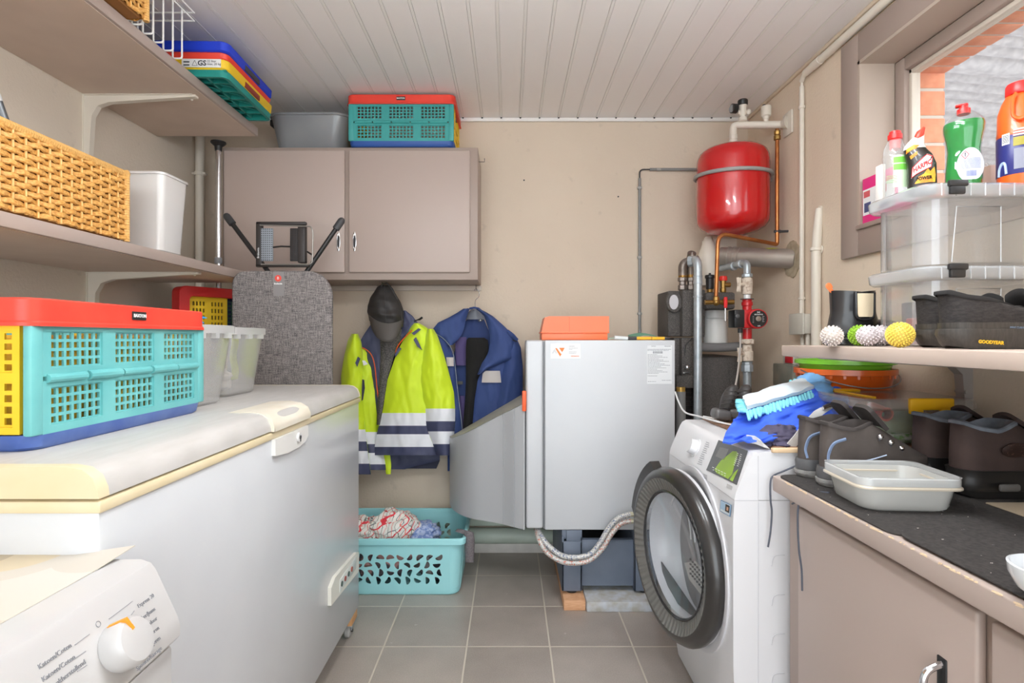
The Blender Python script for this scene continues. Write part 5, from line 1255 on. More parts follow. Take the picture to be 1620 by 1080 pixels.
# flue pipe through the wall
m_flue = M('flue_steel', (182, 174, 165), .38, .45, col2=(168, 159, 150), scale=5, stretch=(1, 3, 3))
t = thing('flue_pipe', at(1190, 410, 2.75), 'dull steel flue pipe running through a mortar ring into the wall', 'flue')
A, B = at(1141, 405, 2.872), at(1246, 409, 2.655); B = A + (B - A) * ((XR + .02 - A.x) / (B.x - A.x)); AB0 = A
MB().cyl(A, B, .047, n=28).build('pipe', m_flue, t)
d = (B - A).normalized()
mb = MB()
for px in (1152, 1160, 1168):
    c = A + (B - A) * ((px - 1140) / 108.0); mb.tube([c - d * .006, c - d * .003, c + d * .003, c + d * .006], [.0475, .051, .051, .0475], 28)
mb.build('collar', m_flue, t)
mb = MB(); pts = []
for k in range(22):
    a = 2 * math.pi * k / 22; rr = .078 + .012 * nz(math.cos(a) * 2, math.sin(a) * 2); pts.append((B.y + rr * math.cos(a), B.z + rr * 1.1 * math.sin(a)))
mb.prism(pts, 'X', XR - .006, XR + .01); mb.build('mortar_ring', M('flue_mortar', (184, 170, 146), .9, col2=(160, 146, 122), scale=40), t)
c = A + (B - A) * ((1215 - 1140) / 108.0); MB().surf(lambda u, v: c + Vector((lerp(-.03, .02, u), 0, 0)) + Vector((0, math.sin(-.5 + v) * -.0475, math.cos(-.5 + v) * .0482 + .0005)), 6, 6, th=-.001).build('yellow_tag', M('tag_yellow', (222, 226, 40), .5), t)

# cream canister with a cone top
t = thing('separator_canister', at(1118, 470, 2.92), 'cream canister with a cone-shaped top standing behind the copper pipe', 'canister')
Yk = 2.93; xk = X_(1120.5, Yk)
MB().lathe([(.051, Z_(452, Yk)), (.051, Z_(404, Yk)), (.045, Z_(398, Yk)), (.020, Z_(376, Yk)), (.016, Z_(374.5, Yk)), (.001, Z_(374.2, Yk))], (xk, Yk, 0), 32).build('body', m_pipe, t)
MB().rbox(xk + .0, xk + .16, Yk + .02, Yk + .10, Z_(404, Yk), Z_(376, Yk), .004).build('box', m_pipe, t)
# white canister lower down
t = thing('white_canister', at(1132, 545, 2.78), 'white cylindrical canister below the black valve block', 'canister')
Yw = 2.80; xw = X_(1131, Yw)
MB().lathe([(.058, Z_(546, Yw)), (.060, Z_(542, Yw)), (.060, Z_(510, Yw)), (.062, Z_(508, Yw)), (.062, Z_(505, Yw)), (.057, Z_(503, Yw)), (.057, Z_(489, Yw)), (.02, Z_(486, Yw))], (xw, Yw, 0), 30).build('body', M('canister_white', (228, 226, 222), .35), t)

# black insulated pump groups
m_epp = M('black_foam', (66, 62, 60), .75, col2=(118, 111, 106), scale=330, lo=.45, hi=.75, bump=.2, bscale=300)
t = thing('pump_group', at(1085, 600, 2.75), 'black foam-insulated pump group with a gauge, squeezed behind the boiler edge', 'pump group')
Ya = 2.74
def blk(mb, a, b, c, d, y0, y1, r=.006): mb.rbox(X_(a, y0), X_(b, y0), y0, y1, Z_(d, y0), Z_(c, y0), r)
mb = MB(); blk(mb, 1057, 1079, 460, 532, Ya, Ya + .2); mb.build('shell', m_epp, t)
mb = MB(); blk(mb, 1079.5, 1116, 458, 532, Ya - .04, Ya + .16); mb.build('shell', m_epp, t)
mb = MB(); blk(mb, 1066, 1078, 534, 600, Ya, Ya + .2); blk(mb, 1078.5, 1100, 534, 598, Ya - .04, Ya + .16); blk(mb, 1070, 1100, 594, 614, Ya - .05, Ya + .12); mb.build('lower_shell', m_epp, t)
p = at(1066, 478, Ya - .012)
MB().tube([p + Vector((0, .02, 0)), p + Vector((0, -.008, 0)), p + Vector((0, -.010, 0))], [.049, .049, .046], 26, sx=.8).build('gauge_ring', m_epp, t)
MB().tube([p + Vector((-.003, -.009, 0)), p + Vector((-.003, -.0125, 0))], [.036, .036], 26, sx=.62).build('gauge_face', M('gauge_face', (196, 194, 198), .3), t)
p = at(1087, 581, Ya - .046); mb = MB(); mb.sphere(p, .013, 14, 8); mb.cyl(p + Vector((-.02, .004, -.028)), p + Vector((.015, .004, -.026)), .006, n=8); mb.build('drain_valve', m_chrome, t)
MB().tube([at(1083, 562, Ya - .044), at(1085, 545, Ya - .044), at(1096, 534, Ya - .044)], .002, 6).build('cable', m_black, t)
# fittings on top of the pump group
m_gi = M('dull_iron', (142, 132, 126), .42, .7, col2=(120, 110, 102), scale=20)
for (px, nm) in ((1080, 0), (1093, 1)):
    x = X_(px, 2.78)
    mb = MB(); z = Z_(458, 2.78)
    mb.lathe([(.020, z - .004), (.024, z), (.024, z + .020), (.019, z + .024), (.019, z + .040), (.025, z + .043), (.025, z + .058), (.02, z + .062)], (x, 2.78, 0), 8); mb.build('union', m_gi, t)
    MB().lathe([(.021, z + .060), (.0215, z + .064), (.0215, z + .070), (.021, z + .074)], (x, 2.78, 0), 20).build('brass_ring', m_br, t)
    if nm == 0: MB().tube(bend([(x, 2.78, z + .07), (x, 2.78, z + .135), (x + .08, 2.79, z + .15)], .05, 8), .022, 16).build('elbow', m_gi, t)
    else:
        MB().tube([(x, 2.78, z + .07), (x, 2.78, z + .16), (x - .002, 2.76, z + .18)], .021, 16).build('riser', m_gi, t)
        p = at(1095, 405, 2.74); MB().tube([p + Vector((0, 0, -.03)), p + Vector((0, 0, .006)), p + Vector((0, 0, .008)), p + Vector((0, 0, .018))], [.016, .016, .007, .007], 12).build('plug', m_gi, t)
# galvanised riser in front
t = thing('galvanised_pipe', at(1103, 660, 2.6), 'tall galvanised steel pipe with a bend at the top before the black pump group', 'pipe')
Yg = 2.62; xg = X_(1104, Yg)
pts = bend([(xg, Yg, .30), (xg, Yg, Z_(410, Yg)), at(1093, 412, Yg + .10)], .045, 8)
MB().tube(pts, .0188, 18).build('pipe', m_galv, t)
MB().lathe([(.0185, -.004), (.0215, -.003), (.0215, .003), (.0185, .004)], (xg, Yg, Z_(469, Yg)), 18).build('socket', m_galv, t)
MB().lathe([(.0185, Z_(449, Yg)), (.0215, Z_(448.6, Yg)), (.0215, Z_(447, Yg)), (.0205, Z_(446.6, Yg)), (.0205, Z_(437.4, Yg)), (.0215, Z_(437, Yg)), (.0215, Z_(435.4, Yg)), (.0185, Z_(435, Yg))], (xg, Yg, 0), 18).build('socket', m_galv, t)
p = at(1094, 413, Yg + .06); MB().tube([p + Vector((-.012, .01, 0)), p + Vector((.008, -.002, 0))], .026, 8).build('union_nut', m_galv, t)
# valve block under the copper pipe
t = thing('valve_block', at(1138, 480, 2.66), 'black foam valve block under the end of the copper pipe', 'valve block')
Yq = 2.66
mb = MB(); blk(mb, 1116.5, 1164, 462, 489, Yq, Yq + .16, .012); mb.build('shell', m_epp, t)
p = at(1123, 462, Yq + .04)
mb = MB(); mb.lathe([(.014, 0), (.014, .014)], p, 14); mb.build('vent_base', m_br, t)
mb = MB(); mb.lathe([(.012, .012), (.018, .016), (.019, .066), (.023, .068), (.023, .080), (.020, .083), (.006, .085), (.005, .093)], p, 20); mb.build('air_vent', m_black, t)
p = at(1144, 462, Yq + .03)
mb = MB(); mb.lathe([(.012, -.004), (.015, .003), (.015, .018), (.012, .02), (.013, .04), (.015, .055)], p, 8); mb.cyl(p + Vector((0, 0, .034)), p + Vector((.034, 0, .036)), .012, n=12); mb.build('safety_valve', m_br, t)
mb = MB(); mb.lathe([(.018, .055), (.0195, .058), (.0185, .074), (.016, .077)], p, 16); mb.build('red_cap', M('cap_red', (226, 50, 42), .4), t)
# grey insulated pipe and black tank
t = thing('insulated_pipe', at(1140, 550, 2.7), 'grey foam-covered pipe lying across the top of the black tank', 'pipe')
MB().tube(spline([at(1108, 549, 2.70), at(1140, 549.5, 2.70), at(1168, 548, 2.70), at(1177, 549, 2.70)], 5), .0215, 18).build('sleeve', M('foam_grey', (112, 110, 110), .8), t)
t = thing('buffer_tank', at(1120, 700, 2.8), 'black speckled foam-clad tank on the floor behind the dryer', 'tank')
mb = MB(); y0 = 2.74; mb.rbox(X_(1101, y0), X_(1172, y0), y0, 3.08, .02, Z_(563, y0), .02, 3); mb.build('cladding', m_epp, t)
mb = MB(); mb.rbox(X_(1082, y0), X_(1100, y0), y0 + .04, 3.08, .02, Z_(612, y0), .01); 
for k in range(24): mb.box(X_(1083, y0), X_(1099, y0), y0 + .036, y0 + .042, .5 + k * .022, .508 + k * .022)
mb.build('ribbed_flank', m_black, t)
p = at(1077, 616, 2.68)
t = thing('grey_pipe', (p.x, 2.68, 0), 'grey plastic drain pipe below the black pump group next to the boiler', 'pipe')
MB().cyl((p.x, 2.68, .0), (p.x, 2.68, Z_(619, 2.68)), .023, n=18).build('pipe', M('pvc_grey', (140, 138, 136), .5), t)
MB().cyl((p.x, 2.68, Z_(619, 2.68)), (p.x, 2.68, Z_(612, 2.68)), .021, n=18).build('brass_ring', M('brass_bright', (222, 176, 92), .35, .6), t)
# ---------------------------------------------------------------- circulation pump on its riser
t = thing('circulation_pump', at(1182, 660, 2.66), 'red circulation pump with a black face between stone-coloured ball valves on a steel riser', 'pump')
Yp2 = 2.66; xp2 = X_(1182, Yp2)
m_stone = M('valve_beige', (222, 208, 192), .75, col2=(168, 140, 118), scale=55, lo=.5, hi=.72, bump=.3, bscale=120)
m_pr = M('pump_red', (198, 36, 40), .35, coat=.3)
def col(name, rows, m, n=18, par=t): return MB().lathe([(r * Yp2 / F, Z_(py, Yp2)) for py, r in rows], (xp2, Yp2, 0), n).build(name, m, par)
col('riser', [(800, 6.2), (585, 6.2)], m_galv); col('coupling', [(588, 7), (587, 9.5), (577, 9.5), (576, 8), (573, 8), (572, 9), (571, 6)], m_galv, 8)
col('ball_valve', [(571, 8), (570, 9.2), (556, 9), (554, 7.5), (545, 7), (544, 6)], m_stone); col('flange_nut', [(544, 10.5), (543, 11.5), (537, 11.5), (536, 10)], m_stone, 6)
col('pump_neck', [(536, 7), (520, 7)], m_pr); col('pump_neck', [(490, 7), (484, 7), (483, 8.5), (478, 8.5), (477, 7), (473, 7.5)], m_pr)
col('flange_plate', [(473.6, 11), (472.6, 11)], m_dark, 6); col('white_nut', [(472.5, 5.2), (466, 5.2)], m_white, 8)
col('ball_valve', [(466, 6), (465, 7.5), (457, 8), (452, 8), (450, 8.5), (441, 8), (439, 6)], m_stone); col('locknut', [(439, 6.5), (438, 8.5), (434, 8.5), (433, 7)], m_galv, 8)
for (px, py, s_) in ((1169, 450, 1), (1170, 561, 1)):
    A = at(px + 9, py, Yp2 - .01); Bq = at(px + 2, py, Yp2 - .02); mb = MB(); mb.tube([A, Bq], .009, 8)
    mb.tube([at(px, py - 11, Yp2 - .022), at(px + .5, py, Yp2 - .026), at(px, py + 11, Yp2 - .022)], [.012, .009, .012], 8, sx=.45); mb.build('valve_handle', m_stone, t)
MB().tube(bend([(xp2, Yp2, Z_(434, Yp2)), at(1182, 415, Yp2), at(1160, 420, 2.78), at(1138, 425, 2.9)], .035, 8), .0165, 16).build('bend', m_galv, t)
for (px, py, y) in ((1172, 417.5, 2.71), (1160, 421, 2.775)):
    c = at(px, py, y); dd = (at(1138, 425, 2.9) - at(1182, 415, Yp2)).normalized(); MB().tube([c - dd * .012, c - dd * .01, c + dd * .01, c + dd * .012], [.017, .0215, .0215, .017], 16).build('socket', m_galv, t)
# pump head
Yh = 2.585; c = at(1199.5, 504, Yh); r_ = 15.8 * Yh / F
mb = MB(); mb.tube([(c.x - .008, Yh + .075, c.z), (c.x - .006, Yh + .06, c.z), (c.x, Yh + .004, c.z), (c.x, Yh, c.z), (c.x, Yh - .001, c.z)], [r_ * .9, r_ * .98, r_, r_ * .96, r_ * .9], 32); mb.rbox(X_(1175, Yh + .03), X_(1190, Yh + .03), Yh + .02, Yh + .10, Z_(519, Yh + .03), Z_(490, Yh + .03), .006); mb.build('motor_housing', m_pr, t)
mb = MB(); mb.cyl((c.x, Yh - .0005, c.z), (c.x, Yh - .003, c.z), r_ * .86, n=32); fp = mb.build('face_plate', m_black, t)
mb = MB(); mb.lathe([(.0125, 0), (.0125, .002), (.010, .003)], (c.x, Yh - .003, c.z), 20, Matrix.Rotation(math.radians(90), 4, 'X')); mb.build('vent_screw', M('screw_steel', (168, 158, 146), .35, .7), fp)
mb = MB(); yq = Yh - .0035
put_text(mb, 'GRUNDFOS', (c.x, yq, c.z + .0195), (1,0,0), (0,0,1), .0075, bold=.0003)
put_text(mb, 'UPS', (c.x + .002, yq, c.z - .034), (1,0,0), (0,0,1), .008, bold=.0003)
for (a, b) in (((-.006, .034), (.006, .026)), ((-.006, .026), (.006, .034)), ((-.007, .030), (.007, .030))): mb.tube([(c.x + a[0], yq, c.z + a[1]), (c.x + b[0], yq, c.z + b[1])], .0012, 5)
for k in range(5): mb.box(c.x + .017, c.x + .027 - (k % 2) * .003, yq - .0003, yq, c.z + .010 - k * .006, c.z + .0115 - k * .006); mb.box(c.x - .028, c.x - .021, yq - .0003, yq, c.z + .010 - k * .007, c.z + .0112 - k * .007)
mb.build('lettering', M('pump_print', (212, 214, 216), .5), fp)
mb = MB(); mb.rbox(X_(1159.5, Yh + .03), X_(1175.5, Yh + .03), Yh + .01, Yh + .09, Z_(518, Yh + .03), Z_(490, Yh + .03), .005); tb = mb.build('terminal_box', m_black, t)
q = at(1166, 500, Yh + .035 - .03); mb = MB(); mb.lathe([(.010, 0), (.010, .008), (.006, .010)], q, 16, Matrix.Rotation(math.radians(90), 4, 'X')); mb.build('speed_switch', M('switch_grey', (84, 84, 86), .35), tb)
mb = MB(); q = at(1171, 519, Yh + .05); mb.lathe([(.011, -.022), (.011, 0)], q, 12); mb.build('cable_gland', m_dark, tb)
MB().tube(spline([at(1171, 525, Yh + .05), at(1171, 550, Yh + .04), at(1167, 590, Yh + .03), at(1160, 628, Yh), at(1156, 660, Yh)], 6), .0045, 8).build('cable', M('cable_grey', (196, 188, 180), .5), t)

# ---------------------------------------------------------------- pipes and boxes on the right wall
t = thing('wall_conduit', (XR - .012, 2.53, 1.3), 'thin cream conduit dropping down the wall to the small junction box', 'conduit')
Yn = 2.515; xn = X_(1268.5, Yn)
MB().cyl((xn, Yn, Z_(500, Yn)), (xn, Yn, Z_(137, Yn)), .0108, n=14).build('tube', m_pipe, t)
MB().cyl((xn, Yn, Z_(137, Yn)), (xn, Yn, Z_(122, Yn)), .006, n=10).build('cable', m_pipe, t)
for py in (170, 472):
    z = Z_(py, Yn); mb = MB(); mb.lathe([(.013, -.006), (.015, -.005), (.015, .005), (.013, .006)], (xn, Yn, z), 14); mb.cyl((xn, Yn, z), (XR, Yn + .01, z), .007, n=8); mb.build('saddle', m_pipe, t)
t = thing('ceiling_conduit', (XR - .02, 1.9, ZC - .06), 'fat cream conduit running along the top of the wall under the ceiling', 'conduit')
A = at(1272, 120, 2.50); B = Vector((A.x - .0, .4, Z_(0, 2.0) if False else A.z))
A = Vector((XR - .022, 2.47, ZC - .055)); B = Vector((XR - .022, 0.2, ZC - .055))
MB().cyl(A, B, .0165, n=16).build('tube', m_pipe, t)
MB().tube(bend([A + Vector((0, -.06, 0)), A + Vector((0, .01, 0)), Vector((xn, Yn, Z_(128, Yn)))], .02, 5), .011, 12).build('elbow', m_pipe, t)
MB().lathe([(.0185, -.03), (.0185, .03)], A + Vector((0, -.09, 0)), 16, Matrix.Rotation(math.radians(90), 4, 'X')).build('socket', m_pipe, t)
t = thing('junction_box', at(1268, 528, 2.48), 'small cream junction box on the wall where the thin conduit ends', 'junction box')
xj0 = X_(1257, 2.50); zj0, zj1 = Z_(528, 2.50), Z_(497, 2.50)
MB().rbox(XR - .05, XR, 2.43, 2.545, zj0, zj1, .005).build('box', M('box_cream', (214, 208, 196), .45), t)
MB().rbox(XR - .058, XR - .048, 2.425, 2.55, zj0 - .003, zj1 + .003, .004).build('cover', M('cover_cream', (206, 202, 190), .45), t)
for y in (2.455, 2.50): MB().cyl((XR - .02, y, zj0), (XR - .02, y, zj0 - .14), .009 if y > 2.47 else .010, n=12).build('tail_pipe', m_pipe, t)
t = thing('soil_pipe', (XR - .03, 2.38, 1.1), 'thick cream pipe on the wall, cut off at the top behind the boot', 'pipe')
Ys2 = 2.385; xs2 = X_(1291, Ys2)
pts = [(xs2, Ys2, .9), (xs2, Ys2, Z_(400, Ys2)), (X_(1296, Ys2), Ys2, Z_(330, Ys2))]
MB().tube([pts[0], pts[1], Vector(pts[1]).lerp(Vector(pts[2]), .5), pts[2]], [.0195, .0195, .0185, .0145], 18).build('pipe', m_pipe, t)
z = Z_(394, Ys2); mb = MB(); mb.lathe([(.021, -.008), (.0235, -.006), (.0235, .006), (.021, .008)], (xs2, Ys2, z), 18); mb.cyl((xs2, Ys2, z), (XR, Ys2, z), .009, n=10); mb.lathe([(.018, 0), (.02, .004), (.016, .008)], (XR, Ys2, z), 16, Matrix.Rotation(math.radians(-90), 4, 'Y')); mb.build('clamp', m_pipe, t)
mb = MB(); mb.tube([(X_(1297, Ys2), Ys2, Z_(330, Ys2)), (X_(1306, Ys2), Ys2, Z_(326, Ys2)), (XR + .005, Ys2, Z_(325, Ys2))], [.012, .007, .005], 8); mb.build('cap_lug', m_pipe, t)
t = thing('switch_box', at(1250, 610, 2.6), 'clear-fronted switch box with a red switch on the wall under the shelf end', 'switch')
yb0, yb1 = 2.53, 2.72
MB().rbox(XR - .05, XR, yb0, yb1, Z_(612, 2.6), Z_(576, 2.6), .005).build('box', M('switch_glass_box', (118, 122, 112), .3, col2=(150, 140, 126), scale=12), t)
MB().rbox(XR - .03, XR, 2.56, 2.66, Z_(576, 2.6), Z_(562, 2.6), .003).build('label_plate', M('plate_pale', (196, 192, 182), .5), t)
MB().rbox(XR - .036, XR - .028, 2.565, 2.63, Z_(574, 2.6), Z_(564, 2.6), .002).build('red_switch', M('switch_red', (196, 40, 52), .4), t)
MB().rbox(XR - .03, XR, 2.42, 2.52, .9, 1.14, .003).build('cable_duct', m_pipe, t)
# ---------------------------------------------------------------- tumble dryer
t = thing('tumble_dryer', (.93, 1.78, 0), 'white tumble dryer with its round black-rimmed door ajar', 'tumble dryer')
dy0, dy1 = 1.482, 2.082
m_dr = M('dryer_white', (228, 228, 231), .3, coat=.25)
body = [(1.245, .012), (.634, .012), (.626, .06), (.612, .13), (.602, .22), (.598, .32), (.597, .70), (.601, .765), (1.245, .765)]
MB().prism(body, 'Y', dy0, dy1).build('body', m_dr, t, ang=30)
pan = [(1.245, .7665), (.6005, .7665), (.604, .785), (.640, .872), (.648, .885), (.662, .893), (1.245, .893)]
MB().prism(pan, 'Y', dy0, dy1).build('control_panel', m_dr, t, ang=30)
MB().rbox(.66, 1.235, dy0 + .03, dy1 - .03, 0, .014, .003).build('foot_plinth', m_dark, t)
# rounded near edge and side seams
for (x, z0, z1) in ((.664, .0, .89),): MB().box(x - .0012, x + .0012, dy0 - .0008, dy0 + .001, .014, .885).build('side_seam', M('seam_white', (206, 206, 210), .6), t)
MB().box(.602, .664, dy0 - .0008, dy0 + .001, .765, .7672).build('side_seam', m_dark if False else bpy.data.materials['seam_white'], t)
mb = MB()
for k in range(6):
    z = .62 - k * .105
    mb.tube(bend([(.735, dy0 - .0004, z), (.705, dy0 - .0004, z), (.700, dy0 - .0004, z - .03)], .02, 5), .0012, 5)
    mb.build('side_pressing', bpy.data.materials['seam_white'], t); mb = MB()
# panel frame
pn = Vector((-.087, 0, .036)).normalized(); pv = Vector((.036, 0, .087)).normalized(); pu = Vector((0, -1, 0))
def ond(px, py, d=0.0):
    p0 = Vector((.622, 0, .8285)); o = Vector((0, 0, H)); dr = Vector(((px - CX) / F, 1, -(py - CY) / F))
    return o + dr * ((p0 - o).dot(pn) / dr.dot(pn)) + pn * d
Rp = Matrix(((pu.x, pv.x, pn.x), (pu.y, pv.y, pn.y), (pu.z, pv.z, pn.z))).to_4x4()
kc = ond(1101, 708)
mb = MB(); mb.lathe([(.030, -.002), (.031, .003), (.026, .004), (.0245, .022), (.022, .025), (.001, .0255)], kc, 32, Rp); mb.build('program_dial', m_dr, t, ang=40)
# display with its menu, as a slightly raised plate lying on the sloped panel
def quad(mb, pts, d0, d1):
    A = [ond(a, b, d0) for a, b in pts]; Bq = [ond(a, b, d1) for a, b in pts]; n = len(pts)
    mb.add(A + Bq, [tuple(range(n)), tuple(range(2*n - 1, n - 1, -1))] + [(i, n+i, n+(i+1) % n, (i+1) % n) for i in range(n)])
dq = [(1137.5, 696), (1183.5, 713), (1166, 767), (1118, 743.5)]
mb = MB(); quad(mb, dq, .0006, .0016); ds = mb.build('display', M('display_black', (58, 58, 58), .16, coat=.4), t, flat=True)
mb = MB()
quad(mb, [(1160, 714), (1166, 714), (1169, 718), (1163, 735), (1159, 750), (1153, 758), (1134, 748), (1131, 743), (1141, 729)], .0017, .0020); quad(mb, [(1169, 742), (1160, 762), (1155, 759), (1162, 748)], .0017, .0020)
mb.build('green_leaf_picture', M('screen_green', (142, 178, 44), .3), ds, flat=True)
mb = MB(); quad(mb, [(1140, 707), (1154, 711), (1147, 728), (1133, 722)], .0017, .0020); mb.build('screen_panel', M('screen_grey', (110, 110, 108), .25), ds, flat=True)
mb = MB(); rnd = random.Random(4)
for k in range(7):
    for j in range(2):
        a = 1167 + j * 5.5 - k * .9; b = 716.5 + j * 1.6 + k * 3.0
        quad(mb, [(a, b), (a + rnd.uniform(2, 4), b + 1.0), (a + 2.4, b + 1.9), (a - .4, b + .9)], .0021, .0023)
for k in range(5):
    a = 1128 + k * 4.6; b = 738.5 + k * 2.3
    quad(mb, [(a, b), (a + 3, b + 1.4), (a + 2.6, b + 2.3), (a - .4, b + .9)], .0021, .0023); quad(mb, [(a + 1, b + 4), (a + 2.5, b + 4.8), (a + 2.2, b + 5.8), (a + .7, b + 5.2)], .0021, .0023)
mb.build('screen_print', M('screen_white', (226, 228, 224), .4), ds, flat=True)
mb = MB()
for k in range(12):
    a = 1117.5 - k * 1.25; b = 698.5 + k * 3.1
    quad(mb, [(a, b), (a + 5.0 + (k % 3), b + 2.2), (a + 4.6 + (k % 3), b + 3.1), (a - .4, b + .9)], .0004, .0007)
for k in range(4): quad(mb, [(1113, 749 + k * 1.9), (1119, 752 + k * 1.9), (1118.8, 752.7 + k * 1.9), (1112.8, 749.7 + k * 1.9)], .0004, .0007)
mb.build('panel_print', M('panel_print', (150, 152, 158), .6), t, flat=True)
mb = MB(); quad(mb, [(1151, 765), (1159.5, 769), (1158, 774.5), (1149.6, 770.5)], .0006, .0014); mb.build('touch_button', M('button_grey', (182, 182, 182), .4), t, flat=True)
# sticker on the front
def onf(px, py, X=.5965): return atx(px, py, X)
A = [onf(1140.5, 790.5), onf(1157, 798.5), onf(1155.3, 817), onf(1138.8, 808)]
def slab(mb, pts, th=Vector((-.0008, 0, 0))): n = len(pts); mb.add([p + th for p in pts] + pts, [tuple(range(n)), tuple(range(2*n-1, n-1, -1))] + [(i, n+i, n+(i+1) % n, (i+1) % n) for i in range(n)])
mb = MB(); slab(mb, A); st = mb.build('info_sticker', M('sticker_blue', (116, 158, 196), .5), t, flat=True)
def inset(P, a, b, c, d): f = lambda u, v: (P[0].lerp(P[1], u)).lerp(P[3].lerp(P[2], u), v); return [f(a, c), f(b, c), f(b, d), f(a, d)]
mb = MB(); slab(mb, inset(A, .06, .94, .06, .94), Vector((-.0012, 0, 0))); mb.build('sticker_ground', M('sticker_pale', (226, 236, 244), .5), st, flat=True)
mb = MB(); slab(mb, inset(A, .10, .48, .10, .74), Vector((-.0016, 0, 0))); mb.build('sticker_picture', M('pic_blue', (176, 206, 232), .5), st, flat=True)
mb = MB(); slab(mb, inset(A, .52, .92, .12, .74), Vector((-.0016, 0, 0))); mb.build('sticker_picture', M('pic_dark', (66, 62, 66), .5), st, flat=True)
mb = MB(); slab(mb, inset(A, .66, .82, .3, .6), Vector((-.002, 0, 0))); mb.build('sticker_flame', M('pic_flame', (226, 180, 150), .5), st, flat=True)
# opening and the door, hinged at the near side
oc = Vector((.597, 1.785, .505))
RX = Matrix.Rotation(math.radians(-90), 4, 'Y')   # local z -> -x
mb = MB(); mb.lathe([(.278, -.002), (.278, .004), (.268, .006), (.250, .003), (.245, -.0005)], oc, 56, RX, cap=False); mb.build('opening_rim', M('opening_rim', (214, 214, 218), .4), t, ang=50)
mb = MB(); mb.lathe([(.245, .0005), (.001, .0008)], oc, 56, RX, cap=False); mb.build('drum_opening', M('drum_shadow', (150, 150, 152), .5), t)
th = math.radians(11.5); hinge = Vector((.590, 1.522, .507)); dr_ = Vector((-math.sin(th), math.cos(th), 0)); nr = Vector((-math.cos(th), -math.sin(th), 0))
cc = hinge + dr_ * .272
RD = Matrix(((dr_.x, 0, nr.x), (dr_.y, 0, nr.y), (0, 1, nr.z))).to_4x4()   # x along door, y up, z outward
m_ring = M('door_black', (46, 44, 43), .28, coat=.3); m_rim = M('door_silver', (150, 150, 152), .25, .8)
d = MB().lathe([(.250, -.012), (.266, -.010), (.271, .0), (.271, .012), (.262, .028), (.245, .036), (.236, .036)], cc, 64, RD, cap=False).build('door', m_ring, t, ang=50)
MB().lathe([(.258, -.022), (.266, -.020), (.266, -.010), (.255, -.0095)], cc, 64, RD, cap=False).build('door_back_rim', M('door_back', (206, 206, 208), .35), d, ang=50)
mb = MB(); NR = 280; vs = []; fcs = []
for (r, z) in ((.237, .0355), (.236, .034), (.2, .018), (.193, .015)):
    for k in range(NR):
        a = 2 * math.pi * k / NR; h = .0028 if (k // 2) % 2 and .194 < r < .2365 else 0; vs.append(Matrix.Translation(cc) @ RD @ Vector((r * math.cos(a), r * math.sin(a), z + h)))
for i in range(3):
    for k in range(NR): fcs.append((i*NR+k, i*NR+(k+1) % NR, (i+1)*NR+(k+1) % NR, (i+1)*NR+k))
mb.add(vs, fcs); mb.build('ribbed_band', M('ribbed_grey', (122, 120, 116), .35, .3), d, ang=20)
mb = MB(); mb.lathe([(.1935, .014), (.197, .019), (.193, .021), (.188, .015)], cc, 64, RD, cap=False); mb.build('inner_ring', M('inner_ring_dark', (66, 66, 68), .25, .5), d, ang=50)
mb = MB(); mb.lathe([(.190, .013), (.18, .010), (.15, .0), (.10, -.012), (.05, -.018), (.001, -.020)], cc, 56, RD, cap=False); mb.build('glass_bowl', clear_mat('door_glass', (200, 204, 210), .10, .06), d, ang=60)
# inside: pale bowl, lint filter and dark foot seen through the glass
mb = MB(); mb.lathe([(.190, .0), (.186, -.03), (.16, -.075), (.10, -.11), (.001, -.12)], cc, 48, RD, cap=False); mb.build('inner_bowl', M('bowl_pale', (208, 210, 216), .3, coat=.3), d, ang=60)
def inb(mb, poly, z0, z1): o = mb.mark(); mb.prism(poly, 'Z', z0, z1); mb.xf(o, Matrix.Translation(cc) @ RD)
mb = MB(); inb(mb, [(-.095, -.158), (.150, -.090), (.140, -.120), (.10, -.154), (.03, -.181), (-.05, -.178)], -.028, -.024); mb.build('lint_sill', M('sill_dark', (72, 72, 74), .35), d)
mb = MB(); inb(mb, [(-.165, -.03), (-.06, -.005), (.0, -.035), (-.03, -.075), (-.155, -.105)], -.036, -.030); lf = mb.build('lint_filter', M('filter_grey', (196, 196, 194), .5), d)
mb = MB(); rnd = random.Random(8)
for i in range(9):
    for j in range(4):
        x = lerp(-.15, -.045, i / 8.0) ; y = -.078 + j * .015 + (x + .15) * .22; inb(mb, [(x, y), (x + .010, y - .002), (x + .010, y + .004), (x, y + .006)], -.030, -.0285)
tag(mb.build('filter_slots', M('slots_dark', (96, 96, 98), .6), d), kind='stuff')
mb = MB()
for s_ in (-1, 1): mb.tube([Matrix.Translation(cc) @ RD @ Vector((s_ * .012 + .06 + .09 * math.cos(a), .02 + .15 * math.sin(a), -.045)) for a in [math.radians(40 + 10 * k) for k in range(14)]], .003, 6)
mb.build('bowl_ridge', M('ridge_white', (230, 232, 236), .25), d)
# grip tab on the free side
mb = MB(); pts = []
for k in range(9):
    a = math.radians(lerp(12, 62, k / 8)); pts.append((.300 * math.cos(a), .300 * math.sin(a)))
for k in range(9):
    a = math.radians(lerp(66, 6, k / 8)); pts.append((.262 * math.cos(a), .262 * math.sin(a)))
o = mb.mark(); mb.prism(pts, 'Z', -.012, .022); mb.xf(o, Matrix.Translation(cc) @ RD); mb.build('door_grip', m_ring, d)
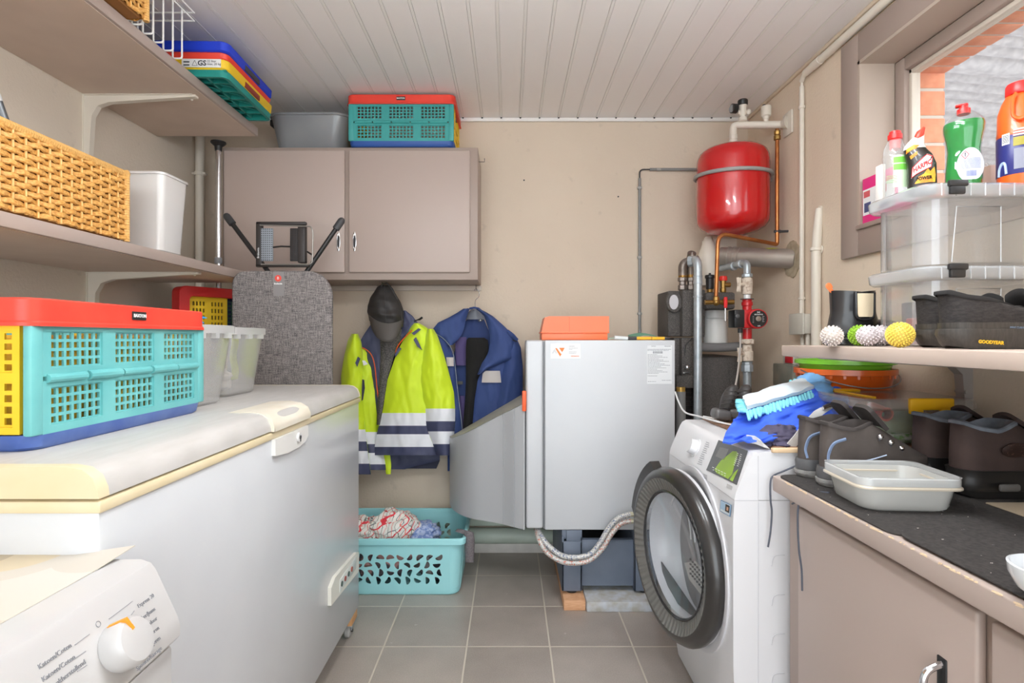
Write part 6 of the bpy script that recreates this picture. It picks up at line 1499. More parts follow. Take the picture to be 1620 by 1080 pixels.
# ---------------------------------------------------------------- things on the dryer
ZT = .893
tag(MB().rbox(.72, 1.245, 1.49, 2.075, ZT + .0005, ZT + .012, .003).build('wooden_board', M('brown_board', (150, 112, 84), .55, col2=(126, 90, 66), scale=9, stretch=(4, 30, 4))), 'thin brown wooden board lying on top of the tumble dryer', 'board')
ZB = ZT + .0125
tag(MB().rbox(.70, 1.10, 1.475, 1.488, ZT + .0005, ZT + .013, .002).build('wooden_strip', M('pale_strip', (226, 196, 158), .6)), 'pale wooden strip along the near edge of the dryer top', 'strip')
t = thing('thin_rope', (.72, 2.0, ZB), 'thin white rope looped over the far end of the dryer top', 'rope')
MB().tube(spline([at(1068, 620, 2.35), at(1074, 636, 2.28), at(1084, 652, 2.16), (.70, 2.05, ZB + .004), (.705, 1.97, ZB + .006), (.73, 1.88, ZB + .004), (.76, 1.80, ZB + .004)], 8), .0035, 8).build('strand', m_white, t)
MB().tube(spline([(.72, 2.06, ZB + .003), (.735, 2.00, ZB + .004), (.755, 1.97, ZB + .004), (.785, 1.965, ZB + .003), (.80, 2.04, ZB + .004)], 6), .0028, 8).build('loop', m_white, t)

# cloth heaps as height-shaped sheets
def heap(name, pts, m, label, cat, h=.05, amp=.012, seed=0, base=ZB, nu=36, nv=30, th=.003, hfn=None):
    """cloth lying over a heap: four corner points, raised in the middle, wrinkled"""
    a, b, c, d_ = [Vector(p) for p in pts]
    def fn(u, v):
        p = a.lerp(b, u).lerp(d_.lerp(c, u), v)
        e = (math.sin(math.pi * min(1, max(0, u))) * math.sin(math.pi * v)) ** .55
        k = hfn(u, v) if hfn else 1
        w = amp * (nz(u * 5 + v * 2, v * 3, seed) + .6 * nz(u * 11 - v * 3, v * 7, seed + 3))
        return Vector((p.x + .25 * w, p.y + .25 * w, base + .004 + max(0, (h * e * k + w * (.25 + e)))))
    return tag(MB().surf(fn, nu, nv, th=th).build(name, m, ang=70), label, cat)
m_bc = M('royal_blue_cloth', (62, 104, 226), .8, bump=.15, bscale=300)
# blue garment: profile rows in the photograph
S, vo = rows_surf([(612, 1236, 1330), (622, 1218, 1340), (634, 1200, 1344), (650, 1172, 1344), (668, 1158, 1340), (682, 1148, 1325), (696, 1143, 1262)], 1.66, .10, .05, 41, fs=(.03, .05))
def blue(u, v):
    p = S(u, v); f = 1 - v
    y = lerp(1.56, 1.80, f) + .03 * nz(u * 5, v * 4, 3)
    L, R = interp([(612, 1236, 1330), (622, 1218, 1340), (634, 1200, 1344), (650, 1172, 1344), (668, 1158, 1340), (682, 1148, 1325), (698, 1143, 1262)], lerp(612, 698, v))
    q = at(lerp(L, R, u), lerp(612, 698, v) + 3.0 * nz(u * 6, v * 3, 5) + 4 * (u - .5) ** 2, y - .05 * math.sin(math.pi * u) + .022 * nz(u * 9 + v * 6, v * 9, 8))
    q.z = max(q.z, ZB + .002); return q
mb = MB(); mb.surf(blue, 44, 40, th=-.005)
tag(mb.build('blue_garment', m_bc, ang=70), 'royal blue garment heaped on top of the dryer under the mop pad', 'garment')
def fold_(pts, w, Y0, m, name, label, cat, seed=0, up=(0, -1, .4)):
    return tag(MB().tube(spline(pts, 8), w, 14, sx=.45, up=up).build(name, m, ang=70), label, cat)
# dark plum bag with a pale strap
m_plum = M('plum_fabric', (82, 76, 98), .85, bump=.15, bscale=300); m_strap = M('strap_pale', (206, 204, 202), .7)
t = thing('shoulder_bag', at(1240, 700, 1.56), 'dark plum fabric bag with a pale strap lying under the blue garment on the dryer', 'bag')
def plum(u, v):
    L, R = interp([(672, 1212, 1262), (682, 1200, 1275), (692, 1198, 1280), (706, 1204, 1284)], lerp(672, 706, v))
    q = at(lerp(L, R, u), lerp(672, 706, v) + 2 * nz(u * 5, v * 4, 1), 1.54 - .04 * math.sin(math.pi * u) + .05 * (1 - v) + .014 * nz(u * 7, v * 7, 4)); q.z = max(q.z, ZB + .002); return q
MB().surf(plum, 26, 18, th=-.006).build('pouch', m_plum, t, ang=70)
def band(name, pts, w, m, par, up=(0, -1, .3)): return MB().tube(spline(pts, 8), w, 8, sx=.12, up=up).build(name, m, par)
MB().surf(lambda u, v: (lambda c_: at(c_[0] + (v - .5) * c_[2], c_[1] + (v - .5) * c_[3], c_[4]))(interp([(0, 1250, 707, 15, 4, 1.505), (.3, 1263, 692, 14, 5, 1.50), (.55, 1278, 672, 14, 6, 1.50), (.8, 1296, 652, 13, 6, 1.51), (1, 1313, 642, 10, 6, 1.53)], u)), 24, 3, th=-.003).build('strap', m_strap, t, ang=60)
MB().surf(lambda u, v: (lambda c_: at(c_[0] + (v - .5) * c_[2], c_[1] + (v - .5) * c_[3], c_[4]))(interp([(0, 1182, 694, 3, 12, 1.53), (.4, 1195, 696, 3, 13, 1.515), (.75, 1207, 703, 4, 9, 1.50), (1, 1216, 708, 4, 4, 1.50)], u)), 16, 3, th=-.003).build('strap_end', m_strap, t, ang=60)
MB().tube([at(1301, 645, 1.515), at(1311, 641, 1.52), at(1320, 640, 1.53)], .006, 8).build('strap_buckle', m_chrome, t)
# mop pad
t = thing('mop_pad', at(1235, 640, 1.75), 'white and light blue mop pad with turquoise chenille tufts on the blue heap', 'mop pad')
m_pad = M('pad_white', (222, 232, 238), .9, bump=.2, bscale=200); m_tuft = M('turquoise_chenille', (140, 220, 234), .9, bump=.4, bscale=500); m_lb = M('light_blue_microfibre', (126, 180, 230), .9, bump=.3, bscale=400)
def pad(u, v):
    A = at(1176, 632, 1.72).lerp(at(1270, 603, 1.86), u); Bq = at(1182, 648, 1.62).lerp(at(1288, 616, 1.74), u)
    p = A.lerp(Bq, v); p.z += .014 * math.sin(math.pi * u) * math.sin(math.pi * v) + .004 * nz(u * 6, v * 4); return p
MB().surf(pad, 26, 12, th=.012).build('pad', m_pad, t, ang=70)
rnd = random.Random(12); tf = []
for row in range(2):
    for k in range(21):
        u = (k + .5 * row + rnd.uniform(-.2, .2)) / 21.0; base = pad(min(1, max(0, u)), 1.0) + Vector((0, -.002 + .004 * row, -.004 - .003 * row)); l = rnd.uniform(.024, .034)
        dirv = Vector((rnd.uniform(-.35, .1) - .1, -.75, -.75 + .18 * row)); mb = MB(); mb.tube([base, base + dirv * l * .5 + Vector((0, -.002, 0)), base + dirv * l], [.0048, .0056, .004], 6); tf.append(mb)
for k in range(12):
    v = k / 11.0; base = pad(0, v) + Vector((0, 0, -.004)); dirv = Vector((-.9, -.2 + rnd.uniform(-.3, .3), -.1 + rnd.uniform(-.4, .3))); mb = MB(); mb.tube([base, base + dirv * .014, base + dirv * .030], [.005, .0058, .004], 6); tf.append(mb)
for k in range(8):
    base = pad(.80 + k * .02, 0.0); dirv = Vector((rnd.uniform(-.5, .2), .5, .25 + rnd.uniform(-.2, .4))); mb = MB(); mb.tube([base, base + dirv * .014, base + dirv * .024], [.005, .0055, .004], 6); tf.append(mb)
for mb in tf: mb.build('tuft', m_tuft, t)
tag(MB().surf(lump(at(1286, 606, 1.86), (.055, .05, .035), 51, .2, 3), 26, 16).build('blue_cloth', m_lb, ang=70), 'light blue microfibre cloth rolled up behind the mop pad', 'cloth')
tag(MB().surf(lump(at(1298, 617, 1.76), (.032, .05, .026), 53, .15, 3), 26, 16).build('blue_cloth', m_lb, ang=70), 'light blue microfibre cloth end beside the mop pad, in front of the orange bucket', 'cloth')
# buckets
m_ob = M('bucket_orange', (228, 100, 26), .3, coat=.3); m_gb = M('bucket_green', (122, 194, 46), .35, coat=.2)
bc = Vector((1.16, 1.925, ZB + .001))
t = thing('bucket', bc, 'orange bucket with a wire handle standing on the dryer under the wall shelf', 'bucket')
zt_ = Z_(582, 1.92) - bc.z
R_ = .150
MB().lathe([(.001, .004), (.105, .0), (.108, .004), (R_ - .005, zt_ - .02), (R_ + .006, zt_ - .018), (R_ + .006, zt_), (R_ - .002, zt_), (.105, .01), (.001, .008)], bc, 44).build('body', m_ob, t, ang=50)
mb = MB()
for k in range(24):
    a = 2 * math.pi * k / 24; mb.box(-.0015, .0015, -.004, .004, zt_ - .03, zt_ - .012); mb.xf(mb.mark() - 8, Matrix.Translation(bc) @ Matrix.Rotation(a, 4, 'Z') @ Matrix.Translation((R_ - .002, 0, 0)))
tag(mb.build('rim_rib', m_ob, t), kind='stuff')
hp = [bc + Vector((-R_ * math.cos(a) * 1.03, -R_ * math.sin(a) * 1.05 - .01, zt_ - .006 - .050 * math.sin(a) ** 1.2)) for a in [math.pi * k / 20 for k in range(21)]]
MB().tube(hp, .0022, 8).build('handle', M('handle_wire', (132, 132, 136), .35, .7), t)
t = thing('bucket', bc + Vector((0, 0, .03)), 'lime green bucket nested inside the orange bucket on the dryer', 'bucket')
b2 = bc + Vector((0, 0, .03)); zg = Z_(569, 1.92) - b2.z
MB().lathe([(.001, .0), (.095, .0), (R_ - .016, zt_ - .03), (R_ - .014, zg - .016), (R_ + .003, zg - .012), (R_ + .003, zg), (R_ - .006, zg), (.093, .006), (.001, .006)], b2, 44).build('body', m_gb, t, ang=50)
# clear organiser box with yellow catches
m_org = clear_mat('organiser_clear', (216, 216, 210), .12, .10); m_yl = M('catch_yellow', (250, 190, 22), .4)
ox0, ox1, oy0, oy1 = .962, 1.262, 1.50, 1.755; zc = Z_(650, oy0)
t = thing('organiser_box', ((ox0+ox1)/2, (oy0+oy1)/2, ZB), 'clear plastic box with yellow catches and cloths inside on the dryer', 'storage box')
MB().vbox(ox0, ox1, oy0, oy1, ZB + .001, zc, .03, 4, taper=.012, open_top=True, wall=.003).build('body', m_org, t)
MB().vbox(ox0 - .008, ox1 + .008, oy0 - .008, oy1 + .008, zc + .001, zc + .032, .03, 4, taper=-.002).build('lid', clear_mat('organiser_lid', (206, 198, 190), .34, .12), t)
xa, xb = X_(1438, oy0 - .012), X_(1508, oy0 - .012)
mb = MB(); mb.rbox(xa, xb, oy0 - .018, oy0 - .006, zc + .004, zc + .036, .004); mb.rbox(xa, xa + .036, oy0 - .018, oy0 - .008, zc - .006, zc + .008, .003); mb.rbox(xb - .036, xb, oy0 - .018, oy0 - .008, zc - .006, zc + .008, .003); mb.build('catch', m_yl, t)
MB().rbox(ox0 + .02, ox0 + .13, oy1 - .03, oy1 + .01, zc + .031, zc + .037, .002).build('catch', m_yl, t)
MB().rbox(ox0 + .04, ox0 + .05, oy0 + .03, oy1 - .03, zc + .031, zc + .036, .002).build('lid_rib', m_yl, t)
tag(MB().surf(lump((1.112, 1.63, ZB + .046), (.125, .09, .042), 61, .16, 3), 34, 20).build('green_cloth', M('sage_cloth', (196, 202, 170), .9, col2=(172, 188, 152), scale=6), ang=70), 'pale sage green cloth folded inside the clear box with yellow catches', 'cloth')
tag(MB().surf(lump((1.13, 1.55, ZB + .016), (.10, .03, .014), 63, .2, 5), 34, 14).build('green_cloth', M('green_print_cloth', (110, 168, 84), .9, col2=(200, 210, 190), scale=40, lo=.45, hi=.55), ang=70), 'green printed cloth at the bottom of the clear box with yellow catches', 'cloth')
p = at(1402, 655, 1.54)
t = thing('red_ring', p, 'red plastic tube lying at the end of the clear box with yellow catches', 'tube')
MB().tube([p + Vector((0, 0, 0)), p + Vector((.02, .09, .005))], [.0185, .0185], 24, cap=False).build('outer_tube', M('tube_red', (226, 92, 76), .4), t); MB().tube([p + Vector((.02, .09, .005)), p], [.0145, .0145], 24, cap=False).build('inner_wall', M('tube_red_in', (200, 66, 54), .5), t)
MB().lathe([(.0145, -.001), (.0195, -.001), (.0195, .003), (.0145, .003)], p, 24, Matrix.Rotation(math.radians(100), 4, 'X'), cap=False).build('tube_lip', M('tube_lip', (236, 110, 92), .4), t)

# ---------------------------------------------------------------- wall shelf on the right
SX, SZ0, SZ1, SYE = .850, 1.1435, 1.1765, 1.735
t = thing('wall_shelf', (1.1, .9, SZ0), 'taupe wall shelf under the window carrying the boot, balls and sneakers', 'shelf')
m_sh2 = M('shelf_paint_right', (200, 182, 170), .5, col2=(192, 174, 162), scale=4)
MB().rbox(SX, XR, -.4, SYE, SZ0, SZ1, .003).build('board', m_sh2, t)
for y in (1.62, .5):
    b = MB(); w = .016; b.prism([(XR, SZ0 - .001), (SX + .06, SZ0 - .001), (SX + .06, SZ0 - .006), (XR - .05, SZ0 - .03), (XR - .03, SZ0 - .05), (XR - .015, SZ0 - .22), (XR, SZ0 - .22)], 'Y', y - w, y + w)
    b.cyl((XR - .02, y - .02, SZ0 - .10), (XR - .02, y + .02, SZ0 - .10), .006, n=10); b.build('bracket', M('bracket_grey2', (176, 170, 166), .4, .3), t)
SH = SZ1 + .0006
# spiky massage balls
def spiky(name, px, py, r, m, label, n=150):
    y = None
    z = SH + r * 1.06
    Y = F * (H - z) / (py - CY) if False else r * F / max(1, 0.001) 
    return None
def ball(px, dpx, r, col, label, n=120):
    Y = r * 2 * F / dpx; x = X_(px, Y); rr = r * .88; z = SH + r * .99
    t = thing('massage_ball', (x, Y, SH), label, 'massage ball', 'massage balls on the shelf')
    m = M('ball_base', tuple(int(c * .86) for c in col), .55); m2 = M('ball_spikes', tuple(min(255, int(c * 1.03 + 4)) for c in col), .45)
    mb = MB(); mb.sphere((x, Y, z), rr, 28, 18); c = Vector((x, Y, z))
    for k in range(n):
        zz = 1 - 2 * (k + .5) / n; a = k * 2.399963; q = math.sqrt(1 - zz * zz); d = Vector((q * math.cos(a), q * math.sin(a), zz))
        mb.cyl(c + d * rr * .97, c + d * r, r * .072, r * .046, n=6, mi=1)
    mb.build('spiked_body', [m, m2], t)
    return t
ball(1316, 34, .028, (228, 214, 206), 'cream spiky massage ball at the end of the row nearest the shelf edge')
ball(1339, 22, .0205, (232, 218, 200), 'small cream spiky massage ball half hidden behind the second gap of the row', 90)
ball(1360, 34, .030, (150, 196, 54), 'green spiky massage ball squeezed between the white ones', 150)
ball(1373, 34, .029, (230, 220, 224), 'white spiky massage ball directly beside the green one')
ball(1393, 34, .0295, (226, 216, 218), 'white spiky massage ball between another white one and the yellow one')
ball(1424, 41, .030, (240, 212, 96), 'big yellow spiky massage ball beside the black sneakers', 220)

# ---------------------------------------------------------------- footwear
def shoe(loc, heading, label, name='sneaker', group=None, L=.29, Wd=.10, sole_h=.04, heel_z=.12, toe_z=.065, open_z=.11, open_end=.42, mats=None, sole_rows=None, collar_flare=0.0, lining=None, outsole=None, cat='shoe', tilt=0.0, opening_w=.62, front_z=None):
    """foot-shaped lofted upper on an outline sole; local x = heel to toe"""
    up_m, so_m, li_m = mats
    t = thing(name, loc, label, cat, group, rot=(0, tilt, heading))
    def outline(k, n=40):
        a = 2 * math.pi * k / n; c, s = math.cos(a), math.sin(a)
        x = L * (.5 + .5 * c)
        f = x / L
        w = Wd / 2 * (interp([(0, .0), (.03, .42), (.10, .66), (.25, .70), (.45, .72), (.65, .95), (.80, 1.0), (.92, .74), (.98, .40), (1, 0.0)], f)[0])
        return x, (w if s >= 0 else -w)
    n = 44; pts = []
    fs = [(1 - math.cos(math.pi * k / (n // 2))) / 2 for k in range(n // 2 + 1)]
    def wd(f): return Wd / 2 * interp([(0, .10), (.02, .40), (.06, .58), (.12, .66), (.28, .68), (.45, .74), (.62, .94), (.75, 1.0), (.86, .90), (.94, .66), (.985, .36), (1, .12)], f)[0]
    out = [(L * f, wd(f)) for f in fs] + [(L * f, -wd(f)) for f in reversed(fs)]
    N = len(out)
    def opening(i):
        x, y = out[i]; f = x / L; g = f * open_end
        wo = Wd / 2 * opening_w * (math.sin(math.pi * min(1, max(0, (f * .92 + .06)))) ** .45) * (1 if f < .98 else .6)
        return (L * (.03 + g) - collar_flare * (1 - f) * L * .1, math.copysign(wo, y))
    fz = front_z if front_z is not None else open_z
    def ztop(f): return interp([(0, heel_z), (.18, open_z + (heel_z - open_z) * .35), (.45, open_z), (.8, fz), (1, fz)], f)[0]
    K = 12; rings = []
    for k in range(K + 1):
        s = k / K; ring = []
        for i in range(N):
            x, y = out[i]; ox, oy = opening(i); f = x / L
            hx = s ** 1.25; zt = ztop(f)
            toe = smooth((f - .45) / .5)
            rise = (1 - (1 - s) ** 2.6) if True else s
            zlin = s
            z = sole_h + (zt - sole_h) * lerp(zlin ** .9, 0.0, 0) if f < .4 else None
            zs = sole_h + (zt - sole_h) * s
            # towards the toe: quick rise to toe height, then a slope up the vamp
            zv = sole_h + (toe_z - sole_h) * (1 - (1 - min(1, s * 2.4)) ** 2) + max(0, s - .30) / .70 * (zt - toe_z)
            z = lerp(zs, zv, toe)
            hx = lerp(s ** 1.6, max(0, (s - .16) / .84) ** .9, toe)
            bulge = 1 + .05 * math.sin(math.pi * s) * (1 - toe)
            ring.append(((x + (ox - x) * hx), (y + (oy - y) * hx) * bulge, z))
        rings.append(ring)
    mb = MB(); vs = [p for r in rings for p in r]; fcs = []
    for k in range(K):
        for i in range(N): fcs.append((k*N+i, k*N+(i+1) % N, (k+1)*N+(i+1) % N, (k+1)*N+i))
    mb.add(vs, fcs); mb.build('upper', up_m, t, local=True, ang=60)
    # lining: from the opening edge down inside
    last = rings[-1]; cx0 = sum(p[0] for p in last) / N
    mb = MB(); lr = []
    for (sc_, dz) in ((1.07, -.004), (1.07, .003), (.97, .005), (.86, -.006), (.82, -.04), (.80, -max(.05, (open_z - sole_h) * .85))):
        lr.append([(cx0 + (p[0] - cx0) * sc_, p[1] * sc_, max(sole_h + .004, p[2] + dz)) for p in last])
    vs = [p for r in lr for p in r]; fcs = []
    for k in range(len(lr) - 1):
        for i in range(N): fcs.append((k*N+i, k*N+(i+1) % N, (k+1)*N+(i+1) % N, (k+1)*N+i))
    fcs.append(tuple((len(lr)-1) * N + i for i in range(N)))
    mb.add(vs, fcs); mb.build('lining', li_m, t, local=True, ang=60)
    # sole
    mb = MB(); rows = sole_rows or [(0, .97), (.006, 1.02), (.6, 1.05), (.8, 1.04), (1, 1.0)]
    rr = []
    for (fz_, sc_) in rows:
        z = sole_h * fz_ * 1.08 if fz_ > .5 else fz_ if fz_ < .02 else sole_h * fz_
        z = min(z, sole_h * 1.08)
        ring = []
        for (x, y) in out:
            f = x / L; roc = .012 * max(0, (f - .8) / .2) ** 2 * (1 - z / sole_h * .5) + .006 * max(0, (.08 - f) / .08) * (1 if fz_ < .2 else 0)
            ring.append((L * .5 + (x - L * .5) * (1 + (sc_ - 1) * .6), y * sc_, z + roc))
        rr.append(ring)
    vs = [p for r in rr for p in r]; fcs = [tuple(reversed(range(N)))]
    for k in range(len(rr) - 1):
        for i in range(N): fcs.append((k*N+i, k*N+(i+1) % N, (k+1)*N+(i+1) % N, (k+1)*N+i))
    fcs.append(tuple((len(rr)-1)*N + i for i in range(N)))
    mb.add(vs, fcs); mb.build('sole', so_m, t, local=True, ang=35)
    if outsole:
        om, oh = outsole; rr = []
        for z, sc_ in ((-.0002, .97), (.001, 1.05), (oh * .45, 1.12), (oh * .5, 1.08), (oh * .55, 1.12), (oh, 1.13), (oh + .001, 1.0)):
            rr.append([(L * .5 + (x - L * .5) * (1 + (sc_ - 1) * .55), y * sc_, z + .012 * max(0, (x / L - .8) / .2) ** 2) for (x, y) in out])
        vs = [p for r in rr for p in r]; fcs = [tuple(reversed(range(N)))]
        for k in range(len(rr) - 1):
            for i in range(N): fcs.append((k*N+i, k*N+(i+1) % N, (k+1)*N+(i+1) % N, (k+1)*N+i))
        MB().add(vs, fcs).build('outsole', om, t, local=True, ang=35)
    return t
m_lu = None
# black slip-in sneakers
m_sk = M('sneaker_knit', (34, 31, 31), .85, col2=(52, 48, 47), scale=90, stretch=(1, 1, 3), bump=.35, bscale=260); m_sks = M('sneaker_sole', (64, 60, 56), .55, col2=(50, 47, 44), scale=40, stretch=(6, 6, 1)); m_skl = M('sneaker_lining', (30, 28, 28), .9)
for (x, y, hd, lab) in ((.902, 1.150, .06, 'black slip-in sneaker with yellow sole lettering, the one nearer the shelf edge'), (.945, 1.272, .06, 'black slip-in sneaker half hidden behind its pair, next to the yellow ball')):
    t = shoe((x, y, SH), hd, lab, 'sneaker', 'black sneakers on the shelf', L=.30, Wd=.105, sole_h=.050, heel_z=.116, open_z=.100, toe_z=.080, open_end=.50, mats=(m_sk, m_sks, m_skl), collar_flare=.45, cat='sneaker', front_z=.084, sole_rows=[(0, .94), (.006, 1.0), (.55, 1.10), (.75, 1.08), (.76, 1.03), (1, 1.04)])
    mb = MB(); mb.tube([(.06, 0, .150), (.066, 0, .157), (.085, 0, .152)], .002, 6) if False else None
    MB().surf(lambda u, v: (lerp(.162, .192, v) - .012 * math.sin(math.pi * v), lerp(-.030, .030, u), .126 - .038 * v - .012 * (u * 2 - 1) ** 2), 8, 8, th=.008).build('tongue', m_skl, t, local=True, ang=60)
    s = [o for o in t.children if o.name.startswith('sole')][0]
    yy = -.043
    mb = MB(); put_text(mb, 'GOODYEAR', (.062, -.0405, .0135), (1, -.03, -.06), (.0, -.16, 1), .0095, bold=.0004); mb.build('lettering', M('goodyear_yellow', (240, 190, 40), .5), s, local=True) if y < 1.2 else None
    if y < 1.2:
        mb = MB(); put_text(mb, 'SKECHERS', (.152, -.0445, .072), (.62, -.05, .7), (-.7, .15, .62), .0085, bold=.0004); put_text(mb, 'SLIP-INS', (.160, -.0450, .067), (.62, -.05, .7), (-.7, .15, .62), .0085, bold=.0004)
        mb.build('lettering', M('print_white', (214, 212, 210), .6), [o for o in t.children if o.name.startswith('upper')][0], local=True)
        mb = MB(); put_text(mb, 'MAX CUSHIONING', (.125, -.0425, .043), (1, -.05, -.03), (0, -.1, 1), .0055); mb.build('lettering', M('print_blue', (110, 128, 150), .6), s, local=True)
# brown walking boots on the worktop
m_bb = M('boot_nubuck', (72, 56, 52), .8, col2=(58, 45, 42), scale=14, bump=.15, bscale=260); m_bs = M('boot_rubber', (38, 36, 35), .3); m_bl = M('boot_lining', (122, 128, 138), .95, col2=(98, 104, 114), scale=30)
WZ = .8445
boots = []
for (x, y, hd, lab) in ((1.005, 1.255, .03, 'dark brown walking boot with grey lining, the nearer one beside the plastic tray'), (1.015, 1.385, .06, 'dark brown walking boot with grey lining, behind its pair and close to the dryer')):
    t = shoe((x, y, WZ), hd, lab, 'walking_boot', 'brown walking boots on the worktop', L=.30, Wd=.108, sole_h=.058, heel_z=.165, open_z=.150, toe_z=.085, open_end=.40, mats=(m_bb, m_bs, m_bl), cat='boot', front_z=.165, opening_w=.80, sole_rows=[(0, .94), (.006, 1.0), (.3, 1.02), (.31, 1.06), (.55, 1.10), (.7, 1.06), (1, 1.10)])
    o = MB().lathe([(.032, 0), (.033, .002), (.028, .004)], (0, 0, 0), 24, Matrix.Translation((.10, -.046, .110)) @ Matrix.Rotation(math.radians(100), 4, 'X') @ Matrix.Diagonal((1, .5, 1, 1)))
    o.build('mesh_vent', M('vent_mesh', (52, 34, 30), .5, col2=(110, 84, 70), scale=200, lo=.6, hi=.7), t, local=True)
    MB().rbox(.055, .10, -.059, -.050, .022, .038, .006).build('sole_pad', M('boot_pad', (96, 94, 92), .5), t, local=True)
    mb = MB()
    for k in range(4): mb.tube([(.135 + k * .028, -.030, .150 - k * .019), (.142 + k * .028, 0, .160 - k * .018), (.149 + k * .028, .030, .147 - k * .019)], .0022, 6)
    mb.build('shoelace', M('lace_brown', (112, 82, 58), .8), t, local=True)
    MB().tube(spline([(.14, -.030, .150), (.150, -.052, .13), (.165, -.064, .09), (.20, -.070, .060)], 6), .0024, 7).build('shoelace_end', M('lace_brown2', (112, 82, 58), .8), t, local=True)
    MB().surf(lambda u, v: (lerp(.115, .165, v), lerp(-.028, .028, u), .150 + .030 * (1 - v) - .010 * (u * 2 - 1) ** 2), 8, 8, th=.008).build('tongue', m_bb, t, local=True, ang=60)
# grey hiking shoes at the end of the worktop, laces hanging down
m_hb = M('hiking_leather', (88, 80, 76), .75, col2=(74, 66, 62), scale=14, bump=.15, bscale=260); m_hs = M('hiking_sole', (92, 92, 94), .5, col2=(78, 78, 80), scale=16); m_ho = M('hiking_outsole', (164, 162, 160), .55, col2=(128, 126, 124), scale=60); m_hl = M('hiking_lining', (64, 58, 56), .9); m_hblue = M('hiking_blue_trim', (132, 152, 186), .7)
m_lace = M('dark_lace', (84, 88, 100), .7)
for (x, y, hd, lab, second) in ((.752, 1.338, .08, 'grey-brown hiking shoe with blue trim beside the plastic tray', 0), (.748, 1.431, .05, 'grey-brown hiking shoe with blue trim at the far end of the worktop', 1)):
    t = shoe((x, y, WZ), hd, lab, 'hiking_shoe', 'hiking shoes on the worktop', L=.265, Wd=.088, sole_h=.042, heel_z=.150, open_z=.138, toe_z=.084, open_end=.42, mats=(m_hb, m_hs, m_hl), cat='shoe', outsole=(m_ho, .017), front_z=.150, opening_w=.78, sole_rows=[(0, .94), (.006, 1.0), (.45, 1.04), (.46, 1.08), (.8, 1.09), (1, 1.06)])
    MB().surf(lambda u, v: (lerp(.092, .135, v) + .008 * (u * 2 - 1) ** 2, lerp(-.030, .030, u) * (1 - .1 * v), .142 + .046 * (1 - v) - .010 * (u * 2 - 1) ** 4), 10, 8, th=.010).build('tongue', m_hl, t, local=True, ang=60)
    MB().tube(spline([(.010, -.020, .050), (.006, -.018, .075), (.012, -.028, .105), (.035, -.0385, .118)], 5), .0045, 8, sx=.5).build('blue_trim', m_hblue, t, local=True)
    mb = MB(); mb.tube(spline([(.04, -.0395, .062), (.09, -.041, .068), (.13, -.046, .080)], 5), .0016, 6); mb.build('stitching', M('stitch_blue', (176, 190, 214), .7), t, local=True)
    for k in range(3):
        mb = MB(); mb.sphere((.118 + k * .028, -.041 + .002 * k, .122 - k * .014), .0075, 12, 8); mb.build('lace_hook', m_chrome, t, local=True)
        mb = MB(); mb.tube([(.118 + k * .028, -.040, .114 - k * .014), (.128 + k * .028, 0, .128 - k * .016), (.118 + k * .03, .038, .112 - k * .014)], .0022, 6); mb.build('shoelace', m_lace, t, local=True)
    if second:
        P = [at(1275, 735, 1.45), at(1262, 736, 1.475), at(1240, 745, 1.47), at(1224, 752, 1.46), at(1219, 762, 1.455), at(1219, 790, 1.455), at(1221, 810, 1.455), at(1219, 840, 1.455), at(1215, 865, 1.455)]
    else:
        P = [at(1312, 779, 1.27), at(1292, 779, 1.29), at(1278, 783, 1.31), at(1268, 790, 1.325), at(1263, 800, 1.33), at(1262, 830, 1.33), at(1264, 870, 1.33), at(1268, 900, 1.33), at(1269, 934, 1.33)]
    Mi = (Matrix.Translation(t.location) @ Matrix.Rotation(hd, 4, 'Z')).inverted()
    MB().tube([Mi @ p for p in spline(P, 6)], .0024, 7).build('hanging_lace', m_lace, t, local=True)
    if not second: MB().tube([Mi @ p for p in spline([at(1312, 780, 1.27), at(1290, 783, 1.29), at(1272, 788, 1.32), at(1253, 797, 1.36)], 5)], .0022, 7).build('hanging_lace', m_lace, t, local=True)
# black rubber ankle boot on the shelf
m_rb = M('black_rubber', (40, 40, 42), .25, coat=.2); m_gore = M('elastic_cream', (228, 210, 180), .8, bump=.3, bscale=300)
Ybt = 1.66; bx = X_(1348, Ybt)
t = thing('ankle_boot', (bx, Ybt, SH), 'black rubber ankle boot with a cream elastic panel and orange pull tabs on the shelf', 'boot')
zb1 = Z_(462, Ybt)
def shaft(u, v):
    a = 2 * math.pi * u; c, s = math.cos(a), math.sin(a)
    k = interp([(0, .078, .046, .0), (.15, .082, .048, .0), (.35, .074, .044, .004), (.6, .064, .042, .002), (1, .064, .046, 0)], v)
    return (bx + k[2] + k[0] * c * (1.0 if c < 0 or v > .3 else 1.25 - .25 * v / .3), Ybt + k[1] * s, SH + .004 + (zb1 - SH) * v * (1 - (.04 * (1 - abs(c)) * (v > .9))))
MB().surf(shaft, 44, 24, th=.003).build('shaft', m_rb, t, ang=60)
mb = MB(); mb.vbox(bx - .080, bx + .105, Ybt - .050, Ybt + .050, SH, SH + .022, .045, 8); mb.build('sole', m_rb, t)
mb = MB(); mb.surf(lump((bx + .085, Ybt, SH + .04), (.075, .046, .038), 2, .02, 1), 24, 14); mb.build('toe', m_rb, t, ang=60)
yg = Ybt - .047
def gore(u, v): 
    w = .024 - .002 * (1 - v); x = bx + .008 + lerp(-w, w, u); z = lerp(Z_(502, Ybt), Z_(466, Ybt), v) - (.012 * (abs(u * 2 - 1)) ** 3 * 0)
    return (x, yg - .003 * math.sin(math.pi * u), z)
MB().surf(gore, 8, 8, th=-.003).build('elastic_panel', m_gore, t)
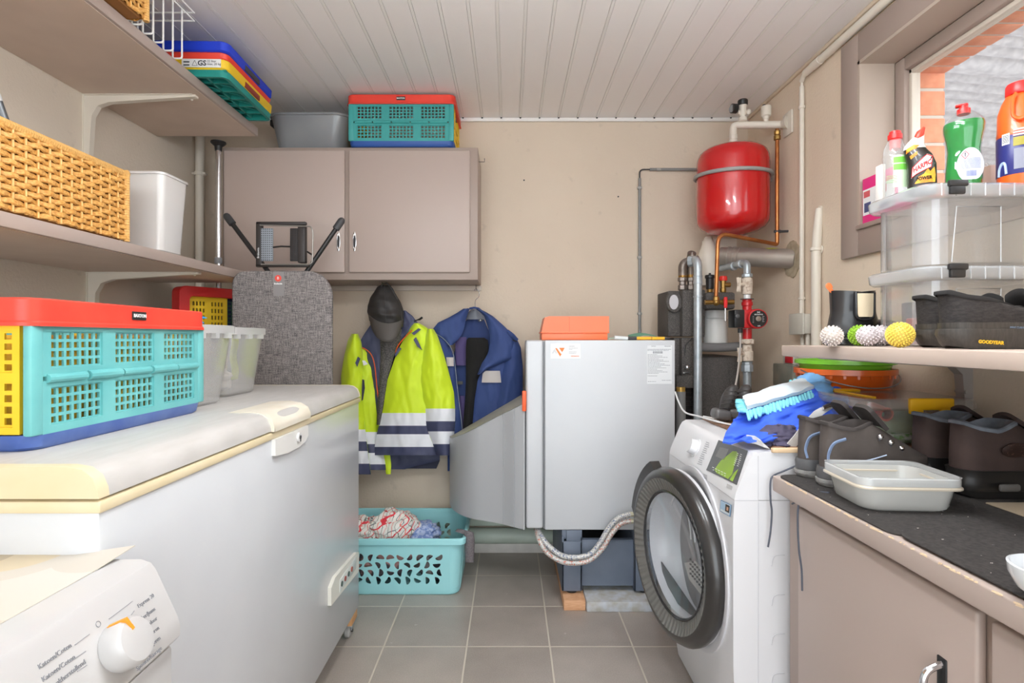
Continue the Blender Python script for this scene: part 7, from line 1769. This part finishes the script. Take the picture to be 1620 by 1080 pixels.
mb = MB(); mb.tube(bend([(bx + .008 - .027, yg - .001, zb1 - .004), (bx + .008 - .026, yg - .002, Z_(506, Ybt)), (bx + .008 + .026, yg - .002, Z_(506, Ybt)), (bx + .008 + .027, yg - .001, zb1 - .004)], .02, 6), .004, 8); mb.build('panel_edge', m_rb, t)
m_tab = M('tab_orange', (238, 118, 62), .6)
MB().tube(spline([at(1318, 463, Ybt), at(1312, 456, Ybt), at(1309, 452, Ybt), at(1312, 450.5, Ybt), at(1315, 456, Ybt)], 4), .006, 8, sx=.4).build('pull_tab', m_tab, t)
MB().tube([at(1379, 464, Ybt), at(1384, 464, Ybt)], .006, 8).build('pull_tab', m_tab, t)
# black slippers at the end of the dryer
m_blk = M('slipper_black', (58, 55, 54), .5); m_blks = M('slipper_sole', (92, 90, 90), .35)
for (px, py, y, lab, hd) in ((1140, 668, 1.95, 'black rubber shoe at the far end of the dryer, the one nearer the boiler', 1.1), (1161, 666, 1.97, 'black rubber shoe partly hidden behind the blue garment on the dryer', 1.1)):
    x = X_(px, y); t = thing('rubber_shoe', (x, y, ZB), lab, 'shoe', 'black rubber shoes on the dryer')
    o = MB(); q = o.mark(); o.surf(lump((0, 0, .075), (.028, .030, .060), px * .1, .08, 2), 24, 16); o.xf(q, Matrix.Translation((x + .012, y + .02, ZB)) @ Matrix.Rotation(math.radians(20), 4, 'Y')); o.build('upper', m_blk, t, ang=60)
    o = MB(); q = o.mark(); o.rbox(-.030, .030, -.032, .030, .002, .040, .014, 3); o.xf(q, Matrix.Translation((x - .003, y, ZB + .005)) @ Matrix.Rotation(math.radians(10), 4, 'Y')); o.build('heel', m_blks, t, ang=60)
    mb = MB()
    for k in range(5): mb.tube([(x - .012 + k * .004, y - .024, ZB + .05 + k * .014), (x + .014 + k * .006, y - .030, ZB + .054 + k * .014), (x + .034 + k * .005, y - .02, ZB + .048 + k * .014)], .002, 6)
    mb.build('rib', m_blk, t)

# ---------------------------------------------------------------- stacked clear storage boxes
m_cb = clear_mat('box_clear', (222, 218, 214), .14, .12); m_cl = clear_mat('box_lid_clear', (224, 228, 232), .42, .15); m_cc = clear_mat('box_corner', (220, 220, 222), .18, .12)
X0, X1, Y0, Y1 = 1.008, 1.332, 1.345, 1.562
def clear_box(z0, z1, label):
    t = thing('storage_box', ((X0+X1)/2, (Y0+Y1)/2, z0), label, 'storage box', 'clear boxes stacked on the shelf')
    zl = z1 - .034
    MB().vbox(X0 + .012, X1 - .004, Y0 + .010, Y1 - .010, z0 + .001, zl, .045, 6, taper=.006, open_top=True, wall=.003).build('body', m_cb, t, ang=50)
    mb = MB(); mb.vbox(X0 - .012, X1 + .004, Y0 - .012, Y1 + .012, zl + .001, z1, .045, 6, taper=.002)
    for k in range(9):
        x = X0 + .03 + k * .035
        mb.box(x - .001, x + .001, Y0 - .0135, Y0 - .011, zl + .002, z1 - .002)
    mb.build('lid', m_cl, t, ang=50)
    # milky corner columns
    for (cx_, cy_, s_) in ((X0 + .055, Y0 + .053, 180), (X0 + .055, Y1 - .053, 90)):
        def cf(u, v):
            a = math.radians(s_ - 8 + 106 * u); r_ = .0440; return (cx_ + r_ * math.cos(a), cy_ + r_ * math.sin(a), lerp(z0 + .004, zl, v))
        MB().surf(cf, 12, 4, th=-.0012).build('corner_column', m_cc, t, ang=60)
    mb = MB(); xa, xb = X_(1492, Y0), X_(1522, Y0); mb.rbox(xa, xb, Y0 - .022, Y0 - .010, z1 - .012, z1 + .004, .004); mb.rbox(xa + .004, xb - .006, Y0 - .020, Y0 - .010, zl + .004, z1 - .008, .003); mb.build('clip', m_black, t)
    mb = MB(); x = X_(1508, Y0); mb.tube([(X0 + .07, Y0 + .008, z0 + .01), (X0 + .082, Y0 + .008, zl - .02), (X0 + .19, Y0 + .008, zl - .02), (X0 + .19, Y0 + .008, z0 + .01)], .0012, 5); mb.build('moulded_panel', m_cl, t)
    return t
zA, zB_, zC = SH, 1.374, 1.574
clear_box(zA, zB_, 'lower clear storage box standing on the shelf behind the black sneakers')
clear_box(zB_ + .001, zC, 'upper clear storage box carrying the cleaning bottles')
tag(MB().rbox(1.07, 1.115, 1.44, 1.50, SH + .005, SH + .075, .004).build('red_carton', M('pale_red_carton', (214, 120, 116), .6)), 'small red carton inside the lower clear storage box', 'carton')
tag(MB().rbox(1.09, 1.16, 1.50, 1.545, SH + .005, SH + .12, .004).build('grey_carton', M('grey_carton', (128, 134, 142), .6)), 'grey carton behind the red one inside the lower clear storage box', 'carton')
ZL = zC + .001
# ---------------------------------------------------------------- cleaning bottles
def bottle_lathe(mb, c, prof, sx, sy, mi=0, rot=0, lean=0, mis=None):
    mb.lathe(prof, (0, 0, 0), 36, Matrix.Translation(Vector(c)) @ Matrix.Rotation(lean, 4, 'Y') @ Matrix.Rotation(rot, 4, 'Z'), mi, sx=sx, sy=sy, mis=mis)
# green dish soap
Yq = 1.425; c = Vector((X_(1524.5, Yq), Yq, ZL)); hb_ = Z_(165, Yq) - ZL
t = thing('dish_soap_bottle', c, 'waisted bottle of green dish soap with a red cap on the clear box', 'bottle')
S_ = .037 / .5
def W(px): return px * Yq / F / 2
zz = lambda py: Z_(py, Yq) - ZL
prof = [(.001, 0), (W(50), .0), (W(58), .006), (W(63), zz(285)), (W(62), zz(270)), (W(58), zz(252)), (W(56), zz(240)), (W(60), zz(225)), (W(68), zz(210)), (W(70), zz(200)), (W(64), zz(192)), (W(44), zz(182.5)), (W(26), zz(177)), (W(20), zz(176))]
mb = MB(); bottle_lathe(mb, c, prof, 1, .62); mb.build('bottle', clear_mat('soap_bottle_clear', (225, 230, 228), .03, .05), t, ang=60)
lp = [(max(.001, r - .0025), z + .002) for r, z in prof if z < zz(196)] + [(W(65), zz(194.5)), (.001, zz(194))]
m_soap, nt_, b_ = NT('green_soap'); b_.inputs['Base Color'].default_value = rgb((10, 140, 52)); b_.inputs['Roughness'].default_value = .06; b_.inputs['Coat Weight'].default_value = .5
b_.inputs['Transmission Weight'].default_value = .3; b_.inputs['IOR'].default_value = 1.2
mb = MB(); bottle_lathe(mb, c, lp, 1, .62); mb.build('green_soap', m_soap, t, ang=60)
mb = MB(); bottle_lathe(mb, c, [(W(22), zz(181)), (W(22.5), zz(177)), (W(22), zz(173)), (W(15), zz(172)), (W(14), zz(168)), (W(15), zz(167.5)), (W(15), zz(165.5)), (.001, zz(165))], 1, .8); mb.rbox(c.x - .022, c.x + .010, c.y - .010, c.y + .010, Z_(168.5, Yq), Z_(165, Yq), .003); m_rc = M('cap_bright_red', (226, 38, 36), .35); mb.build('cap', m_rc, t)
def lab_on(cx_, cy_, poly_px, Y, m, name, par, r, sy=.62, d=.002):
    """label wrapped on the front of a bottle: polygon in pixels around the bottle centre"""
    mb = MB(); pts = []
    for (a, b) in poly_px:
        x = X_(a, Y); u = max(-.98, min(.98, (x - cx_) / r)); y = cy_ - r * sy * math.sqrt(1 - u * u) - d; pts.append(Vector((x, y, Z_(b, Y))))
    n = len(pts); cen = sum(pts, Vector()) / n; u = max(-.98, min(.98, (cen.x - cx_) / r)); cen.y = cy_ - r * sy * math.sqrt(1 - u * u) - d - .0005
    mb.add(pts + [cen], [(i, (i+1) % n, n) for i in range(n)]); o = len(mb.v)
    return mb.build(name, m, par, ang=60), cen
circ = [(1535 + 21.5 * math.cos(a), 262 + 21 * math.sin(a)) for a in [2 * math.pi * k / 28 for k in range(28)]]
circ = [(a, min(b, 289) if b > 262 else b) for a, b in [(1535 + 21.5 * math.cos(a), 266 + 27 * math.sin(a)) for a in [2 * math.pi * k / 28 for k in range(28)]]]
def on_soap(px, py, off=.001):
    z = Z_(py, Yq) - ZL; r = interp([(z_, r_) for r_, z_ in prof[2:]], z)[0]; x = X_(px, Yq); q = max(-.985, min(.985, (x - c.x) / r)); return Vector((x, c.y - r * .62 * math.sqrt(1 - q * q) - off, Z_(py, Yq)))
def fan(mb, poly, f, off=.001):
    n = len(poly); cx_, cy_ = sum(p[0] for p in poly) / n, sum(p[1] for p in poly) / n
    R = [[f(lerp(cx_, a, s_), lerp(cy_, b, s_), off) for a, b in poly] for s_ in (0.02, .35, .7, 1)]   # dense rings so that the patch follows the bottle
    mb.add([p for r in R for p in r], [tuple(reversed(range(n)))] + [(k*n+i, (k+1)*n+i, (k+1)*n+(i+1) % n, k*n+(i+1) % n) for k in range(3) for i in range(n)])
mb = MB(); fan(mb, circ, on_soap, .0012); lb = mb.build('label', M('label_pale', (196, 200, 212), .45), t, ang=80)
yq = on_soap(1530, 262).y - .0006
mb = MB(); dd = Vector((X_(1527, Yq), yq, Z_(250, Yq)))
for a, b in (((0, 1), (1, 0)), ((1, 0), (0, -1)), ((0, -1), (-1, 0)), ((-1, 0), (0, 1))): mb.tube([(dd.x + a[0] * .0098, yq - .0004, dd.z + a[1] * .0098), (dd.x + b[0] * .0098, yq - .0004, dd.z + b[1] * .0098)], .0007, 5)
mb.build('hazard_diamond', M('hazard_red', (216, 70, 60), .6), lb)
mb = MB(); put_text(mb, '!', (dd.x, yq - .0004, dd.z), (1,0,0), (0,0,1), .013, bold=.0006)
mb.build('lettering', m_ink, lb)
mb = MB(); fine(mb, [(1520, 1551, 256 + k * 2.1, .8) for k in range(8)], Yq, 3)
rnd = random.Random(9); x = 1529.0
while x < 1544:
    w = rnd.uniform(.4, .9); p0, p1 = at(x, 275, Yq), at(x + w, 284, Yq); mb.add([(p0.x, p0.y, p0.z), (p1.x, p0.y, p0.z), (p1.x, p0.y, p1.z), (p0.x, p0.y, p1.z)], [(0, 3, 2, 1)]); x += w + .5
for v in mb.v: v.y = on_soap(CX + v.x * F / v.y, CY - (v.z - H) * F / v.y, .0018).y
mb.build('print', M('label_blue_print', (116, 124, 170), .6), lb, flat=True)
# orange drain cleaner bottle
Yo = 1.40; c = Vector((X_(1614, Yo), Yo, ZL)); zz = lambda py: Z_(py, Yo) - ZL; W = lambda px: px * Yo / F / 2
t = thing('drain_cleaner_bottle', c, 'big orange bottle of drain cleaner with red cap and blue label on the clear box', 'bottle')
m_or = M('bottle_orange', (240, 96, 30), .35, coat=.15)
prof = [(.001, 0), (W(70), 0), (W(77), .006), (W(78), zz(215)), (W(79), zz(212)), (W(77), zz(208)), (W(75), zz(178)), (W(62), zz(162)), (W(50), zz(153)), (W(48), zz(150)), (.001, zz(150))]
mb = MB(); bottle_lathe(mb, c, prof, 1, .68); bo = mb.build('bottle', m_or, t, ang=45)
mb = MB(); bottle_lathe(mb, c, [(W(48), zz(151)), (W(50), zz(149)), (W(49), zz(136)), (W(46), zz(133.5)), (.001, zz(133))], 1, .85)
mb.build('cap', m_rc, t)
mb = MB(); mb.tube(bend([Vector((X_(a, Yo), Yo - d_, Z_(b, Yo))) for a, b, d_ in ((1607, 153, .036), (1602, 165, .044), (1602, 190, .049), (1612, 197, .050), (1634, 190, .045))], .012, 5), .005, 8); mb.build('grip_edge', m_or, t)
mb = MB(); bottle_lathe(mb, c, [(W(77.6), zz(279)), (W(79.5), zz(278)), (W(80), zz(218)), (W(78.4), zz(217))], 1, .685, 0); lbo = mb.build('label', M('label_navy', (44, 46, 112), .35), t, ang=50)
def wrap(mb, a, b, c0, d, R_px, sy, C_, Y, off=.0012, ns=6):
    R0 = R_px * Y / F / 2; 
    def f(u, v):
        x = X_(lerp(a, b, u), Y); q = max(-.985, min(.985, (x - C_.x) / R0)); return (x, C_.y - (R0 * sy) * math.sqrt(1 - q * q) - off, Z_(lerp(c0, d, v), Y))
    mb.surf(f, ns, 2)
mb = MB(); wrap(mb, 1585, 1597.5, 214, 231, 80, .685, c, Yo); mb.build('barcode_ground', m_paper, lbo)
mb = MB()
for k in range(5): wrap(mb, 1586, 1596.5, 217 + k * 2.4, 218.1 + k * 2.4, 80, .685, c, Yo, .0018)
mb.build('barcode', m_ink, lbo)
mb = MB(); wrap(mb, 1603, 1622, 222.5, 236, 80, .685, c, Yo); mb.build('yellow_panel', M('olive_panel', (150, 138, 40), .5), lbo)
mb = MB(); wrap(mb, 1604, 1622, 240, 272, 80, .685, c, Yo); mb.build('grey_panel', M('grey_panel', (128, 130, 146), .5), lbo)
mb = MB()
for k in range(3): wrap(mb, 1603, 1622, 209.5 + k * 4.2, 212.2 + k * 4.2, 80, .685, c, Yo, .0016)
mb.build('pale_print', M('pale_red_print', (232, 190, 180), .5), lbo)
mb = MB(); R0 = 80 * Yo / F / 2
mb.tube([(lambda x: (x, c.y - R0 * .685 * math.sqrt(max(.03, 1 - ((x - c.x) / R0) ** 2)) - .001, Z_(b, Yo)))(X_(a, Yo)) for a, b in spline([(1579, 278, 0), (1580, 266, 0), (1584, 259, 0), (1590, 261, 0), (1592, 275, 0)], 5) for a, b in [(a, b)]] if False else [(lambda x, z: (x, c.y - R0 * .685 * math.sqrt(max(.03, 1 - ((x - c.x) / R0) ** 2)) - .001, z))(X_(p.x, Yo), Z_(p.y, Yo)) for p in spline([(1580, 279, 0), (1581, 268, 0), (1585, 260, 0), (1590, 262, 0), (1592, 277, 0)], 5)], .004, 8); mb.build('pipe_picture', M('pipe_pic', (170, 190, 224), .4), lbo)
# toilet cleaner, leaning
Yh2 = 1.46; c = Vector((X_(1459, Yh2), Yh2, ZL)); W = lambda px: px * Yh2 / F / 2; zz = lambda py: Z_(py, Yh2) - ZL
t = thing('toilet_cleaner_bottle', c, 'black toilet cleaner bottle with a bent white neck and red cap on the clear box', 'bottle')
def tc(u, v):
    a = 2 * math.pi * u
    k = interp([(0, 0, 1459, 44), (.03, 0, 1459, 48), (.5, 0, 1458, 47), (.66, 0, 1453, 44), (.76, 0, 1447, 38), (.84, 0, 1446, 33), (.92, 0, 1450, 25), (1, 0, 1455, 15)], v)
    zz_ = lerp(ZL, Z_(213, Yh2), v)
    return (X_(k[1], Yh2) + W(k[2]) * math.cos(a), Yh2 + W(k[2]) * .55 * math.sin(a), zz_)
m_hblk = M('cleaner_black', (34, 30, 28), .35, coat=.3); m_hw = M('cleaner_white', (222, 216, 208), .4)
mb = MB(); mb.surf(tc, 36, 40, mfn=lambda u, v: 1 if v > .78 else 0); mb.build('bottle', [m_hblk, m_hw], t, ang=60)
def on_tc(px, py, off=.001):
    v = (Z_(py, Yh2) - ZL) / (Z_(213, Yh2) - ZL); k = interp([(0, 1459, 44), (.03, 1459, 48), (.5, 1458, 47), (.66, 1453, 44), (.76, 1447, 38), (.84, 1446, 33), (1, 1455, 15)], v)
    x = X_(px, Yh2); q = max(-.97, min(.97, (x - X_(k[0], Yh2)) / W(k[1]))); return Vector((x, Yh2 - W(k[1]) * .55 * math.sqrt(1 - q * q) - off, Z_(py, Yh2)))
mb = MB(); pts = spline([at(1455, 214, Yh2), at(1458, 208, Yh2), at(1461, 203, Yh2)], 3); mb.tube([at(1451, 219, Yh2), at(1456, 211, Yh2), at(1460, 205.5, Yh2), at(1462, 202, Yh2)], [.011, .012, .006, .004], 14); mb.build('cap', M('cap_red_orange', (232, 60, 40), .35), t)
def dense(poly, k=4): return [(lerp(a[0], b[0], i / k), lerp(a[1], b[1], i / k)) for a, b in zip(poly, poly[1:] + poly[:1]) for i in range(k)]
hx = [(1443, 266), (1441.5, 282.5), (1449, 278), (1473.5, 268.5), (1476, 250), (1466.5, 247)]
mb = MB(); fan(mb, dense(hx), on_tc, .001); lbh = mb.build('label_shield', m_paper, t, ang=80)
mb = MB(); P_ = [on_tc(a, b, .0016) for a, b in dense([(a + (1459 - a) * .04, b + (265 - b) * .06) for a, b in hx])]; mb.tube(P_, .0011, 6, closed=True); mb.build('shield_border', M('harpic_red', (200, 38, 38), .5), lbh)
mb = MB(); ctr = on_tc(1459, 265.5, .004); put_text(mb, 'HARPIC', ctr, (1, 0, .40), (-.10, 0, 1), .0172, bold=.0009, sx=.86)
for i, v in enumerate(mb.v): w_ = on_tc(CX + v.x * F / Yh2, CY - (v.z - H) * F / Yh2, .0014); mb.v[i].y = w_.y + (.0 if i % 2 else -.0002)
mb.build('lettering', bpy.data.materials['harpic_red'], lbh)
mb = MB(); ctr = on_tc(1462, 285, .004); put_text(mb, 'POWER', ctr, (1, 0, .04), (0, 0, 1), .012, bold=.0005)
for i, v in enumerate(mb.v): w_ = on_tc(CX + v.x * F / Yh2, CY - (v.z - H) * F / Yh2, .0018); mb.v[i].y = w_.y
mb.build('lettering', M('power_black', (18, 16, 16), .5), t)
mb = MB(); fan(mb, dense([(1447, 292), (1453, 282), (1462, 278), (1468, 270), (1472, 276), (1478, 268), (1480, 280), (1479, 292)]), on_tc, .0008); mb.build('flame_print', M('flame_yellow', (240, 178, 40), .5, col2=(214, 120, 28), scale=60), t, ang=80)
mb = MB(); fan(mb, dense([(1434, 234), (1446, 229), (1455, 231), (1449, 236), (1441, 238), (1433, 242)]), on_tc, .0008); fan(mb, dense([(1439, 247), (1451, 241), (1452, 246), (1441, 252)]), on_tc, .0008); mb.build('flame_print', bpy.data.materials['flame_yellow'], t, ang=80)
# clear bottle with red cap
Yr2 = 1.52; c = Vector((X_(1416, Yr2), Yr2, ZL)); W = lambda px: px * Yr2 / F / 2; zz = lambda py: Z_(py, Yr2) - ZL
t = thing('clear_bottle', c, 'clear ribbed bottle with a red cap and green label on the clear box', 'bottle')
prof = [(.001, 0), (W(38), 0), (W(42), .005)] + [(W(42 - (k % 2) * 1.6), lerp(.012, zz(244), k / 13)) for k in range(14)] + [(W(38), zz(236)), (W(28), zz(227)), (W(23), zz(222)), (W(21), zz(221))]
mb = MB(); bottle_lathe(mb, c, prof, 1, .8); mb.build('bottle', clear_mat('pet_clear', (214, 216, 214), .26, .08), t, ang=60)
mb = MB(); bottle_lathe(mb, c, [(W(18), zz(236)), (W(20), zz(222)), (W(24), zz(221)), (W(24), zz(214)), (W(20), zz(213)), (W(19), zz(209)), (.001, zz(208))], 1, 1); mb.build('cap', m_rc, t)
mb = MB(); wrap(mb, 1413, 1435, 250, 300, 42, .8, c, Yr2, .0012); lg_ = mb.build('label', M('label_green_pale', (196, 222, 184), .5), t, ang=60)
mb = MB(); wrap(mb, 1413.5, 1434, 253, 262, 42, .8, c, Yr2, .0018); wrap(mb, 1413.5, 1434, 264, 273, 42, .8, c, Yr2, .0018); mb.build('label_block', M('label_green', (112, 190, 70), .5), lg_, ang=60)
mb = MB(); fine(mb, [(1415, 1432, 276 + k * 2.6, .8) for k in range(5)], c.y - W(42) * .8 - .0022, 6); mb.build('print', M('green_print', (120, 170, 90), .6), lg_, flat=True)
tag(MB().rbox(X_(1387, 1.553), X_(1393, 1.553), 1.530, 1.56, ZL, Z_(262, 1.55), .003).build('white_carton', M('carton_white', (222, 214, 208), .6)), 'slim white carton at the end of the row of bottles, beside the clear ribbed bottle', 'carton')
tag(MB().rbox(X_(1562, 1.50), X_(1585, 1.50), 1.49, 1.52, ZL, Z_(262, 1.50), .003).build('pink_packet', M('pink_packet', (222, 186, 172), .6)), 'pale pink packet behind the orange bottle on the clear box', 'packet')
tag(MB().surf(lump((X_(1560, 1.53), 1.535, ZL + .055), (.035, .018, .05), 71, .3, 4), 24, 14).build('film_bag', clear_mat('film_clear', (206, 200, 192), .25, .1), ang=70), 'crumpled clear film bag between the green soap and the orange bottle', 'bag')
# turn the bottles to face the room: their broad side looks at the doorway
for t in [o for o in C.objects if o.parent is None and o.name.split('.')[0] in ('dish_soap_bottle', 'drain_cleaner_bottle', 'toilet_cleaner_bottle', 'clear_bottle')]:
    th_ = math.atan2(t.location.x, t.location.y); Rz = Matrix.Rotation(-th_, 3, 'Z'); k_ = math.cos(th_)
    for o in t.children_recursive:
        for v in o.data.vertices: v.co = Rz @ Vector((v.co.x * k_, v.co.y, v.co.z))
# pink carton on the window sill
px0 = 1.296; zs_ = WZ0 + .007
t = thing('pink_carton', (1.345, 1.99, zs_), 'pink and white carton standing in the corner of the window sill', 'carton')
m_pk = M('carton_pink', (238, 48, 136), .5); zt2 = zs_ + .168
MB().rbox(px0 + .03, px0 + .10, 1.90, 2.085, zs_, zt2, .002).build('box', m_pk, t)
mb = MB(); xq = px0 + .0295
mb.box(xq - .0006, xq + .001, 2.03 - .12, 2.08, zs_ + .03, zs_ + .125); pn_ = mb.build('white_panel', m_paper, t)
mb = MB(); mb.box(xq - .0010, xq, 2.04, 2.075, zs_ + .095, zs_ + .118); mb.box(xq - .0010, xq, 1.95, 1.985, zs_ + .09, zs_ + .118); mb.build('picture', M('pic_red', (206, 90, 96), .5), pn_)
mb = MB(); mb.box(xq - .0010, xq, 2.035, 2.072, zs_ + .04, zs_ + .075); mb.box(xq - .0010, xq, 1.94, 1.99, zs_ + .035, zs_ + .065); mb.build('picture', M('pic_navy', (70, 76, 120), .5), pn_)
mb = MB(); mb.box(px0 + .035, px0 + .095, 1.8992, 1.901, zs_ + .04, zt2 - .01); mb.build('white_panel', m_paper, t)

# ---------------------------------------------------------------- base cabinet, worktop and what lies on it
CX0 = .712
t = thing('base_cabinet', (1.03, .72, 0), 'taupe base cabinet with doors and a chrome handle in the near corner beside the dryer', 'cabinet')
MB().rbox(CX0 + .018, XR - .002, -.15, 1.448, 0.0, .799, .004).build('carcass', m_taupe2, t)
for (a, b, hy) in ((.846, 1.372, .912), (.28, .822, .36), (-.14, .26, .20)):
    d = MB().rbox(CX0, CX0 + .0175, a, b, .06, .782, .005, 3).build('door', m_taupe, t)
    zc_ = .615
    mb = MB(); mb.tube(bend([(CX0 + .002, hy, zc_ - .05), (CX0 - .030, hy, zc_ - .038), (CX0 - .034, hy, zc_), (CX0 - .030, hy, zc_ + .038), (CX0 + .002, hy, zc_ + .05)], .02, 6), .0055, 10); h_ = mb.build('handle', m_chrome, d)
    mb = MB(); mb.rbox(CX0 - .003, CX0 + .001, hy - .010, hy + .010, zc_ - .06, zc_ + .06, .002); mb.build('handle_plate', m_black, d)
t = thing('worktop', (1.0, .72, .80), 'worktop with a chipped taupe front edge on the base cabinet', 'worktop')
MB().rbox(.688, XR - .001, -.15, 1.452, .800, .8405, .004, 3).build('board', m_taupe, t)
# bare chipped patches along the front edge
rnd = random.Random(21); mb = MB()
for k in range(110):
    y = .4 + 1.05 * rnd.random() ** 1.3; l = rnd.uniform(.003, .018); z = rnd.uniform(.8375, .8402); mb.add([(.6876, y, z), (.6876, y + l, z - rnd.uniform(0, .002)), (.6884, y + l * .9, .8408), (.690, y + l * .4, .8412), (.6884, y + l * .1, .8408)], [(0, 1, 2, 3, 4)])
tag(mb.build('chipped_paint', M('bare_wood', (224, 200, 168), .8), t, flat=True), kind='stuff')
m_mat = M('black_felt', (46, 43, 42), .95, col2=(62, 58, 56), scale=120, bump=.5, bscale=350)
def lint(y0, y1, x0, x1, n, seed, z):
    rnd = random.Random(seed); mb = MB()
    for k in range(n):
        x, y, a, l = rnd.uniform(x0, x1), rnd.uniform(y0, y1), rnd.uniform(0, 3.1), rnd.uniform(.001, .005); dx, dy = math.cos(a) * l, math.sin(a) * l
        mb.add([(x, y, z), (x + dx, y + dy, z), (x + dx - dy * .25, y + dy + dx * .25, z + .0006), (x - dy * .25, y + dx * .25, z + .0006)], [(0, 1, 2, 3)])
    return mb
for (y0, y1, x0, dz, lab, sd) in ((1.0, 1.445, .694, 0, 'black felt mat under the shoes and the plastic tray on the worktop', 1), (.46, 1.012, .700, .0035, 'black felt mat at the near end of the worktop beside the white bowl', 2)):
    t = thing('felt_mat', (1.0, (y0+y1)/2, .841), lab, 'mat', 'black felt mats on the worktop')
    z0 = .841 + dz * .0
    b = MB(); b.vbox(x0, 1.28, y0, y1, z0 + dz, z0 + .003 + dz, .03, 5); b.build('felt', m_mat, t)
    tag(lint(y0 + .02, y1 - .02, x0 + .01, 1.25, 130, sd, z0 + .0032 + dz).build('lint', M('lint_pale', (190, 184, 176), .9), t, flat=True), kind='stuff')
# food container
t = thing('plastic_tray', (.822, 1.203, .8445), 'open milky white food container on the worktop beside the hiking shoe', 'food container', rz=math.radians(-4))
m_fc = clear_mat('container_milky', (226, 226, 222), .62, .25)
MB().vbox(-.100, .100, -.083, .083, 0, .062, .035, 6, taper=.010, open_top=True, wall=.003).build('body', m_fc, t, local=True, ang=50)
mb = MB(); o = mb.mark(); 
def pr2(L, W_, z0, z1, th): plate_rim(mb, L, W_, z0, z1, th)
pr2(.212, .178, .048, .054, .012); mb.build('ledge', clear_mat('container_ledge', (232, 220, 200), .7, .3), t, local=True)
mb = MB(); plate_rim(mb, .208, .174, .0545, .072, .005); mb.build('rim', clear_mat('container_rim', (230, 232, 232), .5, .2), t, local=True)
# white bowl, partly out of the picture
c = Vector((.728, .735, .8480))
t = thing('ceramic_bowl', c, 'small white glazed bowl at the near edge of the worktop, cut off by the picture', 'bowl')
MB().lathe([(.001, .003), (.018, .0), (.026, .002), (.044, .016), (.052, .034), (.053, .046), (.050, .047), (.042, .020), (.001, .008)], c, 40).build('body', M('glazed_white', (226, 230, 234), .12, coat=.6), t, ang=60)
tag(MB().rbox(1.02, 1.30, 1.10, 1.19, .8442, .8475, .002).build('beige_insole', M('beige_insole', (168, 152, 130), .9, bump=.4, bscale=200)), 'beige ribbed strip lying in front of the brown boots on the worktop', 'strip')
